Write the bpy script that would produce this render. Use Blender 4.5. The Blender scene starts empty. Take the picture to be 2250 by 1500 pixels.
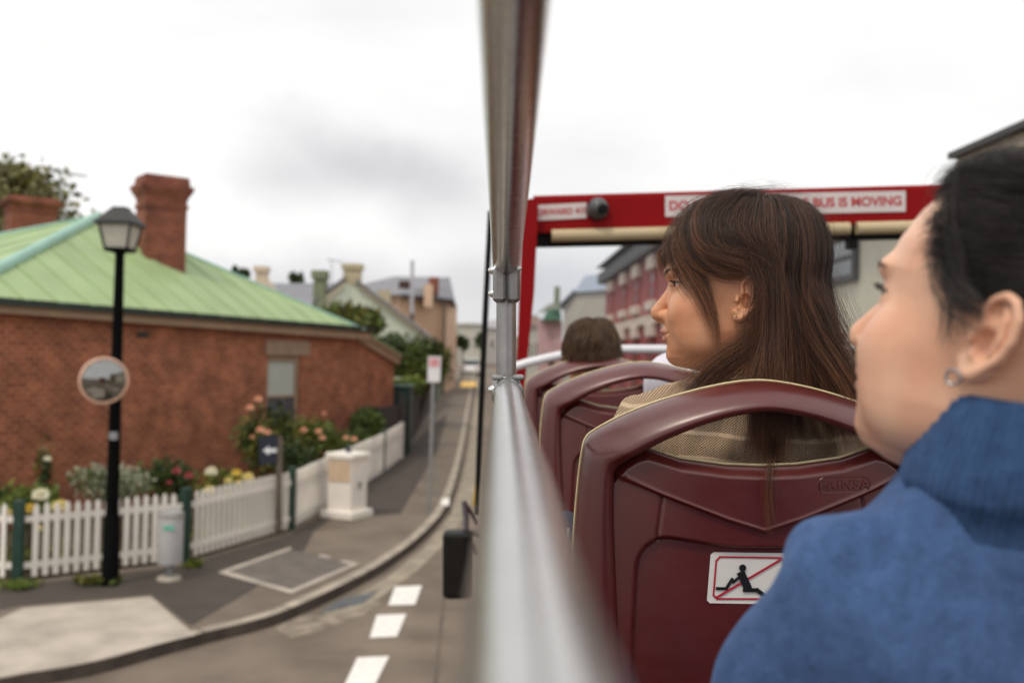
import bpy, math, random
import numpy as np
from mathutils import Vector, Matrix
random.seed(7)
RNG = np.random.default_rng(7)
scene = bpy.context.scene
COL = scene.collection
# ------------------------------------------------------------------ camera
F = 2187.0
PITCH, ROLL = 0.0137, 0.026
C = Vector((0, 0, 3.5))
_f = Vector((0, math.cos(PITCH), math.sin(PITCH)))
_u0 = Vector((0, -math.sin(PITCH), math.cos(PITCH)))
_r0 = Vector((1, 0, 0))
R_ = _r0 * math.cos(ROLL) + _u0 * math.sin(ROLL)
U_ = -_r0 * math.sin(ROLL) + _u0 * math.cos(ROLL)
cam_d = bpy.data.cameras.new('camera')
cam = bpy.data.objects.new('camera', cam_d); COL.objects.link(cam)
m = Matrix((( R_.x, U_.x, -_f.x, C.x), (R_.y, U_.y, -_f.y, C.y), (R_.z, U_.z, -_f.z, C.z), (0, 0, 0, 1)))
cam.matrix_world = m
cam_d.lens = 35.0; cam_d.sensor_width = 36.0
cam_d.clip_start = 0.02; cam_d.clip_end = 3000
cam_d.dof.use_dof = True; cam_d.dof.focus_distance = 1.27; cam_d.dof.aperture_fstop = 4.5
cam_d.dof.aperture_blades = 0
scene.camera = cam

def ray(px, py):
    return _f + R_ * ((px - 1125) / F) - U_ * ((py - 750) / F)
def P(px, py, d):
    return C + ray(px, py) * d
_s = ray(1103, 742); SLOPE = _s.z / _s.y
def gz(y, h=0.0):
    return SLOPE * y + h
def G(px, py, h=0.0):
    D = ray(px, py)
    t = (C.z - h) / (SLOPE * D.y - D.z)
    return C + D * t
def gdepth(px, py, h=0.0):
    D = ray(px, py); return (C.z - h) / (SLOPE * D.y - D.z)
def V(px, py, p0, n):
    D = ray(px, py); t = (p0 - C).dot(n) / D.dot(n)
    return C + D * t
# bus frame: forward along the bus, right, up
BF = ray(1103, 742).normalized()
BR = (R_ - BF * R_.dot(BF)).normalized()
BU = BR.cross(BF).normalized()
def B(u, v, w):
    return C + BR * u + BF * v + BU * w
def BP(px, py, v):
    return B((px - 1103) / F * v, v, -(py - 742) / F * v)
BUSROT = Matrix((BR, BF, BU)).transposed()      # local -> world

# ------------------------------------------------------------------ materials
MATS = {}
def lin(c):
    return tuple(((x / 12.92) if x <= 0.04045 else ((x + 0.055) / 1.055) ** 2.4) for x in c)
def S(r, g, b):            # from sRGB 0-255
    return lin((r / 255, g / 255, b / 255))
def mat(name, col, rough=0.6, metal=0.0, var=0.12, scale=8.0, bump=0.0, bscale=60.0, spec=0.5, coat=0.0, sss=0.0, dark=None, vscale=None):
    """principled with noise colour variation and noise bump"""
    if name in MATS: return MATS[name]
    M = bpy.data.materials.new(name); M.use_nodes = True
    nt = M.node_tree; N = nt.nodes; L = nt.links
    bs = N['Principled BSDF']
    tc = N.new('ShaderNodeTexCoord')
    nz = N.new('ShaderNodeTexNoise'); nz.inputs['Scale'].default_value = scale; nz.inputs['Detail'].default_value = 5
    if vscale:
        mp = N.new('ShaderNodeMapping'); mp.inputs['Scale'].default_value = vscale
        L.new(tc.outputs['Object'], mp.inputs['Vector']); L.new(mp.outputs['Vector'], nz.inputs['Vector'])
    else:
        L.new(tc.outputs['Object'], nz.inputs['Vector'])
    rp = N.new('ShaderNodeValToRGB')
    a = tuple(max(0, x * (1 - var)) for x in (dark or col)); b = tuple(min(1, x * (1 + var)) for x in col)
    rp.color_ramp.elements[0].position = 0.3; rp.color_ramp.elements[1].position = 0.7
    rp.color_ramp.elements[0].color = (*a, 1); rp.color_ramp.elements[1].color = (*b, 1)
    L.new(nz.outputs['Fac'], rp.inputs['Fac']); L.new(rp.outputs['Color'], bs.inputs['Base Color'])
    bs.inputs['Roughness'].default_value = rough; bs.inputs['Metallic'].default_value = metal
    bs.inputs['Specular IOR Level'].default_value = spec
    if coat: bs.inputs['Coat Weight'].default_value = coat; bs.inputs['Coat Roughness'].default_value = 0.08
    if sss:
        bs.inputs['Subsurface Weight'].default_value = sss
        bs.inputs['Subsurface Radius'].default_value = (1.0, 0.35, 0.18); bs.inputs['Subsurface Scale'].default_value = 0.008
    if bump:
        n2 = N.new('ShaderNodeTexNoise'); n2.inputs['Scale'].default_value = bscale; n2.inputs['Detail'].default_value = 4
        L.new(tc.outputs['Object'], n2.inputs['Vector'])
        bp = N.new('ShaderNodeBump'); bp.inputs['Strength'].default_value = bump; bp.inputs['Distance'].default_value = 0.01
        L.new(n2.outputs['Fac'], bp.inputs['Height']); L.new(bp.outputs['Normal'], bs.inputs['Normal'])
    MATS[name] = M
    return M

def brick_mat(name, direction, c1, c2, mortar, bw=0.23, bh=0.086, ms=0.011):
    if name in MATS: return MATS[name]
    M = bpy.data.materials.new(name); M.use_nodes = True
    nt = M.node_tree; N = nt.nodes; L = nt.links; bs = N['Principled BSDF']
    g = N.new('ShaderNodeNewGeometry')
    dt = N.new('ShaderNodeVectorMath'); dt.operation = 'DOT_PRODUCT'; dt.inputs[1].default_value = direction
    L.new(g.outputs['Position'], dt.inputs[0])
    sp = N.new('ShaderNodeSeparateXYZ'); L.new(g.outputs['Position'], sp.inputs[0])
    cb = N.new('ShaderNodeCombineXYZ'); L.new(dt.outputs['Value'], cb.inputs[0]); L.new(sp.outputs['Z'], cb.inputs[1])
    br = N.new('ShaderNodeTexBrick'); L.new(cb.outputs[0], br.inputs['Vector'])
    br.inputs['Scale'].default_value = 1.0; br.inputs['Brick Width'].default_value = bw; br.inputs['Row Height'].default_value = bh
    br.inputs['Mortar Size'].default_value = ms; br.inputs['Mortar Smooth'].default_value = 0.3
    br.inputs['Color1'].default_value = (*c1, 1); br.inputs['Color2'].default_value = (*c2, 1); br.inputs['Mortar'].default_value = (*mortar, 1)
    nz = N.new('ShaderNodeTexNoise'); nz.inputs['Scale'].default_value = 2.4; nz.inputs['Detail'].default_value = 7
    L.new(g.outputs['Position'], nz.inputs['Vector'])
    mr = N.new('ShaderNodeMapRange'); mr.inputs[1].default_value = .25; mr.inputs[2].default_value = .75; mr.inputs[3].default_value = .62; mr.inputs[4].default_value = 1.42
    L.new(nz.outputs['Fac'], mr.inputs[0])
    mx = N.new('ShaderNodeVectorMath'); mx.operation = 'SCALE'
    L.new(br.outputs['Color'], mx.inputs[0]); L.new(mr.outputs[0], mx.inputs['Scale']); L.new(mx.outputs[0], bs.inputs['Base Color'])
    bs.inputs['Roughness'].default_value = .9
    bp = N.new('ShaderNodeBump'); bp.inputs['Strength'].default_value = .5; bp.inputs['Distance'].default_value = .01; bp.invert = True
    L.new(br.outputs['Fac'], bp.inputs['Height']); L.new(bp.outputs['Normal'], bs.inputs['Normal'])
    MATS[name] = M
    return M

# ------------------------------------------------------------------ object helpers
ORIG = {}
def tag(o, label=None, cat=None, group=None, kind=None):
    if label: o['label'] = label
    if cat: o['category'] = cat
    if group: o['group'] = group
    if kind: o['kind'] = kind
    return o
def empty(name, loc, label, cat, group=None):
    o = bpy.data.objects.new(name, None); o.empty_display_size = .1
    o.location = loc; COL.objects.link(o); ORIG[o.name] = Vector(loc)
    return tag(o, label, cat, group)
def mesh_obj(name, verts, faces, mt, parent=None, smooth=False, origin=None):
    """verts in world space; object's origin is its own centre base or the parent chain"""
    me = bpy.data.meshes.new(name)
    o = bpy.data.objects.new(name, me); COL.objects.link(o)
    po = ORIG[parent.name] if parent else Vector((0, 0, 0))
    if parent is None and origin is not None:
        po = Vector(origin); o.location = po
    if isinstance(verts, np.ndarray):
        vv = verts - np.array(po)
    else:
        vv = np.array([tuple(v) for v in verts], dtype=float) - np.array(po)
    me.from_pydata(vv.tolist(), [], faces if isinstance(faces, list) else faces.tolist())
    me.update()
    if smooth:
        me.polygons.foreach_set('use_smooth', [True] * len(me.polygons))
    if mt: 
        for x in (mt if isinstance(mt, (list, tuple)) else [mt]): me.materials.append(x)
    ORIG[o.name] = Vector(po)
    if parent: o.parent = parent
    return o
class MB:
    def __init__(s): s.v = []; s.f = []; s.mi = []
    def add(s, verts, faces, mi=0):
        k = len(s.v); s.v += [Vector(x) for x in verts]; s.f += [[i + k for i in f] for f in faces]; s.mi += [mi] * len(faces)
        return s
    def quad(s, a, b, c, d, mi=0): return s.add([a, b, c, d], [[0, 1, 2, 3]], mi)
    def hexa(s, bot, top, mi=0):
        n = len(bot)
        f = [list(range(n))[::-1], list(range(n, 2 * n))] + [[i, (i + 1) % n, n + (i + 1) % n, n + i] for i in range(n)]
        return s.add(list(bot) + list(top), f, mi)
    def box(s, c, ax, ay, az, hx, hy, hz, mi=0):
        c = Vector(c); ax, ay, az = Vector(ax), Vector(ay), Vector(az)
        b = [c - az * hz + ax * sx * hx + ay * sy * hy for sx, sy in ((-1, -1), (1, -1), (1, 1), (-1, 1))]
        return s.hexa(b, [p + az * 2 * hz for p in b], mi)
    def bbox(s, c, ax, ay, az, hx, hy, hz, bev=0.01, mi=0):
        """box with chamfered vertical edges and top"""
        c = Vector(c); ax, ay, az = Vector(ax), Vector(ay), Vector(az)
        def ring(ix, iy, z):
            k = bev
            pts = [(-ix + k, -iy), (ix - k, -iy), (ix, -iy + k), (ix, iy - k), (ix - k, iy), (-ix + k, iy), (-ix, iy - k), (-ix, -iy + k)]
            return [c + ax * x + ay * y + az * z for x, y in pts]
        rings = [ring(hx - bev, hy - bev, -hz), ring(hx, hy, -hz + bev), ring(hx, hy, hz - bev), ring(hx - bev, hy - bev, hz)]
        v = [p for r in rings for p in r]; f = [list(range(8))[::-1], list(range(24, 32))]
        for k in range(3):
            for i in range(8): f.append([k * 8 + i, k * 8 + (i + 1) % 8, k * 8 + 8 + (i + 1) % 8, k * 8 + 8 + i])
        return s.add(v, f, mi)
    def tube(s, pts, r, seg=12, cap=True, mi=0, closed=False):
        pts = [Vector(p) for p in pts]; n = len(pts)
        rr = r if isinstance(r, (list, tuple)) else [r] * n
        T = []
        for i in range(n):
            if closed: t = pts[(i + 1) % n] - pts[(i - 1) % n]
            else: t = pts[min(i + 1, n - 1)] - pts[max(i - 1, 0)]
            T.append(t.normalized() if t.length > 1e-9 else Vector((0, 0, 1)))
        a = T[0].orthogonal().normalized(); V_ = []
        for i in range(n):
            a = (a - T[i] * a.dot(T[i])); a = a.normalized() if a.length > 1e-6 else T[i].orthogonal().normalized()
            b = T[i].cross(a)
            for k in range(seg):
                th = 2 * math.pi * k / seg
                V_.append(pts[i] + (a * math.cos(th) + b * math.sin(th)) * rr[i])
        f = []
        for i in range(n if closed else n - 1):
            j = (i + 1) % n
            for k in range(seg):
                f.append([i * seg + k, i * seg + (k + 1) % seg, j * seg + (k + 1) % seg, j * seg + k])
        if cap and not closed:
            f.append(list(range(seg))[::-1]); f.append(list(range((n - 1) * seg, n * seg)))
        return s.add(V_, f, mi)
    def lathe(s, base, axis, prof, seg=16, mi=0):
        """prof: list of (height along the axis, radius)"""
        base = Vector(base); axis = Vector(axis).normalized(); a = axis.orthogonal().normalized(); b = axis.cross(a)
        V_ = [];f = []
        for h, r in prof:
            for k in range(seg):
                th = 2 * math.pi * k / seg
                V_.append(base + axis * h + (a * math.cos(th) + b * math.sin(th)) * max(r, 1e-4))
        for i in range(len(prof) - 1):
            for k in range(seg):
                f.append([i * seg + k, i * seg + (k + 1) % seg, (i + 1) * seg + (k + 1) % seg, (i + 1) * seg + k])
        f.append(list(range(seg))[::-1]); f.append(list(range((len(prof) - 1) * seg, len(prof) * seg)))
        return s.add(V_, f, mi)
    def ball(s, c, rx, ry=None, rz=None, seg=12, rings=8, mi=0):
        ry = ry or rx; rz = rz or rx; c = Vector(c); v = []; f = []
        for i in range(rings + 1):
            th = math.pi * i / rings
            for k in range(seg):
                ph = 2 * math.pi * k / seg
                v.append(c + Vector((rx * math.sin(th) * math.cos(ph), ry * math.sin(th) * math.sin(ph), rz * math.cos(th))))
        for i in range(rings):
            for k in range(seg):
                f.append([i * seg + k, (i + 1) * seg + k, (i + 1) * seg + (k + 1) % seg, i * seg + (k + 1) % seg])
        return s.add(v, f, mi)
    def prism(s, poly, d, mi=0):
        d = Vector(d); poly = [Vector(p) for p in poly]
        return s.hexa(poly, [p + d for p in poly], mi)
    def build(s, name, mt, parent=None, smooth=False, origin=None):
        o = mesh_obj(name, s.v, s.f, mt, parent, smooth, origin)
        if any(s.mi): o.data.polygons.foreach_set('material_index', s.mi)
        if smooth: sharp(o)
        return o
def sharp(o, ang=35):
    me = o.data
    try:
        me.set_sharp_from_angle(angle=math.radians(ang))
    except Exception: pass
Z = Vector((0, 0, 1))
def base_of(pts):
    z = min(p.z for p in pts); c = sum((Vector(p) for p in pts), Vector()) / len(pts); c.z = z; return c
def interp(x, xs, ys): return float(np.interp(x, xs, ys))
# ------------------------------------------------------------------ world: overcast sky
SUN_EL, SUN_AZ = math.radians(58), math.radians(215)      # azimuth measured from +Y clockwise
w = bpy.data.worlds.new('World'); scene.world = w; w.use_nodes = True
nt = w.node_tree; N = nt.nodes; L = nt.links
bg = N['Background']
sky = N.new('ShaderNodeTexSky'); sky.sky_type = 'NISHITA'; sky.sun_disc = False
sky.sun_elevation = SUN_EL; sky.sun_rotation = SUN_AZ; sky.dust_density = 3.0
tc = N.new('ShaderNodeTexCoord')
mp = N.new('ShaderNodeMapping'); mp.inputs['Scale'].default_value = (1.0, 1.0, 2.6)
L.new(tc.outputs['Generated'], mp.inputs['Vector'])
nz = N.new('ShaderNodeTexNoise'); nz.inputs['Scale'].default_value = 3.2; nz.inputs['Detail'].default_value = 5; nz.inputs['Roughness'].default_value = .5
nz.inputs['Distortion'].default_value = .3
L.new(mp.outputs['Vector'], nz.inputs['Vector'])
# big cloud banks: soft blobs round sky directions
blob_prev = None
def blob(px, py, rx, rz, amt):
    global blob_prev
    d = ray(px, py).normalized()
    sub = N.new('ShaderNodeVectorMath'); sub.operation = 'SUBTRACT'; sub.inputs[1].default_value = d; L.new(wob.outputs[0], sub.inputs[0])
    mu = N.new('ShaderNodeVectorMath'); mu.operation = 'MULTIPLY'; mu.inputs[1].default_value = (1 / rx, 1 / rx, 1 / rz); L.new(sub.outputs[0], mu.inputs[0])
    ln = N.new('ShaderNodeVectorMath'); ln.operation = 'LENGTH'; L.new(mu.outputs[0], ln.inputs[0])
    mr = N.new('ShaderNodeMapRange'); mr.interpolation_type = 'SMOOTHSTEP'
    mr.inputs[1].default_value = 0; mr.inputs[2].default_value = 1; mr.inputs[3].default_value = amt; mr.inputs[4].default_value = 0
    L.new(ln.outputs['Value'], mr.inputs[0])
    if blob_prev is None: blob_prev = mr.outputs[0]
    else:
        ad = N.new('ShaderNodeMath'); ad.operation = 'ADD'; L.new(blob_prev, ad.inputs[0]); L.new(mr.outputs[0], ad.inputs[1]); blob_prev = ad.outputs[0]
nw = N.new('ShaderNodeTexNoise'); nw.inputs['Scale'].default_value = 7; nw.inputs['Detail'].default_value = 4
L.new(tc.outputs['Generated'], nw.inputs['Vector'])
wo = N.new('ShaderNodeVectorMath'); wo.operation = 'MULTIPLY_ADD'; wo.inputs[1].default_value = (.16, .16, .10); wo.inputs[2].default_value = (-.08, -.08, -.05)
L.new(nw.outputs['Color'], wo.inputs[0])
wob = N.new('ShaderNodeVectorMath'); wob.operation = 'ADD'; L.new(wo.outputs[0], wob.inputs[0]); L.new(tc.outputs['Generated'], wob.inputs[1])
blob(760, 370, .17, .075, .34); blob(880, 400, .12, .06, .22); blob(640, 330, .14, .05, .16)
blob(960, 690, .35, .10, .38); blob(1300, 610, .25, .08, .25); blob(640, 620, .3, .06, .25); blob(1000, 480, .10, .04, .22)
mr = N.new('ShaderNodeMapRange'); mr.inputs[1].default_value = .42; mr.inputs[2].default_value = .75; mr.inputs[3].default_value = 0; mr.inputs[4].default_value = .27
L.new(nz.outputs['Fac'], mr.inputs[0])
ad = N.new('ShaderNodeMath'); ad.operation = 'ADD'; ad.use_clamp = True; L.new(mr.outputs[0], ad.inputs[0]); L.new(blob_prev, ad.inputs[1])
rp = N.new('ShaderNodeValToRGB')
rp.color_ramp.elements[0].position = 0.0; rp.color_ramp.elements[0].color = (1.13, 1.12, 1.105, 1)
rp.color_ramp.elements[1].position = 1.0; rp.color_ramp.elements[1].color = (.52, .52, .56, 1)
L.new(ad.outputs[0], rp.inputs['Fac'])
sc_ = N.new('ShaderNodeVectorMath'); sc_.operation = 'SCALE'; sc_.inputs['Scale'].default_value = .07
L.new(sky.outputs['Color'], sc_.inputs[0])
mx = N.new('ShaderNodeMix'); mx.data_type = 'RGBA'; mx.inputs['Factor'].default_value = .93
L.new(sc_.outputs[0], mx.inputs['A']); L.new(rp.outputs['Color'], mx.inputs['B'])
L.new(mx.outputs['Result'], bg.inputs['Color']); bg.inputs['Strength'].default_value = 1.0
sun_d = bpy.data.lights.new('sun', 'SUN'); sun_d.energy = 1.5; sun_d.angle = math.radians(12); sun_d.color = (1, .90, .76)
sun = bpy.data.objects.new('sun', sun_d); COL.objects.link(sun); sun.location = (-20, -20, 40)
sd = Vector((math.sin(SUN_AZ) * math.cos(SUN_EL), math.cos(SUN_AZ) * math.cos(SUN_EL), math.sin(SUN_EL)))
sun.rotation_euler = sd.to_track_quat('Z', 'Y').to_euler()

# ------------------------------------------------------------------ palette
asphalt = mat('asphalt', (.170, .135, .103), .9, var=.28, scale=1.1, bump=.35, bscale=120)
asphalt_dark = mat('asphalt_dark', (.060, .047, .038), .9, var=.18, scale=2.2, bump=.35, bscale=120)
path_m = mat('path_asphalt', (.16, .128, .098), .9, var=.26, scale=1.2, bump=.3, bscale=100)
concrete = mat('concrete', (.42, .37, .31), .9, var=.22, scale=2.2, bump=.3, bscale=60)
kerb_m = mat('kerbstone', (.36, .31, .25), .9, var=.3, scale=3.5, bump=.4, bscale=40)
kerb_face = mat('kerb_face_dark', (.07, .055, .045), .9, var=.3, scale=5)  # kerb face and joints, darker than the kerb top
soil = mat('garden_soil', (.075, .06, .03), 1, var=.4, scale=3, bump=.5, bscale=30)
line_w = mat('road_paint', (.80, .77, .73), .7, var=.14, scale=14)
grass_d = mat('verge', (.07, .1, .03), 1, var=.4, scale=4)
white_p = mat('white_paint', (.86, .81, .74), .55, var=.05, scale=3)
green_post = mat('green_post_paint', (.012, .045, .032), .5, var=.2)
black_p = mat('black_paint', (.004, .004, .0043), .7, var=.2, spec=.05)
roof_g = mat('green_roof_paint', S(152, 174, 124), .55, var=.12, scale=.9)
roof_cap = mat('blue_green_ridge_paint', S(150, 190, 175), .5, var=.1, scale=2)
gutter_m = mat('dark_green_gutter', (.012, .03, .024), .4, var=.2)
fascia_m = mat('tan_fascia', (.40, .27, .17), .6, var=.1, scale=2)
stone_tan = mat('tan_lintel_stone', (.34, .235, .16), .8, var=.15, scale=3)
glass_dark = mat('window_glass', (.03, .035, .04), .08, var=.3, scale=1, spec=.8)
blind_m = mat('window_blind', (.47, .49, .44), .8, var=.06, scale=2)
grey_st = mat('galvanised_steel', (.35, .36, .37), .45, metal=.6, var=.15, scale=10)

# ------------------------------------------------------------------ ground, road, path
def sheet(name, pts, mt, kind='structure', label=None, cat=None):
    o = mesh_obj(name, pts, [list(range(len(pts)))], mt)
    # n-gon facing up
    if o.data.polygons[0].normal.z < 0: o.data.flip_normals()
    o['kind'] = kind
    if label: tag(o, label, cat)
    return o
def XY(x, y, h): return Vector((x, y, gz(y, h)))
sheet('ground', [XY(-400, -30, -.03), XY(400, -30, -.03), XY(400, 900, -.03), XY(-400, 900, -.03)], mat('town_ground', (.12, .11, .085), 1, var=.3, scale=.3))
sheet('road', [XY(-16, -20, 0), XY(9, -20, 0), XY(9, 12, 0), XY(6.2, 20, 0), XY(4.2, 140, 0), XY(-5.6, 140, 0), XY(-2.2, 40, 0), XY(-4, 24, 0), XY(-16, 8, 0)], asphalt)
KH = .13
kpx = [(-420, 1600), (-200, 1545), (0, 1490), (200, 1455), (350, 1415), (450, 1388), (560, 1362), (640, 1335), (760, 1280), (850, 1230), (930, 1170), (980, 1110), (1005, 1040), (1020, 970), (1030, 905), (1040, 840), (1046, 800), (1050, 775)]
kerb = [G(x, y, KH) for x, y in kpx]
def smooth_poly(p, n=3):
    out = []
    for i in range(len(p) - 1):
        a = p[max(i - 1, 0)]; b = p[i]; c = p[i + 1]; d = p[min(i + 2, len(p) - 1)]
        for k in range(n):
            t = k / n
            q = .5 * ((2 * b) + (c - a) * t + (2 * a - 5 * b + 4 * c - d) * t * t + (3 * b - a - 3 * c + d) * t ** 3)
            q.z = gz(q.y, KH); out.append(q)
    out.append(p[-1]); return out
kerb_s = smooth_poly(kerb)
inner_px = [(-420, 1262), (40, 1278), (410, 1232), (640, 1165), (880, 1010), (925, 930), (960, 880), (990, 830), (1010, 800), (1030, 780), (1040, 772)]
inner = [G(x, y, KH) for x, y in inner_px]
def offset_line(p, dist):
    out = []
    for i in range(len(p)):
        t = p[min(i + 1, len(p) - 1)] - p[max(i - 1, 0)]; t.z = 0; t.normalize()
        n = Vector((-t.y, t.x, 0)); q = p[i] + n * dist; q.z = gz(q.y, KH); out.append(q)
    return out
kin = offset_line(kerb_s, .16); kface = offset_line(kerb_s, -.012)
# pavement: strip between the kerb's inner edge and garden line (resampled)
def resample(p, n):
    d = [0]
    for a, b in zip(p, p[1:]): d.append(d[-1] + (b - a).length)
    out = []
    for i in range(n):
        s = d[-1] * i / (n - 1)
        out.append(Vector([interp(s, d, [q[k] for q in p]) for k in range(3)]))
    return out
n = 420
def by_y(p, ys):      # sample a line at a fraction of its px order
    return resample(p, len(ys))
A_ = resample(kin, n); Bn = resample(offset_line(inner, .25), n)
mb = MB()
for i in range(n - 1):
    mb.quad(A_[i], A_[i + 1], Bn[i + 1], Bn[i])
o = mb.build('footpath', path_m); o['kind'] = 'structure'
mb = MB()
for i in range(len(kerb_s) - 1):
    a, b, c, d = kerb_s[i], kerb_s[i + 1], kin[i + 1], kin[i]
    dz = Vector((0, 0, .004)); lo = Vector((0, 0, -KH))
    mb.quad(a + dz, b + dz, c + dz, d + dz, 0)
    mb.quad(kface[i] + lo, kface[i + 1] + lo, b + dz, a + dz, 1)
acc = 0
for i in range(len(kerb_s) - 1):
    acc += (kerb_s[i + 1] - kerb_s[i]).length
    if acc > 1.15 and kerb_s[i].y < 40:
        acc = 0; a, d = kerb_s[i] + Z * .0065, kin[i] + Z * .0065; t = (kerb_s[i + 1] - kerb_s[i]).normalized() * .012
        mb.quad(a - t, a + t, d + t, d - t, 1)
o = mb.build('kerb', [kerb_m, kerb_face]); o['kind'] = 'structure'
# gutter strip of pale concrete along the kerb
gut = [(700, 1352), (760, 1320), (850, 1268), (930, 1205), (990, 1130), (1014, 1060), (1030, 985), (1042, 900), (1050, 830)]
gut2 = [(800, 1340), (850, 1300), (920, 1250), (985, 1185), (1030, 1120), (1050, 1060), (1056, 985), (1060, 900), (1062, 830)]
mb = MB()
for i in range(len(gut) - 1):
    mb.quad(G(*gut[i], .004), G(*gut[i + 1], .004), G(*gut2[i + 1], .004), G(*gut2[i], .004))
o = mb.build('gutter_strip', mat('gutter_concrete', (.29, .25, .19), .9, var=.25, scale=3)); o['kind'] = 'structure'
sheet('driveway', [G(x, y, KH + .008) for x, y in ((-420, 1420), (-60, 1385), (50, 1335), (332, 1310), (430, 1394), (350, 1413), (200, 1452), (0, 1486), (-200, 1540))], concrete)
sheet('path_patch', [G(x, y, KH + .0062) for x, y in ((-420, 1270), (40, 1284), (410, 1240), (640, 1172), (800, 1068), (985, 905), (960, 990), (880, 1128), (740, 1130), (690, 1165), (670, 1205), (560, 1290), (420, 1372), (332, 1304), (40, 1330), (-420, 1415))], asphalt_dark)
# inspection pit outlined in pale concrete
pit = [(478, 1256), (640, 1200), (790, 1238), (640, 1303)]
pp = [G(x, y, KH + .012) for x, y in pit]
pc = sum(pp, Vector()) / 4
mb = MB()
for i in range(4):
    a, b = pp[i], pp[(i + 1) % 4]
    if i == 1: 
        for t0, t1 in ((.45, .62), (.8, 1.0)):
            mb.quad(a.lerp(b, t0), a.lerp(b, t1), a.lerp(b, t1).lerp(pc, .12), a.lerp(b, t0).lerp(pc, .12))
    else: mb.quad(a, b, b.lerp(pc, .14), a.lerp(pc, .14))
o = mb.build('pit_kerbing', concrete); o['kind'] = 'structure'
sheet('pit_cover', [p.lerp(pc, .14) for p in pp], mat('pit_cover_asphalt', (.13, .11, .095), .9, var=.2, scale=4))
for k, q in enumerate([[(868, 1288), (927, 1285), (912, 1327), (853, 1329)], [(828, 1350), (893, 1347), (872, 1397), (812, 1400)], [(785, 1443), (855, 1440), (808, 1535), (742, 1535)], [(735, 1585), (800, 1583), (745, 1680), (680, 1682)]]):
    sheet('lane_marking', [G(x, y, .008) for x, y in q], line_w)
dr = [G(x, y, .012) for x, y in ((742, 1318), (832, 1296), (800, 1322), (700, 1347))]
mb = MB(); mb.hexa([p - Z * .02 for p in dr], dr)
for k in range(1, 9):
    a = dr[0].lerp(dr[1], k / 9) + Z * .004; b = dr[3].lerp(dr[2], k / 9) + Z * .004
    t = (dr[1] - dr[0]).normalized() * .02
    mb.quad(a - t, a + t, b + t, b - t)
tag(mb.build('drain_grate', mat('drain_iron', (.14, .15, .16), .6, metal=.4, var=.3, scale=9), origin=base_of(dr)), 'blue grey iron drain grate in the gutter beside the kerb', 'drain')
# rubble stain strip in front of the drain
sheet('road_patch', [G(x, y, .004) for x, y in ((600, 1378), (660, 1352), (760, 1345), (842, 1318), (800, 1352), (700, 1385), (640, 1400))], mat('worn_gutter', (.24, .20, .155), .95, var=.45, scale=5))
seam = [(976, 1310), (968, 1380), (962, 1440), (955, 1520), (948, 1600)]
mb = MB()
for (x0, y0), (x1, y1) in zip(seam, seam[1:]): mb.quad(G(x0 - 3, y0, .006), G(x0 + 3, y0, .006), G(x1 + 3.5, y1, .006), G(x1 - 3.5, y1, .006))
o = mb.build('road_seam', mat('seam_tar', (.115, .092, .072), .9, var=.3, scale=6)); o['kind'] = 'structure'
sheet('paint_mark', [G(x, y, KH + .012) for x, y in ((968, 1108), (972, 1094), (988, 1094), (986, 1110))], line_w)
# yellow warning strip far along the footpath
sheet('warning_strip', [G(x, y, KH + .01) for x, y in ((1012, 850), (1046, 850), (1046, 838), (1014, 838))], mat('yellow_tactile', S(225, 180, 95), .8, var=.1))
# garden soil behind the fence
gi = offset_line(inner[:6], .02)
sheet('garden_bed', [g + Z * .03 for g in gi] + [P(905, 800, 31) * 1, P(-420, 900, 24)][:0] + [XY(-3.6, 33, .16), XY(-8, 33, .16), XY(-22, 24, .16), XY(-22, 10, .16)], soil)

# ------------------------------------------------------------------ brick house
w0 = P(0, 750, 16.0); w1 = P(860, 750, 27.5)
wd = (w1 - w0); wd.z = 0; wd.normalize()
wn = Vector((-wd.y, wd.x, 0))              # points away from the street (left/back)
if wn.x > 0: wn = -wn
brick = brick_mat('red_brick', wd, (.22, .055, .022), (.36, .105, .042), (.40, .22, .14))
brick_side = brick_mat('red_brick_side', wn, (.22, .055, .022), (.36, .105, .042), (.40, .22, .14))
brick_ch = brick_mat('chimney_brick', (wd + Vector((.3, .1, 0))).normalized(), (.17, .042, .024), (.24, .07, .036), (.2, .1, .07))
def W(px, py, off=0.0):
    return V(px, py, w0 - wn * off, wn)
NC = W(-100, 659); FC = W(792, 733)          # eave ends (wall top under the gutter)
zl = (NC.z + FC.z) / 2
house_base = Vector((w0.x, w0.y, gz(16, .1)))
house = empty('brick_house', house_base, 'red brick house with a green hipped roof behind the white picket fence', 'house')
def at_z(p, z): return Vector((p.x, p.y, z))
DEP = 6.1
E0, E1 = at_z(NC, NC.z), at_z(FC, FC.z)
B0, B1 = E0 + wn * DEP, E1 + wn * DEP
gb0, gb1 = gz(E0.y, .1), gz(E1.y, .1)
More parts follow.
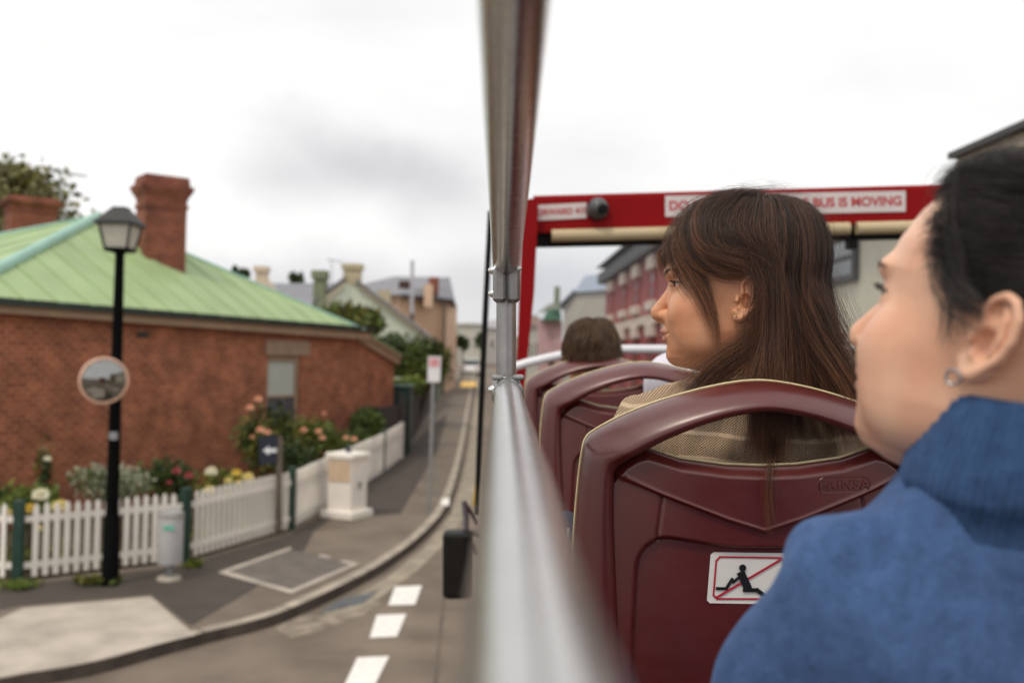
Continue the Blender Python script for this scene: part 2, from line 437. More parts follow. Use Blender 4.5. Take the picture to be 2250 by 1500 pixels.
# front wall with a window hole
win_l, win_r, win_t, win_b = 588, 662, 782, 945
hl = W(win_l, win_t); hr = W(win_r, win_t); hb = W(win_l, win_b).z; ht = (hl.z + hr.z) / 2
def wallpt(s, z): 
    p = E0.lerp(E1, s); return Vector((p.x, p.y, z))
Ltot = (Vector((E1.x, E1.y, 0)) - Vector((E0.x, E0.y, 0))).length
def sof(p): return (Vector((p.x, p.y, 0)) - Vector((E0.x, E0.y, 0))).dot(wd) / Ltot
sl, sr = sof(hl), sof(hr)
mb = MB()
def topz(s): return E0.z + (E1.z - E0.z) * s
for s0, s1, full in ((0, sl, 1), (sl, sr, 0), (sr, 1, 1)):
    b0 = min(gb0, gb1) - .3
    if full: mb.quad(wallpt(s0, b0), wallpt(s1, b0), wallpt(s1, topz(s1)), wallpt(s0, topz(s0)))
    else:
        mb.quad(wallpt(s0, b0), wallpt(s1, b0), wallpt(s1, hb), wallpt(s0, hb))
        mb.quad(wallpt(s0, ht), wallpt(s1, ht), wallpt(s1, topz(s1)), wallpt(s0, topz(s0)))
rv = wn * .14
for a, b in (((sl, hb), (sl, ht)), ((sl, ht), (sr, ht)), ((sr, ht), (sr, hb)), ((sr, hb), (sl, hb))):
    p, q = wallpt(*a), wallpt(*b); mb.quad(p, q, q + rv, p + rv)
lowv = lambda p: Vector((p.x, p.y, min(gb0, gb1) - .3))
mb.build('wall', brick, house)
mb = MB()
mb.quad(lowv(E0), E0, B0, lowv(B0)); mb.quad(lowv(E1), lowv(B1), B1, E1); mb.quad(lowv(B0), B0, B1, lowv(B1))
mb.build('wall', brick_side, house)
# window
wf = MB(); dn = wn * .10; fw = .12
def wp(s, z, off): return wallpt(s, z) + wn * off
ds = fw / Ltot
for s0, s1, z0, z1 in ((sl, sl + ds, hb, ht), (sr - ds, sr, hb, ht), (sl + ds, sr - ds, ht - fw, ht), (sl + ds, sr - ds, hb, hb + fw), (sl + ds, sr - ds, hb + (ht - hb) * .43, hb + (ht - hb) * .43 + .05)):
    wf.hexa([wp(s0, z0, .06), wp(s1, z0, .06), wp(s1, z0, .11), wp(s0, z0, .11)], [wp(s0, z1, .06), wp(s1, z1, .06), wp(s1, z1, .11), wp(s0, z1, .11)])
window = wf.build('window', stone_tan, house)
zm = hb + (ht - hb) * .43
mb = MB(); mb.quad(wp(sl + ds, hb + fw, .095), wp(sr - ds, hb + fw, .095), wp(sr - ds, zm, .095), wp(sl + ds, zm, .095))
mb.build('pane', mat('lower_pane', (.09, .10, .12), .1, var=.5, scale=6, vscale=(14, 14, .6)), window)
mb = MB(); mb.quad(wp(sl + ds, zm + .05, .1), wp(sr - ds, zm + .05, .1), wp(sr - ds, ht - fw, .1), wp(sl + ds, ht - fw, .1))
mb.build('blind', blind_m, window)
mb = MB(); a = W(584, 745); b = W(680, 745); z0, z1 = W(640, 780).z, W(640, 748).z
for q in (a, b): pass
mb.hexa([at_z(a, z0) - wn * .03, at_z(b, z0) - wn * .03, at_z(b, z0) + wn * .06, at_z(a, z0) + wn * .06], [at_z(a, z1) - wn * .03, at_z(b, z1) - wn * .03, at_z(b, z1) + wn * .06, at_z(a, z1) + wn * .06])
mb.build('lintel', stone_tan, house)
mb = MB(); mb.hexa([wp(sl - ds, hb - .1, -.06), wp(sr + ds, hb - .1, -.06), wp(sr + ds, hb - .1, .06), wp(sl - ds, hb - .1, .06)], [wp(sl - ds, hb, -.06), wp(sr + ds, hb, -.06), wp(sr + ds, hb + .02, .055), wp(sl - ds, hb + .02, .055)])
mb.build('sill', stone_tan, house)
# fascia + gutter along the eave
def eave_box(name, py0a, py0b, py1a, py1b, off0, off1, m_):
    # pixel rows at px 0 and px 790 (low, high)
    a0, a1 = W(0, py0a), W(0, py1a); b0, b1 = W(790, py0b), W(790, py1b)
    def ln(lo, hi, s):     # extrapolate along the wall
        sa, sb = sof(lo), sof(hi); return lo.z + (hi.z - lo.z) * (s - sa) / (sb - sa)
    sA, sB = -.03, 1.012
    def pt(s, z, o): 
        p = E0.lerp(E1, s); return Vector((p.x, p.y, z)) - wn * o
    zl0, zl1 = ln(a0, b0, sA), ln(a0, b0, sB); zh0, zh1 = ln(a1, b1, sA), ln(a1, b1, sB)
    mb = MB()
    mb.hexa([pt(sA, zl0, off1), pt(sB, zl1, off1), pt(sB, zl1, off0), pt(sA, zl0, off0)], [pt(sA, zh0, off1), pt(sB, zh1, off1), pt(sB, zh1, off0), pt(sA, zh0, off0)])
    mb.build(name, m_, house)
eave_box('fascia', 688, 745, 669, 728, -.02, .22, fascia_m)
eave_box('gutter', 670, 728, 655, 718, -.02, .34, gutter_m)
# pyramid hip roof of ribbed sheet
ov = .34
r0 = W(-100, 650) - wn * ov - wd * ov; r1 = V(800, 724, w0 - wn * ov, wn)
r2 = r1 + wn * (DEP + 2 * ov); r3 = r0 + wn * (DEP + 2 * ov)
apex = P(216, 477, 21.8)
mb = MB()
def ribbed(a, b, top, n):
    # face strips with raised ribs running up-slope
    nrm = (b - a).cross(top - a).normalized()
    if nrm.z < 0: nrm = -nrm
    e = (b - a); up = (top - a) - e * ((top - a).dot(e) / e.dot(e))
    st = (top - a).dot(e) / e.dot(e)
    mb.add([a, b, top], [[0, 1, 2]])
    for k in range(1, n):
        t = k / n
        h = t / st if t < st else (1 - t) / (1 - st)
        p = a + e * t + nrm * .020; q = p + up * h
        wv = e.normalized() * .05
        mb.add([p - wv, p + wv, q + wv, q - wv, p - wv + nrm * .0 , p + wv], [[0, 1, 2, 3]])
        mb.add([p - wv - nrm * .028, p - wv, q - wv, q - wv - nrm * .028], [[0, 1, 2, 3]])
        mb.add([p + wv - nrm * .028, p + wv, q + wv, q + wv - nrm * .028], [[0, 1, 2, 3]])
ribbed(r0, r1, apex, 17); ribbed(r3, r0, apex, 9); ribbed(r1, r2, apex, 9); ribbed(r2, r3, apex, 17)
roof = mb.build('roof', roof_g, house)
mb = MB()
for c in (r0, r1, r2, r3): mb.tube([c, apex + Z * .02], .11 if c is r0 else .04, 8)
mb.build('ridge_cap', roof_cap, roof)
mb = MB(); mb.quad(r0 - Z * .02, r1 - Z * .02, r2 - Z * .02, r3 - Z * .02); mb.build('soffit', fascia_m, house)
# chimneys
rn = (r1 - r0).cross(apex - r0).normalized()
def chimney(name, cx, py_top, py_base, wpx, dpx, d, pot=True):
    base = P(cx, py_base, d); top = P(cx, py_top, d); k = d / F
    hw = wpx * k / 2; H = top.z - base.z
    ax = (wd * .87 + wn * -.5).normalized(); ay = Vector((-ax.y, ax.x, 0))
    mb = MB(); c = Vector((base.x, base.y, 0))
    lv = [(-.9, 1.0), (.60 * H, 1.0), (.605 * H, 1.07), (.65 * H, 1.07), (.655 * H, 1.0), (.72 * H, 1.02), (.76 * H, 1.10), (.80 * H, 1.20), (.845 * H, 1.28), (.88 * H, 1.28), (.885 * H, 1.12), (.97 * H, 1.08), (H, 1.04)]
    rings = []
    for z, s in lv:
        rings.append([c + ax * hw * s * sx + ay * hw * .8 * s * sy + Z * (base.z + z) for sx, sy in ((-1, -1), (1, -1), (1, 1), (-1, 1))])
    v = [p for r in rings for p in r]; f = []
    for i in range(len(rings) - 1):
        for j in range(4): f.append([i * 4 + j, i * 4 + (j + 1) % 4, i * 4 + 4 + (j + 1) % 4, i * 4 + 4 + j])
    f.append(list(range(len(v) - 4, len(v)))); mb.add(v, f)
    return mb.build(name, brick_ch, roof)
ib = V(350, 565, r0, rn); dch = (ib - C).dot(_f)
chimney('chimney', 352, 390, 566, 88, 0, dch)
chimney('chimney', 66, 437, 520, 92, 0, 24.5)
# lower lean-to wing at the far end
mb = MB()
q0 = E1.copy(); q1 = V(866, 800, w0, wn); q1t = q1.z
lowE = lambda p: Vector((p.x, p.y, gz(p.y, -.2)))
tp0 = Vector((q0.x, q0.y, W(792, 752).z)); tp1 = Vector((q1.x, q1.y, q1t))
mb.hexa([lowE(q0) + wd * .003, lowE(q1), lowE(q1) + wn * 4, lowE(q0) + wn * 4 + wd * .003], [tp0 + wd * .003, tp1, tp1 + wn * 4, tp0 + wn * 4 + wd * .003])
mb.build('wing_wall', brick, house)
mb = MB()
ta, tb = W(780, 748), V(872, 800, w0, wn)
for lo, hi, off, k in ((0, .16, .10, 0), (.165, .26, .16, 0)):
    mb.hexa([ta - wn * off + Z * lo + wd * .05, tb - wn * off + Z * (lo - .02), tb + wn * 4.2 + Z * (lo - .02), ta + wn * 4.2 + Z * lo + wd * .05], [ta - wn * off + Z * hi + wd * .05, tb - wn * off + Z * (hi - .02), tb + wn * 4.2 + Z * (hi - .02), ta + wn * 4.2 + Z * hi + wd * .05])
mb.build('verge_board', fascia_m, house)
mb = MB(); mb.hexa([ta - wn * .2 + Z * .265 + wd * .05, tb - wn * .2 + Z * .245, tb + wn * 4.3 + Z * .245, ta + wn * 4.3 + Z * .265 + wd * .05], [ta - wn * .2 + Z * .30 + wd * .05, tb - wn * .2 + Z * .28, tb + wn * 4.3 + Z * .28, ta + wn * 4.3 + Z * .30 + wd * .05])
mb.build('wing_roof', roof_g, house)
mb = MB(); vc = W(313, 735); mb.box(vc - wn * .01, wd, wn, Z, .14, .015, .05); mb.build('air_vent', gutter_m, house)

# ------------------------------------------------------------------ picket fence
fence_px = [(-330, 1240, 1080), (38, 1276, 1112), (405, 1232, 1088), (638, 1163, 1022), (840, 1040, 950), (880, 1008, 932)]
fp = [G(x, yb, KH) for x, yb, yt in fence_px]
fh = [max(.6, (P(x, yt, gdepth(x, yb, KH)).z - G(x, yb, KH).z)) for x, yb, yt in fence_px]
fence = empty('picket_fence', fp[2], 'white timber picket fence with dark green posts round the brick house garden', 'fence')
HF = sum(fh[1:5]) / 4
for i, (x, yb, yt) in enumerate(fence_px):
    p = fp[i]; d1 = (fp[min(i + 1, 5)] - fp[max(i - 1, 0)]); d1.z = 0; d1.normalize(); nn = Vector((-d1.y, d1.x, 0))
    hgt = HF + .06 if i not in (5,) else HF
    mb = MB(); mb.bbox(p + Z * (hgt / 2 - .05), d1, nn, Z, .065, .06, hgt / 2 + .05, .01)
    mb.build('post', green_post if i != 5 else white_p, fence)
for i in range(5):
    a, b = fp[i], fp[i + 1]; L_ = Vector((b.x - a.x, b.y - a.y, 0)).length
    d = (b - a) / L_; dh = Vector((d.x, d.y, 0)).normalized(); nn = Vector((-dh.y, dh.x, 0))
    if nn.y > 0: nn = -nn
    npk = max(3, int(L_ / .128)); mb = MB()
    h0, h1 = HF, HF
    for k in range(npk):
        s = (k + .5) / npk
        if s * L_ < .07 or (1 - s) * L_ < .07: continue
        c = a + d * (s * L_); h = HF + random.uniform(-.008, .008); bt = .05
        hw = .036
        bot = [c + dh * x + nn * y + Z * bt for x, y in ((-hw, .035), (hw, .035), (hw, .055), (-hw, .055))]
        mid = [q + Z * (h - bt - .05) for q in bot]
        top = [c + dh * x * .35 + nn * y + Z * h for x, y in ((-hw, .035), (hw, .035), (hw, .055), (-hw, .055))]
        mb.hexa(bot, mid); mb.hexa(mid, top)
    for hz in (.2, HF - .2):
        c = (a + b) / 2 + Z * hz + nn * .015
        ax = (b - a).normalized(); mb.box(c, ax, nn, ax.cross(nn) * (1 if ax.cross(nn).z > 0 else -1), L_ / 2 - .066, .019, .04)
    mb.build('picket_panel', white_p, fence)

# ------------------------------------------------------------------ street lamp with traffic mirror
lb = G(242, 1284, KH); ld = (lb - C).dot(_f); k = ld / F
lamp = empty('street_lamp', lb, 'black heritage street lamp post standing before the picket fence', 'street lamp')
ltop = P(262, 456, ld); lz = lambda py: P(250, py, ld).z - lb.z
lean = Vector(((ltop.x - lb.x) / (ltop.z - lb.z) * 1.0, 0, 1))
mb = MB(); mb.lathe(lb - Z * .1, lean, [(0, .125), (.1, .125), (.14, .112), (lz(1135) + .08, .105), (lz(1128) + .1, .085)], 12)
mb.build('base', black_p, lamp, smooth=True)
mb = MB(); mb.lathe(lb + lean * (lz(1130)), lean, [(0, .085), (.5, .082), (lz(830) - lz(1130), .075), (lz(560) - lz(1130), .058), (lz(552) - lz(1130), .075), (lz(535) - lz(1130), .10), (lz(530) - lz(1130), .10)], 14)
mb.build('shaft', black_p, lamp, smooth=True)
def ringsq(c, h, n=4):
    return [c + Vector((sx * h, sy * h, 0)) for sx, sy in ((-1, -1), (1, -1), (1, 1), (-1, 1))]
def lc(py): return lb + lean * lz(py)
mb = MB(); 
lo, hi = lc(545), lc(494)
mb.hexa(ringsq(lo, .135), ringsq(hi, .20)); mb.build('lantern_glass', mat('lamp_glass', (.55, .54, .46), .3, var=.15, scale=3), lamp)
mb = MB()
for sx, sy in ((-1, -1), (1, -1), (1, 1), (-1, 1)):
    mb.tube([lo + Vector((sx * .143, sy * .143, -.03)), hi + Vector((sx * .208, sy * .208, .01))], .015, 6)
mb.box(lo - Z * .02, (1, 0, 0), (0, 1, 0), Z, .15, .15, .025)
mb.hexa(ringsq(lc(553), .09), ringsq(lo - Z * .045, .14))
mb.build('lantern_frame', black_p, lamp)
mb = MB(); mb.hexa(ringsq(lc(495), .25), ringsq(lc(488), .25)); mb.hexa(ringsq(lc(488), .24), ringsq(lc(460), .11)); mb.hexa(ringsq(lc(460), .10), ringsq(lc(454), .09))
mb.build('cap', mat('lamp_cap_paint', (.02, .02, .021), .6, var=.2), lamp)
mb = MB(); c = lc(956) ; mb.box(c + Vector((.02, -.08, 0)), (1, 0, 0), (0, 1, 0), Z, .05, .015, .05); mb.build('badge', grey_st, lamp)
# mirror
mc = P(228, 835, ld - .28); mdir = (C - mc).normalized(); mdir = (mdir + Vector((.22, 0, -.16))).normalized(); rm = 52 * (ld - .28) / F
mir = empty('traffic_mirror', mc, 'round convex traffic mirror with an orange rim clamped to the lamp post', 'mirror')
mb = MB(); mb.lathe(mc - mdir * .05, mdir, [(0, rm * .6), (.02, rm * .96), (.05, rm), (.085, rm), (.09, rm * .93), (.07, rm * .87)], 36)
mb.build('rim', mat('mirror_rim', S(232, 190, 165), .5, var=.1), mir, smooth=True)
mb = MB(); prof = [(.035 + .10 * (1 - (t / 10) ** 2), rm * .875 * t / 10) for t in range(10, -1, -1)]
mb.lathe(mc, mdir, prof, 36)
mb.build('mirror_glass', mat('mirror_chrome', (.30, .30, .29), .08, metal=1.0, var=.05), mir, smooth=True)
mb = MB(); sp = lb + lean * (mc.z - lb.z); mb.tube([mc - mdir * .05, mc.lerp(sp, .5) , sp + Vector((0, -.06, 0))], .03, 8); mb.build('bracket', black_p, mir)

# ------------------------------------------------------------------ bin
bb = G(372, 1272, KH); bd = (bb - C).dot(_f); k = bd / F
binn = empty('litter_bin', bb, 'grey cylindrical litter bin on a short post beside the fence', 'bin')
hb_ = P(372, 1236, bd).z - bb.z; ht_ = P(372, 1122, bd).z - bb.z; rb = 27 * k
mb = MB(); mb.lathe(bb + Z * hb_, Z, [(0, rb * .96), (.02, rb), (ht_ - hb_ - .08, rb)], 20); mb.build('body', mat('bin_paint', (.50, .50, .50), .5, var=.08, scale=4), binn, smooth=True)
mb = MB(); mb.lathe(bb + Z * (ht_ - .08), Z, [(0, rb * 1.05), (.03, rb * 1.05), (.07, rb * .95), (.1, rb * .6), (.115, rb * .2)], 20); mb.build('lid', mat('bin_lid', (.30, .29, .28), .5), binn, smooth=True)
mb = MB(); mb.lathe(bb, Z, [(0, .05), (hb_ + .02, .05)], 10); mb.build('post', grey_st, binn, smooth=True)
mb = MB(); mb.lathe(bb - Z * .0, Z, [(0, rb * 1.0), (.035, rb * .95), (.04, rb * .5)], 18); mb.build('foot', concrete, binn, smooth=True)
mb = MB(); p = bb + Z * (ht_ - .2) + Vector((.03, -rb - .003, 0)); mb.box(p, (1, 0, 0), (0, 1, 0), Z, .07, .004, .03); mb.build('sticker', mat('teal_sticker', S(95, 180, 160), .5), binn)

# ------------------------------------------------------------------ blue arrow board on a stake
g0 = gdepth(612, 1175, KH) - .12
sb = P(613, 1168, g0)
sg = empty('arrow_sign', sb, 'dark blue board with a white arrow on a timber stake at the picket fence', 'sign')
mb = MB(); mb.hexa([P(x, y, g0 + o) for x, y, o in ((606, 1168, 0), (620, 1166, 0), (620, 1166, .06), (606, 1168, .06))], [P(x, y, g0 + o) for x, y, o in ((608, 958, 0), (621, 956, 0), (621, 956, .06), (608, 958, .06))])
mb.build('stake', mat('weathered_stake', (.13, .10, .08), .9, var=.3, scale=10, vscale=(20, 20, 2)), sg)
navy = mat('navy_board', (.012, .016, .032), .5, var=.2)
mb = MB(); q = [P(570, 1021, g0 - .02), P(608, 1017, g0 - .02), P(610, 955, g0 - .02), P(568, 960, g0 - .02)]
mb.prism(q, Vector((0, .03, 0))); board = mb.build('board', navy, sg)
mb = MB(); gg = g0 - .028
mb.prism([P(x, y, gg) for x, y in ((578, 989), (591, 1000), (591, 994), (608, 993), (608, 984), (591, 985), (591, 979))], Vector((0, .004, 0)))
mb.build('arrow', mat('white_vinyl', (.75, .77, .8), .5), board)

# ------------------------------------------------------------------ white cabinet pillar
cb0 = G(714, 1136, KH); cb1 = G(770, 1143, KH); cb2 = G(806, 1131, KH)
cd = (cb0 - C).dot(_f)
cab = empty('utility_pillar', (cb0 + cb1) / 2, 'white painted rendered pillar cabinet with a beige panel against the fence', 'cabinet')
ax = (cb1 - cb0); ax.z = 0; wdt = ax.length; ax.normalize(); ay = Vector((-ax.y, ax.x, 0))
hc = P(755, 1005, cd).z - cb0.z
cc = cb0 + ax * (wdt / 2) + ay * (wdt * .5)
mb = MB(); mb.bbox(cc + Z * .07, ax, ay, Z, wdt * .62, wdt * .62, .07, .015); mb.build('plinth', white_p, cab)
mb = MB(); mb.bbox(cc + Z * (hc / 2 + .05), ax, ay, Z, wdt * .46, wdt * .46, hc / 2 - .06, .012); mb.build('body', white_p, cab)
mb = MB(); mb.bbox(cc + Z * (hc + .035), ax, ay, Z, wdt * .54, wdt * .54, .05, .015); mb.build('cap', white_p, cab)
mb = MB(); mb.box(cc + Z * (hc * .78) - ay * (wdt * .46 + .006), ax, ay, Z, wdt * .42, .008, hc * .17); mb.build('panel', mat('beige_panel', (.62, .46, .32), .6, var=.08), cab)
mb = MB(); mb.box(cc + Z * (hc * .55) + ax * (wdt * .46 + .01), ay, ax, Z, .04, .012, .06); mb.build('latch', grey_st, cab)
mb = MB(); mb.lathe(cc + Z * (hc + .085), Z, [(0, .05), (.05, .06), (.12, .03)], 10); mb.build('finial', mat('dark_finial', (.05, .055, .07), .4), cab, smooth=True)

# ------------------------------------------------------------------ parking sign
sb = G(943, 1128, KH); sdp = (sb - C).dot(_f)
ps = empty('parking_sign', sb, 'white and red parking sign on a thin grey pole by the kerb', 'sign')
mb = MB(); mb.tube([sb - Z * .05, P(953, 800, sdp)], .035, 10); mb.build('pole', grey_st, ps, smooth=True)
mb = MB(); q = [P(x, y, sdp - .05) for x, y in ((939, 839), (967, 839), (969, 783), (941, 783))]; mb.prism(q, Vector((0, .012, 0)))
pl = mb.build('plate', mat('sign_white', (.78, .76, .78), .4, var=.05), ps)
mb = MB(); q = [P(x, y, sdp - .06) for x, y in ((943, 805), (964, 805), (965, 787), (944, 787))]; mb.prism(q, Vector((0, .004, 0))); mb.build('letter_block', mat('sign_pink_red', S(215, 150, 158), .5, var=.3, scale=14), pl)
# ------------------------------------------------------------------ plants
leaf_mats = {}
def leafm(name, c):
    return mat(name, c, .6, var=.45, scale=2.5, spec=.3)
L_mid = leafm('leaf_mid_green', (.085, .125, .025)); L_dark = leafm('leaf_dark_green', (.04, .065, .018)); L_olive = leafm('leaf_olive', (.13, .125, .02))
L_grey = leafm('leaf_silver_grey', (.30, .31, .22)); L_lime = leafm('leaf_lime', (.16, .20, .03)); L_tree = leafm('leaf_tree_olive', (.22, .21, .10))
bark = mat('bark', (.09, .065, .045), 1, var=.3, scale=6)
def leaves(c, rad, n, size, seed, top_bias=0.0, shell=.55):
    """n leaf quads scattered through a lumpy ellipsoid"""
    r = np.random.default_rng(seed); c = np.array(c); rad = np.array(rad)
    nl = 9; lob = r.normal(size=(nl, 3)); lob /= np.linalg.norm(lob, axis=1)[:, None]; lob[:, 2] = lob[:, 2] * .8 + .1
    k = r.integers(0, nl, n)
    d = r.normal(size=(n, 3)); d /= np.linalg.norm(d, axis=1)[:, None]
    rr = (shell + (1 - shell) * r.random(n)) ** 1.0
    pos = lob[k] * (.55 + .08 * r.random(n))[:, None] + d * (rr * (.42 + .12 * (k % 3)))[:, None]
    pos = c + pos * rad
    a = r.normal(size=(n, 3)); a /= np.linalg.norm(a, axis=1)[:, None]
    b = np.cross(a, r.normal(size=(n, 3))); b /= np.linalg.norm(b, axis=1)[:, None]
    s = size * (.6 + .8 * r.random(n))[:, None]
    v = np.stack([pos - a * s, pos + b * s * .5, pos + a * s, pos - b * s * .5], 1).reshape(-1, 3)
    f = np.arange(n * 4).reshape(-1, 4)
    return v, f
def stems(base, c, rad, n, seed, r0=.012):
    r = random.Random(seed); mb = MB()
    for k in range(n):
        tip = Vector(c) + Vector((r.uniform(-.6, .6) * rad[0], r.uniform(-.6, .6) * rad[1], r.uniform(-.2, .6) * rad[2]))
        b0 = Vector(base) + Vector((r.uniform(-.05, .05), r.uniform(-.05, .05), 0))
        mid = b0.lerp(tip, .5) + Vector((r.uniform(-.05, .05), r.uniform(-.05, .05), .02))
        mb.tube([b0, mid, tip], [r0, r0 * .8, r0 * .4], 5)
    return mb
def bush(name, label, cat, px, py, d, rpx, rpy, lm, n, size, seed, group=None, gh=.1, flowers=None, dens_depth=.8):
    c = P(px, py, d); k = d / F; rad = (rpx * k * 1.05, rpx * k * dens_depth, rpy * k * 1.05)
    base = Vector((c.x, c.y, gz(c.y, gh)))
    if base.z > c.z - rad[2] * .3: base.z = c.z - rad[2]
    e = empty(name, base, label, cat, group)
    stems(base, c, rad, 6, seed, .012 if rad[2] < 1 else .05).build('stem', bark, e)
    ms = lm if isinstance(lm, list) else [lm]
    for j, mm in enumerate(ms):
        v, f = leaves(c, rad, n // len(ms), size, seed + 11 * j)
        mesh_obj('foliage', v, f, mm, e)
    if flowers:
        for (fx, fy, fr, fm) in flowers:
            blossom(e, P(fx, fy, d - rad[1] * .9), fr * k * .78, fm, seed + int(fx))
    return e
def blossom(parent, c, r, m, seed):
    rr = random.Random(seed); mb = MB()
    for k in range(14):
        th = k * 2.4; q = (k / 14) ** .6
        n = Vector((math.cos(th) * q, math.sin(th) * q, .9 - q * .8)).normalized()
        n = (n + Vector((0, -.6, 0))).normalized()
        a = n.orthogonal().normalized(); b = n.cross(a)
        p = Vector(c) + n * r * (.3 + .5 * q)
        s = r * .62
        mb.add([p - a * s, p - b * s * .8 + n * r * .2, p + a * s, p + b * s * .8 + n * r * .2, p - n * r * .25], [[0, 1, 4], [1, 2, 4], [2, 3, 4], [3, 0, 4]])
    mb.ball(c, r * .55, seg=8, rings=6)
    mb.build('blossom', m, parent)
Y_ = mat('rose_pale_yellow', S(243, 228, 160), .6, var=.08, scale=20); Yb = mat('rose_yellow', S(238, 212, 110), .6, var=.1, scale=20)
Wc = mat('rose_cream', S(244, 240, 215), .6, var=.05, scale=20); Pk = mat('rose_peach', S(255, 198, 165), .6, var=.1, scale=20); Rd = mat('flower_red_pink', S(190, 95, 98), .6, var=.1)
def dmix(px, pyf, t=.35):
    """depth between fence foot and house wall at a picture column"""
    D = ray(px, 750); td = (w0 - C).dot(wn) / D.dot(wn)
    xs = [q[0] for q in fence_px]; fd = [gdepth(q[0], q[1], KH) for q in fence_px]
    return interp(px, xs, fd) * (1 - t) + td * t
bush('rose_bush', 'cream and yellow rose bush behind the fence at the far left post', 'rose bush', 70, 1110, dmix(70, 0, .3), 62, 60, [L_mid, L_lime], 900, .045, 21, 'rose bushes in the garden', flowers=[(90, 1088, 24, Wc), (68, 1118, 20, Yb), (132, 1112, 22, Y_), (84, 1160, 12, Y_), (18, 1126, 12, Y_)])
bush('tall_rose', 'thin leggy rose stem with faded blooms against the brick wall', 'rose', 98, 1040, dmix(98, 0, .7), 24, 72, [L_olive, L_dark], 260, .05, 22, flowers=[(96, 985, 11, mat('faded_bloom', (.38, .27, .17), .7)), (105, 1008, 11, Wc)])
bush('shrub', 'low green shrub behind the pickets at the left edge', 'shrub', 8, 1110, dmix(10, 0, .5), 50, 42, [L_mid, L_dark], 700, .05, 23)
bush('lavender_bush', 'silver grey rounded bush behind the lamp post', 'bush', 248, 1062, dmix(250, 0, .45), 84, 50, [L_grey, L_grey, L_mid], 2600, .035, 24)
bush('shrub', 'dark green leafy shrub with red pink flowers right of the silver bush', 'shrub', 365, 1052, dmix(365, 0, .5), 62, 48, [L_dark, L_mid], 1300, .05, 25, flowers=[(388, 1035, 13, Rd), (415, 1045, 13, Rd), (372, 1060, 8, Rd)])
bush('rose_bush', 'cream and yellow rose bush behind the fence below the blue arrow board', 'rose bush', 500, 1075, dmix(500, 0, .25), 70, 46, [L_mid, L_lime], 900, .045, 26, 'rose bushes in the garden', flowers=[(464, 1036, 17, Wc), (520, 1040, 14, Yb), (503, 1056, 12, Y_), (545, 1048, 16, Y_), (460, 1078, 17, Y_), (525, 1058, 10, Yb)])
bush('rose_bush', 'tall peach rose bush climbing in front of the house window', 'rose bush', 590, 975, dmix(590, 0, .5), 62, 90, [L_mid, L_olive, L_dark], 1800, .06, 27, 'rose bushes in the garden', flowers=[(550, 896, 11, Pk), (568, 877, 11, Pk), (572, 945, 12, Pk), (588, 950, 10, Pk), (556, 960, 8, Pk)])
bush('rose_bush', 'spreading peach rose bush between the house window and the white pillar', 'rose bush', 690, 975, dmix(690, 0, .45), 85, 62, [L_mid, L_olive], 2000, .06, 28, 'rose bushes in the garden', flowers=[(667, 945, 10, Pk), (700, 948, 10, Pk), (708, 962, 9, Pk), (760, 962, 8, Pk), (778, 965, 9, Pk), (712, 908, 6, Pk)])
bush('shrub', 'dark clipped shrub low behind the fence next to the arrow board', 'shrub', 645, 1010, dmix(645, 0, .2), 50, 40, [L_dark], 900, .05, 35)
bush('shrub', 'low green shrub behind the fence over the white pillar cap', 'shrub', 770, 975, dmix(770, 0, .3), 50, 38, [L_dark, L_mid], 800, .05, 29)
bush('hedge_ball', 'clipped dark green round hedge beside the far end of the house wall', 'hedge', 806, 930, dmix(806, 0, .5), 38, 36, [L_dark, L_mid], 2600, .05, 30)
bush('weed_tuft', 'tuft of green weeds at the foot of the fence by the bin', 'weeds', 425, 1240, gdepth(425, 1246, KH), 22, 9, [L_lime], 160, .05, 31, gh=KH)
bush('weed_tuft', 'low weeds growing around the lamp post foot', 'weeds', 215, 1272, gdepth(215, 1282, KH), 50, 9, [L_mid, L_olive], 260, .045, 32, gh=KH)
bush('weed_tuft', 'low weeds at the foot of the left dark green fence post', 'weeds', 40, 1282, gdepth(40, 1290, KH), 50, 7, [L_mid, L_lime], 220, .04, 33, gh=KH)
# low ground cover through the bed, against the pickets
V_, F_, o_ = [], [], 0
for i_ in range(5):
    a_, b_ = fp[i_], fp[i_ + 1]
    for t_ in np.linspace(.05, .95, max(3, int((b_ - a_).length / .5))):
        dd_ = (b_ - a_).normalized(); c_ = a_.lerp(b_, float(t_)) + Vector((-dd_.y, dd_.x, 0)) * .52 + Vector((0, 0, .16 + random.uniform(-.04, .12)))
        v, f = leaves(c_, (.36, .30, .24), 130, .04, int(1000 * t_) + 50 * i_); V_.append(v); F_.append(f + o_); o_ += len(v)
o = mesh_obj('ground_cover', np.concatenate(V_), np.concatenate(F_), leafm('leaf_yellow_green', (.15, .16, .035))); o['kind'] = 'stuff'; tag(o, 'yellow green ground cover growing behind the white pickets', 'plants')
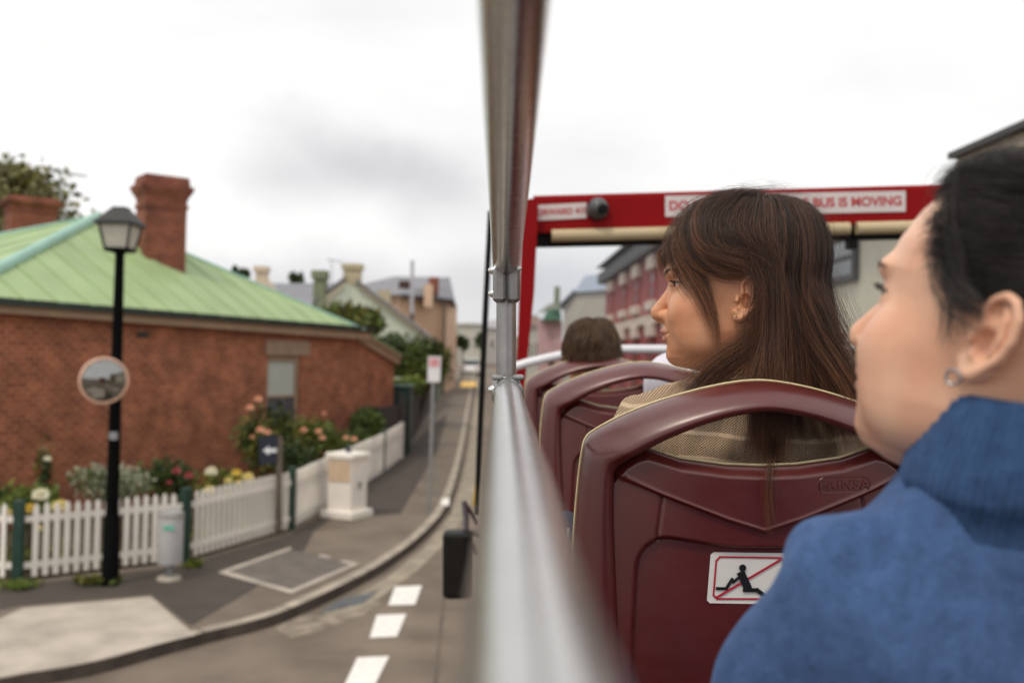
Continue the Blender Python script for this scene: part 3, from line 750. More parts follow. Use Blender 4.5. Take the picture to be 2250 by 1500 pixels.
# trees
def tree(label, px, py, d, rpx, rpy, lm, n, size, seed, name='tree', base_py=None):
    c = P(px, py, d); k = d / F; rad = (rpx * k, rpx * k * .9, rpy * k)
    base = Vector((c.x, c.y, gz(c.y, 0))); e = empty(name, base, label, 'tree')
    mb = MB(); rr = random.Random(seed); tw = max(.06, rad[0] * .1)
    mb.tube([base, base.lerp(c, .5) + Vector((tw, 0, 0)), c], [tw * 1.3, tw, tw * .5], 9)
    for kk in range(8):
        t = rr.uniform(.45, .95); p = base.lerp(c, t); q = c + Vector((rr.uniform(-.7, .7) * rad[0], rr.uniform(-.7, .7) * rad[1], rr.uniform(-.2, .8) * rad[2]))
        mb.tube([p, p.lerp(q, .5) + Vector((0, 0, .1 * rad[2])), q], [tw * .5, tw * .3, tw * .1], 6)
    mb.build('trunk', bark, e)
    ms = lm if isinstance(lm, list) else [lm]
    V_, F_ = [], []
    for j, mm in enumerate(ms):
        v, f = leaves(c, rad, n // len(ms), size, seed + j * 13, shell=.35); mesh_obj('crown', v, f, mm, e)
    return e
tree('tall loose olive green tree behind the left chimney', 20, 455, 34, 150, 115, [L_tree, L_olive, L_tree], 4200, .17, 41)
tree('bushy yellow green tree beyond the right end of the green roof', 768, 716, 36, 80, 52, [L_olive, L_mid, L_olive], 4200, .12, 42)
tree('dark conifer tip showing left over the roof slope', 519, 600, 60, 9, 18, [L_dark], 400, .12, 43, 'conifer')
tree('larger dark conifer tip behind the roof slope, right of its twin', 537, 606, 60, 13, 20, [L_dark], 500, .12, 44, 'conifer')
tree('dark rounded tree top rising over the grey slate roof', 652, 614, 62, 16, 22, [L_dark], 700, .14, 45)
bush('hedge', 'large overgrown hedge beyond the brick house beside the footpath', 'hedge', 918, 800, 37, 70, 62, [L_mid, L_olive, L_dark], 5000, .10, 46)
bush('shrub', 'bright green leafy shrub above the dark timber fence', 'shrub', 898, 848, 30, 40, 24, [L_lime, L_mid], 900, .08, 47)
bush('shrub', 'dark green shrub in the shade of the lean-to wing', 'shrub', 845, 775, 33, 40, 50, [L_dark], 1400, .10, 48)

# ------------------------------------------------------------------ dark timber fence, green tank, pale fence, red post
dark_t = mat('dark_timber', (.055, .045, .042), .95, var=.35, scale=8, vscale=(9, 9, .8))
tf = empty('timber_fence', G(884, 1005, KH), 'dark weathered paling fence running on from the end of the white pickets', 'fence')
ptsb = [G(884, 1008, KH), G(925, 930, KH), G(958, 880, KH)]
for i in range(2):
    a, b = ptsb[i], ptsb[i + 1]; L_ = (b - a).length; n_ = int(L_ / .16); d = (b - a) / L_; nn = Vector((-d.y, d.x, 0)).normalized(); mb = MB()
    for k in range(n_):
        p = a + d * (k + .5) * L_ / n_; h = 1.55 + random.uniform(-.03, .03)
        mb.box(p + Z * h / 2, d, nn, Z, .07, .012 + .004 * (k % 2), h / 2)
    mb.build('paling_panel', dark_t, tf)
for p in ptsb:
    mb = MB(); mb.box(p + Z * .85 + Vector((-.06, 0, 0)), (1, 0, 0), (0, 1, 0), Z, .05, .05, .85); mb.build('post', dark_t, tf)
a, b = P(884, 900, gdepth(884, 1008, KH) + .2), P(812, 900, 24.9)
a.z = gz(a.y, KH); b.z = gz(b.y, KH)
sf = empty('side_fence', a, 'dark paling fence across the garden behind the round hedge', 'fence')
L_ = (b - a).length; d = (b - a) / L_; nn = Vector((-d.y, d.x, 0)).normalized(); mb = MB(); n_ = int(L_ / .15)
for k in range(n_):
    p = a + d * (k + .5) * L_ / n_; mb.box(p + Z * .75, d, nn, Z, .066, .012 + .004 * (k % 2), .75 + random.uniform(-.02, .02))
mb.build('paling_panel', dark_t, sf)
mb = MB(); mb.box(a + Z * .78 - d * .06, d, nn, Z, .05, .05, .78); mb.build('post', dark_t, sf)
tk = P(882, 870, 28.6); tb_ = Vector((tk.x, tk.y, gz(tk.y, .1)))
tank = empty('water_tank', tb_, 'dark green rectangular tank standing behind the paling fence', 'tank')
zt = P(882, 845, 28.6).z - tb_.z
mb = MB(); mb.bbox(tb_ + Z * (zt / 2 - .05), (1, 0, 0), (0, 1, 0), Z, .30, .4, zt / 2 - .03, .05); mb.build('body', mat('tank_green', (.014, .04, .032), .5, var=.2), tank)
mb = MB(); mb.bbox(tb_ + Z * (zt - .04), (1, 0, 0), (0, 1, 0), Z, .33, .43, .04, .02); mb.build('lid', mat('tank_lid_green', (.03, .075, .055), .5, var=.2), tank)
pf = empty('pale_fence', G(960, 880, KH), 'pale green rendered fence along the footpath below the hedge', 'fence')
mb = MB(); a, b = G(960, 878, KH), G(988, 832, KH); d = (b - a).normalized(); nn = Vector((-d.y, d.x, 0)).normalized()
mb.box((a + b) / 2 + Z * .9, d, nn, Z, (b - a).length / 2, .06, .9); mb.build('panel', mat('pale_green_render', (.24, .27, .2), .8), pf)
mb = MB(); mb.box((a + b) / 2 + Z * 1.83, d, nn, Z, (b - a).length / 2, .1, .03); mb.build('coping', mat('pale_coping', (.4, .38, .3), .8), pf)
gp = G(988, 838, KH); gpost = empty('gate_post', gp, 'dark red gate post at the end of the pale green fence', 'post')
mb = MB(); mb.bbox(gp + Z * .85, (1, 0, 0), (0, 1, 0), Z, .16, .16, .85, .02); mb.build('shaft', mat('dark_red_paint', (.14, .03, .025), .6), gpost)
mb = MB(); mb.bbox(gp + Z * 1.74, (1, 0, 0), (0, 1, 0), Z, .2, .2, .05, .02); mb.build('cap', mat('dark_red_paint', (.14, .03, .025)), gpost)

# ------------------------------------------------------------------ distant houses
slate = mat('slate_roof', (.22, .22, .245), .7, var=.15, scale=1.5); slate_b = mat('blue_slate_roof', (.27, .31, .38), .6, var=.15, scale=1.5)
dk_trim = mat('dark_trim', (.045, .042, .045), .6)
def frame_of(A, Bp):
    d = Vector((Bp.x - A.x, Bp.y - A.y, 0)); L_ = d.length; d /= L_; n = Vector((-d.y, d.x, 0)); return d, n, L_
def house_block(e, A, Bp, zt, depth, wall_m, name='wall', flip=False):
    d, n, L_ = frame_of(A, Bp)
    if flip: n = -n
    a = Vector((A.x, A.y, gz(A.y, -.3))); b = Vector((Bp.x, Bp.y, gz(Bp.y, -.3)))
    mb = MB(); ta, tb = at_z(a, zt), at_z(b, zt)
    mb.hexa([a, b, b + n * depth, a + n * depth], [ta, tb, tb + n * depth, ta + n * depth]); mb.build(name, wall_m, e)
    return ta, tb, n, d, L_
def windows(e, A, d, n, items, frame_m, pane_m, lint=None, sill=None):
    """items: (s, z, w, h) on the facade through A; frame proud, pane recessed into it; optional lintel block"""
    for s, z, w_, h in items:
        c = Vector((A.x, A.y, 0)) + d * s + Z * z - n * .03; mb = MB(); t = min(.09, w_ * .12)
        for dx, dz, hx, hz in ((-w_ / 2 + t / 2, 0, t / 2, h / 2), (w_ / 2 - t / 2, 0, t / 2, h / 2), (0, h / 2 - t / 2, w_ / 2 - t, t / 2), (0, -h / 2 + t / 2, w_ / 2 - t, t / 2), (0, 0, w_ / 2 - t, t / 3)):
            mb.box(c + d * dx + Z * dz, d, n, Z, hx, .06, hz)
        wo_ = mb.build('window', frame_m, e)
        mb = MB(); mb.box(c + n * .0, d, n, Z, w_ / 2 - t, .035, h / 2 - t); mb.build('pane', pane_m, wo_)
        if lint:
            mb = MB(); mb.bbox(c + Z * (h / 2 + .22) - n * .04, d, n, Z, w_ * .72, .10, .21, .03); mb.build('lintel', lint, wo_)
        if sill:
            mb = MB(); mb.bbox(c - Z * (h / 2 + .14) - n * .04, d, n, Z, w_ * .72, .12, .13, .02); mb.build('sill', sill, wo_)
cream = mat('cream_render', (.68, .61, .46), .85, var=.06); palegreen = mat('pale_green_weatherboard', (.68, .74, .60), .8, var=.06, scale=1.5)
peach = mat('peach_render', (.58, .38, .25), .85, var=.08, scale=1.2); cream_ch = mat('cream_chimney', (.50, .43, .28), .85, var=.1)
# pale green gable house
d0 = 44
gA, gB = P(672, 700, d0), P(950, 740, d0 + 2)
gh_ = empty('gable_house', at_z(gA, gz(gA.y)), 'pale mint weatherboard house with a cream edged gable behind the yellow green tree', 'house')
def gpt(px, py): return P(px, py, d0 + (px - 672) / 278 * 2)
gab = [gpt(672, 850), gpt(952, 850), gpt(952, 748), gpt(790, 622), gpt(756, 622), gpt(700, 662), gpt(672, 690)]
mb = MB(); mb.prism(gab, Vector((-1.5, 8, 0))); mb.build('wall', palegreen, gh_)
mb = MB()
def strip(mb, a, b, w_, off, dep, back):
    up = Z * w_; o_ = Vector((0, -off, 0))
    mb.hexa([a + o_, b + o_, b + back, a + back], [a + o_ + up, b + o_ + up, b + back + up, a + back + up])
strip(mb, gpt(790, 634), gpt(956, 760), .36, .15, 0, Vector((0, .1, 0))); strip(mb, gpt(696, 680), gpt(756, 634), .3, .15, 0, Vector((0, .1, 0)))
mb.build('bargeboard', cream, gh_)
mb = MB(); bk = Vector((-1.5, 8.2, 0))
strip(mb, gpt(784, 618), gpt(962, 754), .13, .3, 0, bk); strip(mb, gpt(690, 668), gpt(762, 612), .13, .3, 0, bk)
gr = mb.build('roof', slate, gh_)
mb = MB(); c = gpt(773, 603); k = d0 / F
mb.box(c + Vector((0, .25, 0)), (1, 0, 0), (0, 1, 0), Z, 19 * k, .3, 22 * k); mb.box(c + Z * 18 * k + Vector((0, .25, 0)), (1, 0, 0), (0, 1, 0), Z, 23 * k, .38, 6 * k); mb.build('chimney', cream_ch, gr)
mb = MB(); mb.box(gpt(830, 645) + Vector((0, 2.5, 0)), (1, 0, 0), (0, 1, 0), Z, 13 * k, .3, 16 * k); mb.build('chimney', cream_ch, gr)
# grey roofed house further left with cream chimney
d1 = 52
gs = empty('slate_house', at_z(P(640, 700, d1), gz(d1)), 'grey slate roofed house whose roof shows between the green roof and the mint gable', 'house')
mb = MB(); k = d1 / F
mb.hexa([P(560, 760, d1), P(760, 760, d1), P(760, 760, d1) + Vector((0, 7, 0)), P(560, 760, d1) + Vector((0, 7, 0))], [P(560, 680, d1), P(760, 680, d1), P(760, 680, d1) + Vector((0, 7, 0)), P(560, 680, d1) + Vector((0, 7, 0))]); mb.build('wall', cream, gs)
mb = MB(); mb.hexa([P(545, 684, d1 - .4), P(775, 684, d1 - .4), P(775, 684, d1) + Vector((0, 7, 0)), P(545, 684, d1) + Vector((0, 7, 0))], [P(590, 622, d1 + 3), P(740, 622, d1 + 3), P(740, 622, d1 + 3.6), P(590, 622, d1 + 3.6)])
gsr = mb.build('roof', slate, gs)
mb = MB(); mb.box(P(576, 612, d1 + 1), (1, 0, 0), (0, 1, 0), Z, 11 * k, .35, 26 * k); mb.box(P(576, 592, d1 + 1), (1, 0, 0), (0, 1, 0), Z, 15 * k, .45, 6 * k); mb.build('chimney', mat('peach_chimney', (.62, .5, .38), .85), gsr)
mb = MB(); mb.prism([P(548, 700, d1 - .6), P(640, 690, d1 - .6), P(588, 612, d1 - .6), P(566, 612, d1 - .6)], Vector((0, .3, 0))); mb.build('gable_parapet', mat('peach_chimney', (.62, .5, .38)), gs)
# green chimney stack (own house hidden) -> belongs to the gable house roof
mb = MB(); c = gpt(704, 640); k = d0 / F; mb.box(c, (1, 0, 0), (0, 1, 0), Z, 13 * k, .3, 42 * k); mb.box(gpt(704, 604), (1, 0, 0), (0, 1, 0), Z, 17 * k, .38, 9 * k); mb.build('chimney', mat('moss_green_chimney', (.20, .23, .14), .9, var=.2), gr)
# peach house
d2 = 58
pe = empty('peach_house', at_z(P(940, 780, d2), gz(d2)), 'peach rendered house with a grey hipped roof and two chimneys beside the street', 'house')
A = P(884, 700, d2 - 3); Bq = P(972, 700, d2); ztop = P(972, 657, d2).z
ta, tb, n_, d_, L_ = house_block(pe, A, Bq, ztop, 7, peach)
B2 = P(1004, 700, d2 + 7.5)
mb = MB(); b0 = at_z(Bq, gz(Bq.y, -.3)); b1 = at_z(B2, gz(B2.y, -.3)); mb.hexa([b0 + d_ * .004, b1, b1 - d_ * 4 , b0 - d_ * 4 + n_ * .1], [at_z(b0, ztop) + d_ * .004, at_z(b1, ztop), at_z(b1, ztop) - d_ * 4, at_z(b0, ztop) - d_ * 4 + n_ * .1]); mb.build('wall', mat('peach_light', (.66, .46, .32), .85), pe)
mb = MB(); e0 = ta - n_ * .35 - d_ * .4; e1 = at_z(Bq, ztop) - n_ * .35 + d_ * .5; e2 = at_z(B2, ztop) + d_ * .4 + n_ * .4; e3 = ta + n_ * 7
mb.hexa([e0, e1, e2, e3], [P(866, 607, d2 + 1.5), P(985, 609, d2 + 3), P(988, 609, d2 + 4), P(866, 607, d2 + 3)])
per = mb.build('roof', slate, pe)
mb = MB(); mb.box((e0 + e1) / 2 - Z * .06, d_, n_, Z, (e1 - e0).length / 2, .06, .09); mb.box((e1 + e2) / 2 - Z * .06, (e2 - e1).normalized(), Vector((-(e2 - e1).y, (e2 - e1).x, 0)).normalized(), Z, (e2 - e1).length / 2, .05, .09); mb.build('gutter', dk_trim, pe)
k = d2 / F
mb = MB(); mb.box(P(942, 650, d2 - 1.9), (1, 0, 0), (0, 1, 0), Z, 9 * k, .3, 24 * k); mb.build('chimney', mat('peach_light', (.66, .46, .32)), per)
mb = MB(); mb.box(P(953, 630, d2 - 1.5), (1, 0, 0), (0, 1, 0), Z, 10 * k, .3, 20 * k); mb.build('chimney', brick_ch, per)
mb = MB(); mb.box(P(890, 628, d2 - 1.5), (1, 0, 0), (0, 1, 0), Z, 12 * k, .35, 10 * k); mb.box(P(890, 640, d2 - 1.49), (1, 0, 0), (0, 1, 0), Z, 9 * k, .3, 14 * k); mb.build('chimney', mat('sooty_brick', (.06, .03, .025), .9), per)
mb = MB(); mb.tube([P(905, 700, d2 - 4.5), P(906, 572, d2 - 4.5)], .10, 8)
ma = empty('mast', at_z(P(905, 700, d2 - 4.5), gz(d2 - 4)), 'slender pale mast rising in front of the peach house roof', 'mast')
mb2 = MB(); p0 = at_z(P(905, 700, d2 - 4.5), gz(d2 - 4)); mb2.tube([p0, P(905, 690, d2 - 4.5)], .11, 8); mb2.build('base', dk_trim, ma); mb.build('pole', mat('pale_mast', (.45, .45, .47), .5), ma)
dpx = P(977, 700, d2 - .3); mb = MB(); mb.tube([at_z(dpx, gz(dpx.y)), P(977, 660, d2 - .3)], .08, 8); mb.build('downpipe', mat('brown_pipe', (.13, .09, .07), .5), pe)
# street's end: pale house, dark trees, hill
dd = 130
def simple_house(name, label, x0, x1, yt, yr, d, wall_m, roof_m, ins=.25, dep=8):
    a = P(x0, 700, d); b = P(x1, 700, d); e = empty(name, at_z((a + b) / 2, gz(d)), label, 'house'); zt = P(x0, yt, d).z
    ta, tb, n, dv, L_ = house_block(e, a, b, zt, dep, wall_m)
    zr = P(x0, yr, d).z; o_ = .3; lo = [ta - dv * o_ - n * o_, tb + dv * o_ - n * o_, tb + dv * o_ + n * (dep + o_), ta - dv * o_ + n * (dep + o_)]
    hi = [at_z(ta.lerp(tb, ins) + n * dep * .45, zr), at_z(ta.lerp(tb, 1 - ins) + n * dep * .45, zr), at_z(ta.lerp(tb, 1 - ins) + n * dep * .55, zr), at_z(ta.lerp(tb, ins) + n * dep * .55, zr)]
    mb = MB(); mb.hexa(lo, hi); mb.build('roof', roof_m, e)
    windows(e, a, dv, n, [(L_ * .3, gz(d) + (zt - gz(d)) * .55, L_ * .15, 1.3), (L_ * .7, gz(d) + (zt - gz(d)) * .55, L_ * .15, 1.3)], white_p, glass_dark)
    return e
simple_house('far_house', 'pale house closing the far end of the street', 1010, 1062, 712, 704, 120, mat('pale_far_render', (.50, .48, .42), .9), mat('pale_far_roof', (.40, .38, .36), .8))
simple_house('far_house', 'small grey house past the peach house at the street end', 1062, 1130, 720, 700, 135, mat('grey_far_render', (.40, .38, .36), .9), mat('grey_far_roof', (.33, .32, .33), .8))
tree('dark street tree at the far end of the road, left of the kerb', 1016, 752, 78, 17, 26, [L_dark], 500, .2, 51)
tree('dark tree against the far house beside the black bus pillar', 1058, 748, 95, 14, 20, [L_dark], 450, .22, 52)
hill_pts = []
mb = MB(); nx = 60
rowz = []
for j, (yy, hh) in enumerate(((330, 0), (380, .75), (430, 1.0), (520, .9))):
    row = []
    for i in range(nx + 1):
        x = -330 + 660 * i / nx; h = (9 + 5 * math.sin(i * .35) + 3 * math.sin(i * .9 + 1)) * hh
        row.append(Vector((x, yy, gz(yy, 0) + h - .5)))
    rowz.append(row)
for j in range(3):
    for i in range(nx): mb.quad(rowz[j][i], rowz[j][i + 1], rowz[j + 1][i + 1], rowz[j + 1][i])
o = mb.build('hill', mat('far_hill', (.17, .19, .13), 1, var=.35, scale=.06), smooth=True); o['kind'] = 'structure'

# ------------------------------------------------------------------ right side of the street
rb1 = mat('dusty_red_brick', (.33, .075, .07), .9, var=.12, scale=2); stone_l = mat('pale_stone_dressing', (.66, .55, .47), .85, var=.1)
red = empty('red_brick_hall', at_z(P(1385, 700, 33), gz(33)), 'two storey dusty red brick building with pale stone lintels beyond the windscreen', 'building')
XR = (1332 - 1088) / F * 40
def rpt(px, py): 
    d = XR * F / (px - 1088); return P(px, py, d)
A = rpt(1330, 700); Bq = rpt(1500, 700)
zt = (rpt(1333, 622).z + rpt(1440, 545).z) / 2
ta, tb, n_, d_, L_ = house_block(red, A, Bq, zt, 9, rb1, flip=False)
# facade frame: n_ must point away from the street (to +x)
if n_.x < 0: n_ = -n_
def block_between(e, name, za, zb, off, m_, sA=0, sB=1):
    mb = MB(); a = at_z(A.lerp(Bq, sA), za) - n_ * off; b = at_z(A.lerp(Bq, sB), za) - n_ * off
    mb.hexa([a, b, b + n_ * (off + .1), a + n_ * (off + .1)], [at_z(a, zb), at_z(b, zb), at_z(b + n_ * (off + .1), zb), at_z(a + n_ * (off + .1), zb)])
    return mb.build(name, m_, e)
zc0 = rpt(1380, 722).z; zc1 = rpt(1380, 705).z
block_between(red, 'string_course', zc0, zc1, .12, stone_l)
block_between(red, 'cornice', zt - .05, zt + .35, .32, dk_trim, -.02, 1.02)
mb = MB(); a, b = at_z(A, zt + .56), at_z(Bq, zt + .56); mb.hexa([a - n_ * .45, b - n_ * .45, b + n_ * 9, a + n_ * 9], [at_z(a.lerp(b, .1) + n_ * 4, zt + .75), at_z(a.lerp(b, .9) + n_ * 4, zt + .75), at_z(a.lerp(b, .9) + n_ * 4.6, zt + .75), at_z(a.lerp(b, .1) + n_ * 4.6, zt + .75)]); mb.build('roof', slate, red)
up, lowr = [], []
dark_red_pane = mat('dark_red_sash', (.075, .028, .03), .3, var=.3)  # plain dark red colour for the hall's panes
for px in (1345, 1373, 1401, 1436, 1478):
    c = rpt(px, 650); s = (Vector((c.x, c.y, 0)) - Vector((A.x, A.y, 0))).dot(d_); d_here = (c - C).dot(_f)
    z1 = rpt(1401, 612).z; z0 = rpt(1401, 673).z
    up.append((s, (z0 + z1) / 2, .85, z1 - z0)); 
    zl1 = rpt(1401, 742).z; lowr.append((s, zl1 - 1.0, .85, 1.9))
windows(red, A, d_, n_, up, rb1, dark_red_pane, lint=stone_l, sill=stone_l)
windows(red, A, d_, n_, lowr, rb1, dark_red_pane, lint=stone_l)
# cream gabled building left of it
d3 = 52
cg = empty('cream_hall', at_z(P(1290, 700, d3), gz(d3)), 'cream gable ended building beyond the red brick building', 'building')
q = [P(1238, 860, d3), P(1345, 860, d3 - 3), P(1345, 640, d3 - 3), P(1262, 645, d3 - .7), P(1238, 672, d3)]
mb = MB(); mb.prism(q, Vector((1, 10, 0))); mb.build('wall', mat('cream_hall_render', (.50, .47, .41), .85, var=.06), cg)
mb = MB(); mb.hexa([P(1228, 672, d3 - .3), P(1262, 640, d3 - 1.0), P(1262, 640, d3) + Vector((1, 10, 0)), P(1228, 672, d3) + Vector((1, 10, 0))], [P(1228, 668, d3 - .3), P(1262, 634, d3 - 1.0), P(1262, 634, d3) + Vector((1, 10, 0)), P(1228, 668, d3) + Vector((1, 10, 0))])
mb.hexa([P(1262, 642, d3 - 1.0), P(1352, 636, d3 - 3.5), P(1352, 636, d3) + Vector((1, 10, 0)), P(1262, 642, d3) + Vector((1, 10, 0))], [P(1284, 606, d3 + 3), P(1352, 598, d3 + 1), P(1352, 598, d3 + 3), P(1284, 606, d3 + 4)])
mb.build('roof', slate_b, cg)
pk = empty('pink_shop', at_z(P(1212, 700, 64), gz(64)), 'pink fronted shop with a green gable over the front rail of the bus', 'building')
mb = MB(); mb.prism([P(1188, 860, 64), P(1236, 860, 63), P(1236, 705, 63), P(1188, 700, 64)], Vector((0, 8, 0))); mb.build('wall', mat('pink_render', (.62, .40, .40), .85, var=.12, scale=2), pk)
mb = MB(); mb.prism([P(1192, 704, 62.8), P(1234, 702, 62.6), P(1230, 676, 62.6), P(1204, 680, 62.8)], Vector((0, 1.2, 0))); mb.build('gable', mat('shop_green', (.10, .22, .15), .7, var=.1), pk)
mb = MB(); mb.hexa([P(1180, 688, 63.5), P(1244, 680, 62), P(1244, 680, 70), P(1180, 688, 71)], [P(1206, 668, 66), P(1240, 662, 65), P(1240, 662, 66), P(1206, 668, 67)]); pkr = mb.build('roof', mat('mossy_roof', (.16, .17, .13), .8, var=.2), pk)
mb = MB(); k = 65 / F; mb.box(P(1224, 650, 65), (1, 0, 0), (0, 1, 0), Z, 6 * k, .3, 20 * k); mb.build('chimney', mat('moss_green_chimney', (.20, .23, .14)), pkr)
mb = MB(); mb.prism([P(1205, 830, 62.9), P(1218, 830, 62.8), P(1218, 785, 62.8), P(1205, 785, 62.9)], Vector((0, .2, 0))); mb.build('door', mat('shop_dark_door', (.10, .045, .035), .5), pk)
simple_house('far_house', 'pale narrow house left of the pink shop beyond the windscreen', 1158, 1190, 715, 688, 85, mat('pale_far_render', (.50, .48, .42)), mat('brown_far_roof', (.22, .15, .12), .8))
# cream building on the right with a dark window
XB = 5.0
def bpt(px, py):
    d = XB * F / (px - 1088); return P(px, py, d)
cb = empty('cream_house', at_z(bpt(1880, 700), gz(14)), 'cream rendered house with one dark window right of the long haired woman', 'house')
A = bpt(1660, 700); Bq = bpt(2040, 700); zt = bpt(2040, 432).z
ta, tb, n_, d_, L_ = house_block(cb, A, Bq, zt, 7, mat('cream_house_render', (.62, .585, .47), .85, var=.06))
if n_.x < 0: n_ = -n_
c = bpt(1842, 595); s = (Vector((c.x, c.y, 0)) - Vector((A.x, A.y, 0))).dot(d_); hw_ = (bpt(1882, 600) - bpt(1800, 600)); 
windows(cb, A, d_, n_, [(s, (bpt(1842, 528).z + bpt(1842, 618).z) / 2, Vector((hw_.x, hw_.y, 0)).length, bpt(1842, 520).z - bpt(1842, 622).z)], dk_trim, glass_dark)
mb = MB(); a, b = at_z(A, zt), at_z(Bq, zt); mb.hexa([a - n_ * .3, b - n_ * .3, b + n_ * 7, a + n_ * 7], [x + Z * .12 for x in (a - n_ * .3, b - n_ * .3, b + n_ * 7, a + n_ * 7)]); mb.build('roof', slate, cb)
# stone house with a dark eave, top right
sh = empty('stone_house', at_z(bpt(2200, 700), gz(9)), 'brown stone house with a dark gutter at the upper right corner', 'house')
XB = 5.2; A = bpt(2190, 700); Bq = bpt(2800, 700); zt2 = P(2066, 347, XB * F / (2182 - 1088)).z; zt = zt2 - .24
ta, tb, n_, d_, L_ = house_block(sh, A, Bq, zt, 8, brick_mat('brown_rubble', d_, (.20, .15, .10), (.30, .24, .17), (.26, .22, .17), .4, .18, .02))
if n_.x < 0: n_ = -n_
block_between(sh, 'eave', zt + .0, zt2, .40, mat('weathered_soffit', (.46, .39, .30), .8, var=.3, scale=6), -.03, 1)
block_between(sh, 'gutter', zt2 - .005, zt2 + .06, .50, dk_trim, -.03, 1)
mb = MB(); a, b = at_z(A, zt2 + .05), at_z(Bq, zt2 + .05); mb.hexa([a, b, b + n_ * 8, a + n_ * 8], [x + Z * 1.2 + n_ * 3 for x in (a, b)] + [x + Z * 1.2 + n_ * 4 for x in (b, a)]); mb.build('roof', slate, sh)
# ------------------------------------------------------------------ cars
def car(name, label, px, py_ground, d, paint, rot=0.0, group=None):
    p = P(px, py_ground, d); p.z = gz(p.y, .0)
    e = empty(name, p, label, 'car', group)
    L_, W_, = 2.1, .86
    cs, sn = math.cos(rot), math.sin(rot); ax = Vector((cs, sn, 0)); ay = Vector((-sn, cs, 0))
    prof = [(-2.1, .32), (-2.12, .62), (-1.95, .86), (-1.2, .93), (1.15, .93), (1.9, .84), (2.1, .66), (2.1, .32)]
    def body(prof, w_, w2, m_, nm):
        mb = MB(); lo = [p + ay * x + Z * z - ax * (w_ if z < .9 else w2) for x, z in prof]; hi = [p + ay * x + Z * z + ax * (w_ if z < .9 else w2) for x, z in prof]
        mb.hexa(lo, hi); return mb.build(nm, m_, e, smooth=False)
    body(prof, .86, .84, paint, 'body')
    mb = MB(); cab_ = [(-1.55, .935), (-1.1, 1.42), (.35, 1.44), (1.2, .935)]
    lo = [p + ay * x + Z * z - ax * (.80 if z < 1 else .62) for x, z in cab_]; hi = [p + ay * x + Z * z + ax * (.80 if z < 1 else .62) for x, z in cab_]
    mb.hexa(lo, hi); mb.build('windows', glass_dark, e)
    mb = MB(); rf = [(-1.12, 1.41), (-1.02, 1.47), (.28, 1.49), (.38, 1.43)]
    lo = [p + ay * x + Z * z - ax * .63 for x, z in rf]; hi = [p + ay * x + Z * z + ax * .63 for x, z in rf]; mb.hexa(lo, hi); mb.build('roof', paint, e)
    tyre = mat('tyre', (.015, .015, .015), .9)
    for sx in (-1, 1):
        for sy in (-1.3, 1.3):
            mb = MB(); mb.lathe(p + ax * sx * .70 + ay * sy + Z * .32 - ax * .1, ax, [(0, .30), (.02, .32), (.18, .32), (.2, .30)], 16); wh = mb.build('wheel', tyre, e)
            mb = MB(); mb.lathe(p + ax * sx * .81 + ay * sy + Z * .32 - ax * .012, ax, [(0, .2), (.024, .2)], 12); mb.build('rim', grey_st, wh)
        mb = MB(); mb.box(p + ax * sx * .62 - ay * 2.1 + Z * .68, ax, ay, Z, .16, .03, .07); mb.build('tail_light', mat('tail_red', (.4, .01, .01), .3), e)
    mb = MB(); mb.box(p - ay * 2.115 + Z * .5, ax, ay, Z, .26, .012, .06); mb.build('number_plate', white_p, e)
    return e
car('parked_car', 'dark grey car parked ahead, seen under the white front rail of the bus', 1196, 818, 26, mat('car_grey', (.11, .12, .12), .25, metal=.3, coat=.6), .02)
car('parked_car', 'white car parked at the far end of the street', 1037, 770, 92, mat('car_white', (.7, .7, .7), .3, coat=.5), .0)
# roof antennas
def antenna(label, px, py, d, s, base_py):
    p = P(px, py, d); b = P(px + 2, base_py, d); e = empty('tv_antenna', b, label, 'antenna'); mb = MB()
    mb.tube([b, p], .025, 6); mb.build('mast', grey_st, e); mb = MB()
    a = Vector((1, .2, -.12)).normalized(); mb.tube([p - a * s * .4, p + a * s], .02, 6)
    for k in range(7):
        q = p + a * s * (-.4 + 1.4 * k / 6); mb.tube([q + Vector((-.1, .5, .2)) * s * .5, q - Vector((-.1, .5, .2)) * s * .5], .012, 5)
    mb.build('array', grey_st, e)
antenna('thin television antenna above the left tree and chimney', 133, 378, 24.5, .6, 440)
antenna('small television antenna left of the cream gable chimney', 728, 571, 47, .5, 625)
# ------------------------------------------------------------------ the open top bus
steel = mat('polished_steel', (.58, .57, .56), .22, metal=1.0, var=.06, scale=30, bump=.02, bscale=300)
# fine scratches along the rail: roughness variation
_n = steel.node_tree; _b = _n.nodes['Principled BSDF']
_t = _n.nodes.new('ShaderNodeTexCoord'); _mp = _n.nodes.new('ShaderNodeMapping'); _mp.inputs['Scale'].default_value = (60, 400, 60); _nz = _n.nodes.new('ShaderNodeTexNoise'); _nz.inputs['Scale'].default_value = 2
_mr = _n.nodes.new('ShaderNodeMapRange'); _mr.inputs[3].default_value = .13; _mr.inputs[4].default_value = .34
_n.links.new(_t.outputs['Object'], _mp.inputs[0]); _n.links.new(_mp.outputs[0], _nz.inputs['Vector']); _n.links.new(_nz.outputs['Fac'], _mr.inputs[0]); _n.links.new(_mr.outputs[0], _b.inputs['Roughness'])
satin = mat('satin_steel', (.36, .355, .35), .42, metal=1.0, var=.1, scale=25, bump=.04, bscale=200)
cast = mat('cast_clamp_metal', (.30, .295, .29), .4, metal=1.0, var=.12, scale=40, bump=.06, bscale=250)
chrome = mat('bright_bolt_metal', (.75, .75, .74), .18, metal=1.0, var=.05)
bus_red = mat('bus_red_paint', (.24, .004, .006), .55, var=.06, scale=3, spec=.10)
bus_black = mat('bus_black_rubber', (.005, .005, .0055), .6, var=.2, spec=.2)
blind_cream = mat('roller_blind_cream', (.50, .40, .24), .6, var=.1, scale=4)
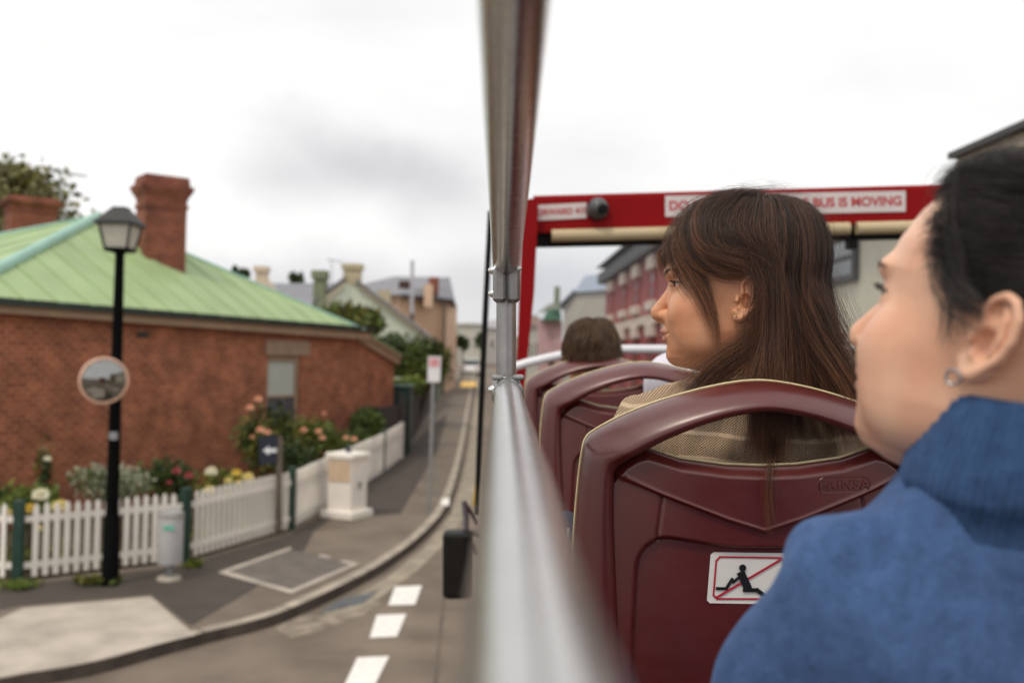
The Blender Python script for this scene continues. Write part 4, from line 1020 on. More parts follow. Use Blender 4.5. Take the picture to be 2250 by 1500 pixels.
floor_m = mat('bus_floor_vinyl', (.03, .03, .032), .8, var=.3, scale=12)
bus = empty('open_top_bus', B(.5, 1.5, -3.4), 'open top red sightseeing bus with steel side rail and red front frame', 'bus')
# lower rail
RU, RW = .0078, -.073
mb = MB(); mb.tube([B(RU, v, RW) for v in np.linspace(-1.2, 1.30, 26)], .0174, 32); mb.build('guard_rail', steel, bus, smooth=True)
# upper tube, sloping down to its clamp
def uw(v): return .2085 - .080 * v
mb = MB(); mb.tube([B(.0060, v, uw(v)) for v in np.linspace(-1.2, 1.36, 26)], .0188, 32); mb.build('upper_tube', steel, bus, smooth=True)
# post
PV = 1.345
mb = MB(); mb.tube([B(.0058, PV, -.95), B(.0058, PV, .085)], .0134, 24); mb.build('post', satin, bus, smooth=True)
# upper clamp: two cast halves round the tube end with a parting line
cw, cz = .0178, .0
zt_, zb_ = BP(1112, 583, 1.33), BP(1112, 663, 1.33)
wt, wb = -(588 - 742) / F * 1.33, -(664 - 742) / F * 1.33
mb = MB()
for sx in (-1, 1):
    c = B(.006 + sx * (cw / 2 + .0004), 1.338, (wt + wb) / 2)
    mb.bbox(c, BR, BF, BU, cw / 2, .021, (wt - wb) / 2, .004)
cl = mb.build('clamp', cast, bus)
for py in (594, 645):
    mb = MB(); c = BP(1079, py, 1.33); mb.lathe(c + BR * .006, -BR, [(0, .0055), (.004, .0055), (.007, .0045), (.0095, .0022), (.0102, .0004)], 14); mb.build('bolt', chrome, cl, smooth=True)
mb = MB(); c = BP(1141, 590, 1.325); mb.lathe(c - BR * .002, BR, [(0, .0025), (.004, .0025), (.005, .001)], 10); mb.build('bolt', chrome, cl, smooth=True)
# lower tee clamp: collar round the rail, saddle on the post
mb = MB(); mb.tube([B(RU, 1.268, RW), B(RU, 1.275, RW), B(RU, 1.325, RW), B(RU, 1.335, RW)], [.0186, .0212, .0212, .0195], 28); mb.tube([B(.0058, PV, RW), B(.0058, PV, RW + .016), B(.0058, PV, RW + .021)], [.021, .0185, .0150], 24)
cl2 = mb.build('clamp', cast, bus, smooth=True)
mb = MB()
for sx in (-1, 1): mb.bbox(B(RU + sx * .0135, 1.30, RW + .0215), BR, BF, BU, .0075, .020, .0032, .002)
mb.build('flange', cast, cl2)
mb = MB(); c = BP(1079, 856, 1.29); mb.lathe(c + BR * .008, -BR, [(0, .0065), (.004, .0065), (.008, .0055), (.0112, .003), (.012, .0005)], 14); mb.build('bolt', chrome, cl2, smooth=True)
mb = MB(); c = BP(1143, 855, 1.29); mb.lathe(c - BR * .003, BR, [(0, .004), (.003, .004), (.005, .002)], 10); mb.build('bolt', chrome, cl2, smooth=True)
# front frame: raked red pillar
VF = 4.2
mb = MB()
po = [(1150, 446), (1156, 438), (1176, 436), (1183, 441), (1182, 470), (1174, 640), (1158, 800), (1146, 900), (1136, 960), (1124, 960), (1132, 880), (1138, 760), (1144, 600)]
mb.prism([BP(x, y, VF - .14) for x, y in po], BF * .22); mb.build('front_pillar', bus_red, bus)
# beam over the front window, tilted as in the photograph
def beam(name, ya, yb, x0, x1, ya2, yb2, v0, v1, m_, parent=bus):
    """quad strip from (x0: ya..yb) to (x1: ya2..yb2) in picture rows, extruded along the bus"""
    mb = MB(); mb.prism([BP(x0, yb, v0), BP(x1, yb2, v0), BP(x1, ya2, v0), BP(x0, ya, v0)], BF * (v1 - v0)); return mb.build(name, m_, parent)
XE = 2420
def ly(y0, y1, x): return y0 + (y1 - y0) * (x - 1185) / (2040 - 1185)
beamo = beam('roof_beam', ly(439, 414, 1172), ly(512, 486, 1172), 1172, XE, ly(439, 414, XE), ly(512, 486, XE), VF, VF + .12, bus_red)
mb = MB(); mb.tube([BP(1172, ly(440, 415, 1172), VF + .03), BP(XE, ly(440, 415, XE), VF + .03)], .02, 10); mb.build('beam_edge', bus_red, beamo, smooth=True)
beam('window_surround', ly(511, 485.5, 1170), ly(541, 522, 1170), 1170, XE, ly(511, 485.5, XE), ly(541, 522, XE), VF + .03, VF + .10, bus_black)
for x0, x1 in ((1212, 1868), (1884, 2400)):
    a = BP(x0, ly(516, 494, x0) + 3, VF - .01); b = BP(x1, ly(516, 494, x1) + 3, VF - .01)
    mb = MB(); mb.tube([a, b], .027, 14); mb.build('roller_blind', blind_cream, bus, smooth=True)
beam('window_divider', 516, 546, 1868, 1886, 516, 546, VF + .03, VF + .08, bus_black)
# notices
wht = mat('notice_white', (.62, .56, .55), .5, var=.05); ntx = mat('notice_red_letters', (.48, .05, .055), .5)
def text(name, s, size, loc, xax, zax, m_, parent, ext=.0, bold=.0, align='CENTER', sx=1.0):
    cu = bpy.data.curves.new(name, 'FONT'); cu.body = s; cu.size = size; cu.extrude = ext; cu.offset = bold; cu.align_x = align; cu.align_y = 'CENTER'; cu.space_character = sx
    tmp = bpy.data.objects.new(name + '_outline', cu); COL.objects.link(tmp)
    bpy.context.view_layer.update(); dg = bpy.context.evaluated_depsgraph_get()
    me = bpy.data.meshes.new_from_object(tmp.evaluated_get(dg)); bpy.data.objects.remove(tmp); bpy.data.curves.remove(cu)
    o = bpy.data.objects.new(name, me); COL.objects.link(o); me.materials.clear(); me.materials.append(m_)
    xax = Vector(xax).normalized(); zax = Vector(zax); zax = (zax - xax * zax.dot(xax)).normalized(); nrm = xax.cross(zax)
    R3 = Matrix((xax, zax, nrm)).transposed().to_4x4()
    o.matrix_world = Matrix.Translation(Vector(loc) - (ORIG[parent.name])) @ R3
    o.parent = parent; ORIG[o.name] = ORIG[parent.name]
    return o
def notice(x0, x1, yc0, yc1, hpx, s, size, bold):
    v = VF - .004; mb = MB()
    mb.prism([BP(x0, yc0 + hpx, v), BP(x1, yc1 + hpx, v), BP(x1, yc1 - hpx, v), BP(x0, yc0 - hpx, v)], BF * .003)
    nb = mb.build('notice', wht, bus)
    a = BP(x0, yc0, v - .002); b = BP(x1, yc1, v - .002)
    text('lettering', s, size, (a + b) / 2, b - a, BU, ntx, nb, bold=bold)
notice(1462, 1993, 453, 441, 23, 'DO NOT STAND WHILE BUS IS MOVING', .0545, .0016)
notice(1176, 1289, 468, 462, 17, 'FORWARD 41C', .034, .001)
# camera dome
cd_ = BP(1314, 459, VF - .02); cam_o = bus
mb = MB(); mb.lathe(cd_ + BF * .02, -BF, [(0, .048), (.02, .048), (.03, .044)], 24); dome = mb.build('camera_dome', mat('dome_black', (.03, .03, .032), .3, var=.1), bus, smooth=True)
mb = MB(); mb.ball(cd_ - BF * .02, .042, seg=20, rings=14); mb.build('camera_ball', mat('dome_grey', (.06, .06, .062), .35), dome, smooth=True)
mb = MB(); mb.lathe(cd_ - BF * .05 + BR * .012 - BU * .006, (-BF + BR * .3 - BU * .15), [(0, .022), (.016, .020), (.017, .01)], 16); mb.build('lens', bus_black, dome, smooth=True)
# windscreen
gm = bpy.data.materials.new('tinted_windscreen'); gm.use_nodes = True; nt = gm.node_tree; nt.nodes.remove(nt.nodes['Principled BSDF'])
tr = nt.nodes.new('ShaderNodeBsdfTransparent'); tr.inputs[0].default_value = (.86, .88, .90, 1); gl = nt.nodes.new('ShaderNodeBsdfGlossy'); gl.inputs['Roughness'].default_value = .03
fr = nt.nodes.new('ShaderNodeFresnel'); fr.inputs[0].default_value = 1.45; mxs = nt.nodes.new('ShaderNodeMixShader')
nt.links.new(fr.outputs[0], mxs.inputs[0]); nt.links.new(tr.outputs[0], mxs.inputs[1]); nt.links.new(gl.outputs[0], mxs.inputs[2]); nt.links.new(mxs.outputs[0], nt.nodes['Material Output'].inputs[0])
mb = MB(); mb.quad(BP(1150, 1000, VF + .06), BP(XE, 1000, VF + .06), BP(XE, 520, VF + .06), BP(1160, 530, VF + .06)); mb.build('windscreen', gm, bus)
# white front grab rail
mb = MB(); mb.tube([BP(1130, 806, VF - .25), BP(1158, 797, VF - .25), BP(1200, 787, VF - .25), BP(1250, 776, VF - .25), BP(1300, 769, VF - .25), BP(1360, 767, VF - .25), BP(1480, 767, VF - .25), BP(2300, 767, VF - .25)], .0175, 14); mb.build('front_rail', mat('white_rail_paint', (.72, .73, .77), .3, var=.04), bus, smooth=True)
# black mirror arm / pillar edge
mb = MB(); mb.tube([BP(x, y, VF + .12) for x, y in ((1077, 464), (1075, 520), (1071, 600), (1066, 700), (1060, 830), (1054, 960), (1050, 1060), (1049, 1130))], [.011, .0125, .013, .0135, .0135, .013, .012, .011], 12); mb.build('corner_bar', bus_black, bus, smooth=True)
mb = MB(); mb.tube([BP(x, y, VF + .13) for x, y in ((1052, 1000), (1048, 1040), (1044, 1080), (1041, 1110))], .005, 8); mb.build('trim_strip', mat('yellow_trim', S(215, 175, 60), .5), bus, smooth=True)
# wing mirror
vm = 4.0
wm = MB(); k = vm / F
wm.bbox(BP(1007, 1238, vm), BR, BF, BU, 33 * k, .05, 72 * k, .012); wmo = wm.build('wing_mirror', mat('mirror_shell', (.008, .0085, .0085), .5, var=.2, spec=.2), bus)
mb = MB(); mb.quad(BP(979, 1305, vm - .0515), BP(1022, 1305, vm - .0515), BP(1022, 1178, vm - .0515), BP(979, 1178, vm - .0515)); mb.build('mirror_glass', mat('dark_mirror', (.010, .011, .010), .25, var=.4, scale=9, spec=.3), wmo)
mb = MB(); mb.tube([BP(1020, 1100, vm + .05), BP(1024, 1140, vm + .05), BP(1023, 1175, vm + .03)], .012, 8); mb.tube([BP(1022, 1105, vm + .05), BP(1050, 1150, vm + .1)], .008, 8); mb.tube([BP(1030, 1180, vm), BP(1050, 1215, vm + .1)], .012, 8)
mb.tube([BP(1040, 1170, vm + .05), BP(1090, 1190, vm + .15)], .010, 8)
mb.build('mirror_bracket', mat('bracket_grey', (.10, .10, .11), .5), wmo, smooth=True)
# body: side panel, floor, lower body
mb = MB()
def bb_(u0, u1, v0, v1, z0, z1):
    mb.hexa([B(u0, v0, z0), B(u1, v0, z0), B(u1, v1, z0), B(u0, v1, z0)], [B(u0, v0, z1), B(u1, v0, z1), B(u1, v1, z1), B(u0, v1, z1)])
bb_(-.005, .03, -3.5, 4.3, -1.25, -.48); bb_(2.27, 2.305, -3.5, 4.3, -1.25, -.48); bb_(.03, 2.27, 4.26, 4.3, -1.25, -.45); bb_(.03, 2.27, -3.5, -3.46, -1.25, .25); mb.build('side_and_added_rear_panel', bus_red, bus)  # rear panel added out of view to cut light and reflections from behind
mb = MB(); bb_(.0, 2.3, -3.5, 4.3, -1.30, -1.25); mb.build('floor', floor_m, bus)
mb = MB(); bb_(-.005, 2.305, -3.5, 4.32, -3.1, -1.305); mb.build('lower_body', bus_red, bus)
for u in (.12, 2.18):
    for v in (3.2, -.9):
        mb = MB(); mb.lathe(B(u - .12, v, -3.02), BR, [(0, .42), (.03, .46), (.21, .46), (.24, .42)], 24); mb.build('wheel', mat('tyre', (.015, .015, .015)), bus)

# ------------------------------------------------------------------ seats
maroon = mat('maroon_plastic', (.090, .0115, .0100), .36, var=.18, scale=5, bump=.05, bscale=900, spec=.45, coat=.6)
_b = maroon.node_tree.nodes['Principled BSDF']; _b.inputs['Coat Roughness'].default_value = .30; _b.inputs['Coat IOR'].default_value = 1.6
_n = maroon.node_tree; _t = _n.nodes.new('ShaderNodeTexCoord'); _mp = _n.nodes.new('ShaderNodeMapping'); _mp.inputs['Scale'].default_value = (6, 14, 14); _mp.inputs['Rotation'].default_value = (0, .5, .3)
_nz = _n.nodes.new('ShaderNodeTexNoise'); _nz.inputs['Scale'].default_value = 5; _nz.inputs['Detail'].default_value = 8; _mr = _n.nodes.new('ShaderNodeMapRange'); _mr.inputs[1].default_value = .35; _mr.inputs[2].default_value = .75; _mr.inputs[3].default_value = .29; _mr.inputs[4].default_value = .45
_n.links.new(_t.outputs['Object'], _mp.inputs[0]); _n.links.new(_mp.outputs[0], _nz.inputs['Vector']); _n.links.new(_nz.outputs['Fac'], _mr.inputs[0]); _n.links.new(_mr.outputs[0], _b.inputs['Roughness'])
maroon_in = mat('maroon_recess', (.060, .0115, .012), .45, var=.12, scale=6, bump=.06, bscale=700)
piping = mat('yellow_piping', S(212, 198, 155), .5, var=.12, scale=60)
SV = 1.2; SK = SV / F; SCX = 1680
def sx_(px): return (px - SCX) * SK
def sz_(py): return (742 - py) * SK
SU = (SCX - 1103) * SK
seat_base = B(SU, SV, -1.25)
class SeatSpace:
    pass
def SW(x, y, z): return B(SU + x, SV + y, z)      # x right, y forward, z up (bus units)
def bow(x): return .55 * x * x                    # the back wraps forward at its edges
def mirror_path(pts):          # pts left half from bottom to centre
    return pts + [(2 * SCX - x, y) for x, y in pts[::-1] if x != SCX]
outer_l = [(1256, 1640), (1257, 1500), (1260, 1380), (1264, 1250), (1270, 1150), (1279, 1050), (1286, 1000), (1291, 978), (1301, 964), (1325, 948), (1360, 928), (1400, 909), (1450, 889), (1500, 873), (1550, 859), (1600, 848), (1645, 841), (SCX, 839)]
inner_l = [(1375, 1640), (1370, 1500), (1362, 1380), (1356, 1250), (1352, 1150), (1352, 1075), (1353, 1042), (1362, 1026), (1384, 1008), (1405, 996), (1430, 981), (1462, 964), (1500, 947), (1540, 931), (1585, 917), (1625, 908), (1655, 903.5), (SCX, 902)]
def fine(p, n):
    d = [0]
    for a, b in zip(p, p[1:]): d.append(d[-1] + math.hypot(b[0] - a[0], b[1] - a[1]))
    t = np.linspace(0, len(p) - 1, n)
    return np.stack([np.interp(t, range(len(p)), [q[0] for q in p]), np.interp(t, range(len(p)), [q[1] for q in p])], 1)
def smooth_arr(a, it=3):
    for _ in range(it): a[1:-1] = (a[:-2] + 2 * a[1:-1] + a[2:]) / 4
    return a
def build_seat():
    e = empty('bus_seat', seat_base, 'nearest maroon plastic bus seat with a no feet sticker on its back', 'seat', 'maroon seats along the open deck')
    n = 260
    O = smooth_arr(fine(mirror_path(outer_l), n), 4); I = smooth_arr(fine(mirror_path(inner_l), n), 4)
    ns = 16; V_ = []; dO = np.gradient(O, axis=0); tilt = smooth_arr((np.abs(dO[:, 0]) / np.hypot(dO[:, 0], dO[:, 1])) ** 1.0, 12)
    prof = []
    for j in range(ns + 1):          # section across the bar: outer back edge -> bulge -> inner back edge
        s = j / ns; prof.append((s, -.017 * (1 - abs(2 * s - 1) ** 3.2)))
    prof = [(-.012, .026), (-.012, .012)] + prof + [(1.0, .014), (.97, .026)]
    for i in range(n):
        for s, b in prof:
            q = O[i] + (I[i] - O[i]) * s; x = sx_(q[0]); tl = (1 - 2 * np.clip(s, 0, 1)) * .021 * tilt[i]; V_.append(SW(x, b + tl + bow(x), sz_(q[1])))
    m_ = len(prof); f = []
    for i in range(n - 1):
        for j in range(m_ - 1): f.append([i * m_ + j, i * m_ + j + 1, (i + 1) * m_ + j + 1, (i + 1) * m_ + j])
        f.append([i * m_ + m_ - 1, i * m_, (i + 1) * m_, (i + 1) * m_ + m_ - 1])
    o = mesh_obj('frame', V_, f, maroon, e, smooth=True); sharp(o, 50)
    # piping along the outer rim
    mb = MB(); nO = np.stack([dO[:, 1], -dO[:, 0]], 1); nO /= np.linalg.norm(nO, axis=1)[:, None]; nO *= SK
    pts = [SW(sx_(q[0]) + nx_[0] * 2.2, .010 + .021 * t_ + bow(sx_(q[0])), sz_(q[1]) - nx_[1] * 2.2) for q, t_, nx_ in zip(O[::2], tilt[::2], nO[::2])]
    mb.tube(pts, .0014, 8); mb.build('piping', piping, e, smooth=True)
    # back panel
    lb_x = [1352, 1380, 1405, 1425, 1500, 1600, 1690 - 10, ]; lb_y = [1046, 1012, 995, 990, 1013, 1026, 1029]
    def top_y(px):
        a = SCX - abs(px - SCX); return float(np.interp(a, lb_x, lb_y))
    nx, nzr = 210, 250; xs = np.linspace(1346, 2 * SCX - 1346, nx); yb_ = 1640
    V_ = np.zeros((nzr + 3, nx, 3)); 
    seam_x, seam_y = [1346, 1355, 1460, 1600, SCX], [1040, 1046, 1090, 1143, 1168]
    def sst(a, b, x): 
        t = np.clip((x - a) / (b - a), 0, 1); return t * t * (3 - 2 * t)
    for i, px in enumerate(xs):
        ax_ = SCX - abs(px - SCX); ty = top_y(px); sy = float(np.interp(ax_, seam_x, seam_y)); x = sx_(px)
        rows = ty + (yb_ - ty) * np.linspace(0, 1, nzr) ** 1.15
        y = np.zeros(nzr)
        t = rows - ty
        y += -.011 * sst(0, 26, t) + .006                     # rounded lip at the top
        y += .004 * sst(60, 160, t) * (1 - sst(sy - 14, sy - 2, rows)) * 0
        y += .0042 * sst(sy - 2.0, sy + 3.5, rows)              # step at the seam
        y += -.0014 * np.exp(-((rows - sy + 3) / 4.0) ** 2)     # raised rolled edge above it
        y += .004 * np.exp(-((px - np.interp(rows, [1090, 1185], [1460, 1448])) / 2.2) ** 2) * (rows > sy + 3) * (rows < 1192)
        y += .004 * np.exp(-((2 * SCX - px - np.interp(rows, [1090, 1185], [1460, 1448])) / 2.2) ** 2) * (rows > sy + 3) * (rows < 1192)
        # recess: rounded rectangle
        hw = 1680 - np.interp(rows, [1185, 1260, 1400, 1640], [1412, 1402, 1395, 1390]); topy = 1184 + 22 * sst(0, 200, np.abs(ax_ - 1440) * (ax_ > 1440))
        cr = 62; dx = np.abs(px - SCX) - (hw - cr); dy = (topy + cr) - rows
        dd_ = np.hypot(np.maximum(dx, 0), np.maximum(dy, 0)) + np.minimum(np.maximum(dx, dy), 0) - cr
        y += .0085 * sst(3, -5, dd_) + .003 * np.exp(-(dd_ / 3.0) ** 2)
        for j in range(nzr): V_[j + 2, i] = SW(x, y[j] + bow(x), sz_(rows[j]))
        V_[1, i] = SW(x, y[0] + .010 + bow(x), sz_(ty) + .0005); V_[0, i] = SW(x, y[0] + .026 + bow(x), sz_(ty) - .002)
    nr = nzr + 3 - 1
    V_ = V_[:nzr + 2]; idx = np.arange((nzr + 2) * nx).reshape(nzr + 2, nx)
    f = np.stack([idx[:-1, :-1], idx[:-1, 1:], idx[1:, 1:], idx[1:, :-1]], -1).reshape(-1, 4)
    o = mesh_obj('back_panel', V_.reshape(-1, 3), f, maroon, e, smooth=True)
    # piping along the lower lip of the hand opening
    mb = MB(); pxs = np.linspace(1418, 2 * SCX - 1418, 90); mb.tube([SW(sx_(p), .016 + bow(sx_(p)), sz_(top_y(p)) + .0018) for p in pxs], .0016, 8); mb.build('piping', piping, e, smooth=True)
    # front shell (the passenger's side) with cushion
    mb = MB(); 
    xs2 = np.linspace(-.205, .205, 25); V2 = []
    for z in np.linspace(-.16, -.78, 20):
        for x in xs2: V2.append(SW(x, .032 + bow(x) * .9 - .02 * math.cos(x * 7), z))
    f2 = [[j * 25 + i, (j + 1) * 25 + i, (j + 1) * 25 + i + 1, j * 25 + i + 1] for j in range(19) for i in range(24)]
    mesh_obj('front_shell', V2, f2, maroon, e, smooth=True)
    mb = MB(); mb.bbox(SW(0, .26, -.80), BR, BF, BU, .21, .23, .045, .025); mb.build('cushion', mat('seat_cushion', (.06, .012, .013), .6, var=.15), e)
    mb = MB(); mb.bbox(SW(0, .2, -1.05), BR, BF, BU, .05, .12, .2, .01); mb.build('pedestal', mat('seat_pedestal', (.04, .04, .042), .5), e)
    return e
seat = build_seat()
def copy_tree(o, parent, off):
    c = o.copy(); COL.objects.link(c)
    if parent is not None: c.parent = parent
    else: c.location = o.location + off; ORIG[c.name] = ORIG[o.name] + off
    if parent is not None: ORIG[c.name] = ORIG[o.name] + off
    for ch in o.children: copy_tree(ch, c, off)
    return c
for du, dv, lab in ((-.008, .95, 'second maroon bus seat, directly ahead of the nearest seat'), (-.03, 1.72, 'third maroon bus seat carrying the short haired passenger'), (.455, 1.05, 'maroon bus seat across from the second one, holding the passenger in white'), (.03, -1.22, 'maroon bus seat behind the woman in the blue jumper'), (.03, -2.1, 'maroon bus seat added out of view in the row before last'), (.48, -2.1, 'maroon aisle seat added out of view in the row before last'), (.03, -2.95, 'maroon bus seat added out of view in the last row'), (.48, -2.95, 'maroon aisle seat added out of view in the last row')):  # last four seats are unseen, added to dim light and reflections from behind
    c = copy_tree(seat, None, BR * du + BF * dv); c['label'] = lab
# sticker and maker's plate only on the nearest seat
st = mat('sticker_white', (.72, .71, .69), .45, var=.04); st_red = mat('sticker_red', (.42, .015, .035), .45); st_blk = mat('sticker_black', (.008, .008, .01), .45)
def SP(px, py, y): x = sx_(px); return SW(x, y + bow(x), sz_(py))
ysk = .0066
def stk(px, py, k): return SP(px, py, ysk - .0004 * k)
mb = MB(); q = [(1558, 1324), (1564, 1330), (1730, 1332), (1738, 1326), (1742, 1226), (1736, 1219), (1573, 1217), (1566, 1223)]
mb.prism([stk(x, y, 1) for x, y in q], BF * .001); stick = mb.build('sticker', st, seat)
def stroke(mb, pts, w_, k, closed=False):
    n = len(pts); rng = range(n if closed else n - 1)
    for i in rng:
        a, b = Vector((*pts[i], 0)), Vector((*pts[(i + 1) % n], 0)); d = (b - a).normalized(); nn = Vector((-d.y, d.x, 0)) * w_ / 2; a2 = a - d * w_ * .4; b2 = b + d * w_ * .4
        mb.add([stk((a2 + nn).x, (a2 + nn).y, k), stk((b2 + nn).x, (b2 + nn).y, k), stk((b2 - nn).x, (b2 - nn).y, k), stk((a2 - nn).x, (a2 - nn).y, k)], [[0, 1, 2, 3]])
mb = MB(); stroke(mb, [(1578, 1236), (1586, 1227), (1722, 1229), (1729, 1238), (1725, 1312), (1717, 1320), (1580, 1320), (1572, 1312)], 4, 2, True)
stroke(mb, [(1580, 1316), (1722, 1232)], 5, 3.2); mb.build('border', st_red, stick)
mb = MB(); hd = [(1636 + 8 * math.cos(t), 1251 + 8 * math.sin(t)) for t in np.linspace(0, 2 * math.pi, 15)[:-1]]
mb.add([stk(x, y, 2.6) for x, y in hd], [list(range(14))]); stroke(mb, [(1634, 1266), (1646, 1292)], 18, 2.6); stroke(mb, [(1630, 1270), (1615, 1283)], 6, 2.7)
stroke(mb, [(1580, 1297), (1600, 1297), (1613, 1276)], 7, 2.6); stroke(mb, [(1640, 1300), (1668, 1300), (1690, 1316)], 9, 2.6); mb.build('pictogram', st_blk, stick)
# moulded maker's word on the back
yl = -.0050
lc_ = SP(1858, 1066, yl); tx = text('moulded_lettering', 'FAINSA', .0175, lc_ , SP(1915, 1065, yl) - SP(1800, 1065, yl), BU, maroon, seat, ext=.0011, bold=.0002, sx=1.15)
mb = MB(); pl_ = []
for t in np.linspace(0, 2 * math.pi, 48)[:-1]:
    cx = 1858 + (43 if math.cos(t) > 0 else -43); pl_.append(SP(cx + 17 * math.cos(t), 1066 + 17 * math.sin(t), yl))
mb.tube(pl_, .0006, 6, closed=True); mb.build('moulded_outline', maroon, seat, smooth=True)
# ------------------------------------------------------------------ implicit surfaces for bodies
class Vol:
    def __init__(s, lo, hi, h):
        s.x = np.arange(lo[0], hi[0] + h, h, dtype=np.float32); s.y = np.arange(lo[1], hi[1] + h, h, dtype=np.float32); s.z = np.arange(lo[2], hi[2] + h, h, dtype=np.float32)
        s.f = np.full((len(s.x), len(s.y), len(s.z)), .05, np.float32)
    def region(s, lo, hi):
        sl = []
        for a, l, h in ((s.x, lo[0], hi[0]), (s.y, lo[1], hi[1]), (s.z, lo[2], hi[2])):
            i0 = max(0, int(np.searchsorted(a, l)) - 1); i1 = min(len(a), int(np.searchsorted(a, h)) + 1)
            if i1 <= i0: return None
            sl.append(slice(i0, i1))
        return tuple(sl), s.x[sl[0]][:, None, None], s.y[sl[1]][None, :, None], s.z[sl[2]][None, None, :]
    def union(s, sl, g, k): s.f[sl] = smin(s.f[sl], g, k)
    def carve(s, sl, g, k): s.f[sl] = -smin(-s.f[sl], g, k)
    def chain(s, pts, k=.006, carve=False, sq=None):
        """pts: list of (x, y, z, r)"""
        p = np.array(pts, dtype=np.float64); m_ = p[:, 3].max() + 3 * k
        rg = s.region(p[:, :3].min(0) - m_, p[:, :3].max(0) + m_)
        if rg is None: return
        sl, X, Y, Z_ = rg; g = None
        for a, b in (zip(p, p[1:]) if len(p) > 1 else [(p[0], p[0])]):
            ba = b[:3] - a[:3]; L2 = max(1e-12, (ba ** 2).sum())
            t = np.clip(((X - a[0]) * ba[0] + (Y - a[1]) * ba[1] + (Z_ - a[2]) * ba[2]) / L2, 0, 1)
            d = np.sqrt((X - a[0] - t * ba[0]) ** 2 + (Y - a[1] - t * ba[1]) ** 2 + (Z_ - a[2] - t * ba[2]) ** 2) - (a[3] + t * (b[3] - a[3]))
            g = d if g is None else np.minimum(g, d)
        (s.carve if carve else s.union)(sl, g.astype(np.float32), k)
    def ell(s, c, r, k=.006, carve=False, M=None):
        m_ = max(r) + 3 * k; c = np.array(c, float)
        rg = s.region(c - m_, c + m_)
        if rg is None: return
        sl, X, Y, Z_ = rg; X, Y, Z_ = X - c[0], Y - c[1], Z_ - c[2]
        if M is not None:
            X, Y, Z_ = (M[0][0] * X + M[0][1] * Y + M[0][2] * Z_, M[1][0] * X + M[1][1] * Y + M[1][2] * Z_, M[2][0] * X + M[2][1] * Y + M[2][2] * Z_)
        k0 = np.sqrt((X / r[0]) ** 2 + (Y / r[1]) ** 2 + (Z_ / r[2]) ** 2)
        k1 = np.sqrt((X / r[0] ** 2) ** 2 + (Y / r[1] ** 2) ** 2 + (Z_ / r[2] ** 2) ** 2)
        g = (k0 * (k0 - 1) / np.maximum(k1, 1e-9)).astype(np.float32)
        (s.carve if carve else s.union)(sl, g, k)
    def mesh(s):
        f = s.f; sg = f < 0
        c8 = [(i, j, k) for i in (0, 1) for j in (0, 1) for k in (0, 1)]
        sh = tuple(n - 1 for n in f.shape)
        cnt = np.zeros(sh, np.uint8)
        def cv(a, o): return a[o[0]:o[0] + sh[0], o[1]:o[1] + sh[1], o[2]:o[2] + sh[2]]
        for o in c8: cnt += cv(sg, o)
        act = (cnt > 0) & (cnt < 8); I = np.argwhere(act); idx = -np.ones(sh, np.int64); idx[act] = np.arange(len(I))
        pos = np.zeros((len(I), 3)); num = np.zeros(len(I)); G_ = (s.x, s.y, s.z)
        def val(o): return f[I[:, 0] + o[0], I[:, 1] + o[1], I[:, 2] + o[2]].astype(np.float64)
        def pt(o): return np.stack([G_[q][I[:, q] + o[q]] for q in range(3)], 1).astype(np.float64)
        for o in c8:
            for ax in range(3):
                if o[ax]: continue
                o2 = list(o); o2[ax] = 1; fa, fb = val(o), val(o2); cr = (fa < 0) != (fb < 0)
                t = np.where(cr, fa / np.where(cr, fa - fb, 1), 0)[:, None]
                pos += np.where(cr[:, None], pt(o) + (pt(o2) - pt(o)) * t, 0); num += cr
        pos /= num[:, None]
        quads = []
        for ax in range(3):
            a, b = sg.take(range(sg.shape[ax] - 1), ax), sg.take(range(1, sg.shape[ax]), ax)
            E = np.argwhere(a != b); o1, o2 = [q for q in range(3) if q != ax]
            ok = (E[:, o1] > 0) & (E[:, o2] > 0) & (E[:, o1] < sh[o1]) & (E[:, o2] < sh[o2]); E = E[ok]
            fl = a[E[:, 0], E[:, 1], E[:, 2]]
            def ix(d1, d2):
                e = E.copy(); e[:, o1] -= d1; e[:, o2] -= d2; return idx[e[:, 0], e[:, 1], e[:, 2]]
            q = np.stack([ix(1, 1), ix(0, 1), ix(0, 0), ix(1, 0)], 1)
            rev = fl if ax != 1 else ~fl
            q[~rev] = q[~rev][:, ::-1]; quads.append(q)
        q = np.concatenate(quads); q = q[(q >= 0).all(1)]
        return pos, q
def smin(a, b, k):
    h = np.clip(.5 + .5 * (b - a) / k, 0, 1)
    return (b + (a - b) * h - k * h * (1 - h)).astype(np.float32)
def vnoise(p, scale, seed=0):
    """smooth value noise, p (n,3) -> -1..1"""
    r = np.random.default_rng(seed); T = r.random((32, 32, 32)) * 2 - 1; q = p * scale; i = np.floor(q).astype(int); t = q - i; t = t * t * (3 - 2 * t); out = 0
    for a in (0, 1):
        for b in (0, 1):
            for c in (0, 1):
                w_ = (t[:, 0] if a else 1 - t[:, 0]) * (t[:, 1] if b else 1 - t[:, 1]) * (t[:, 2] if c else 1 - t[:, 2])
                out = out + w_ * T[(i[:, 0] + a) % 32, (i[:, 1] + b) % 32, (i[:, 2] + c) % 32]
    return out
MM = .001
HZ = [-119, -115, -108, -100, -90, -80, -65, -50, -35, -20, -7, 5, 20, 40, 60, 80, 92, 100, 106]
HF_ = [62, 82, 96, 104, 107, 108.5, 111.5, 111.5, 106.5, 101.5, 100.5, 103.5, 108.5, 110, 105, 91, 75, 55, 20]
HB_ = [48, 36, 20, 5, -5, -20, -45, -58, -68, -75, -79, -82, -84, -84, -79, -66, -50, -34, -12]
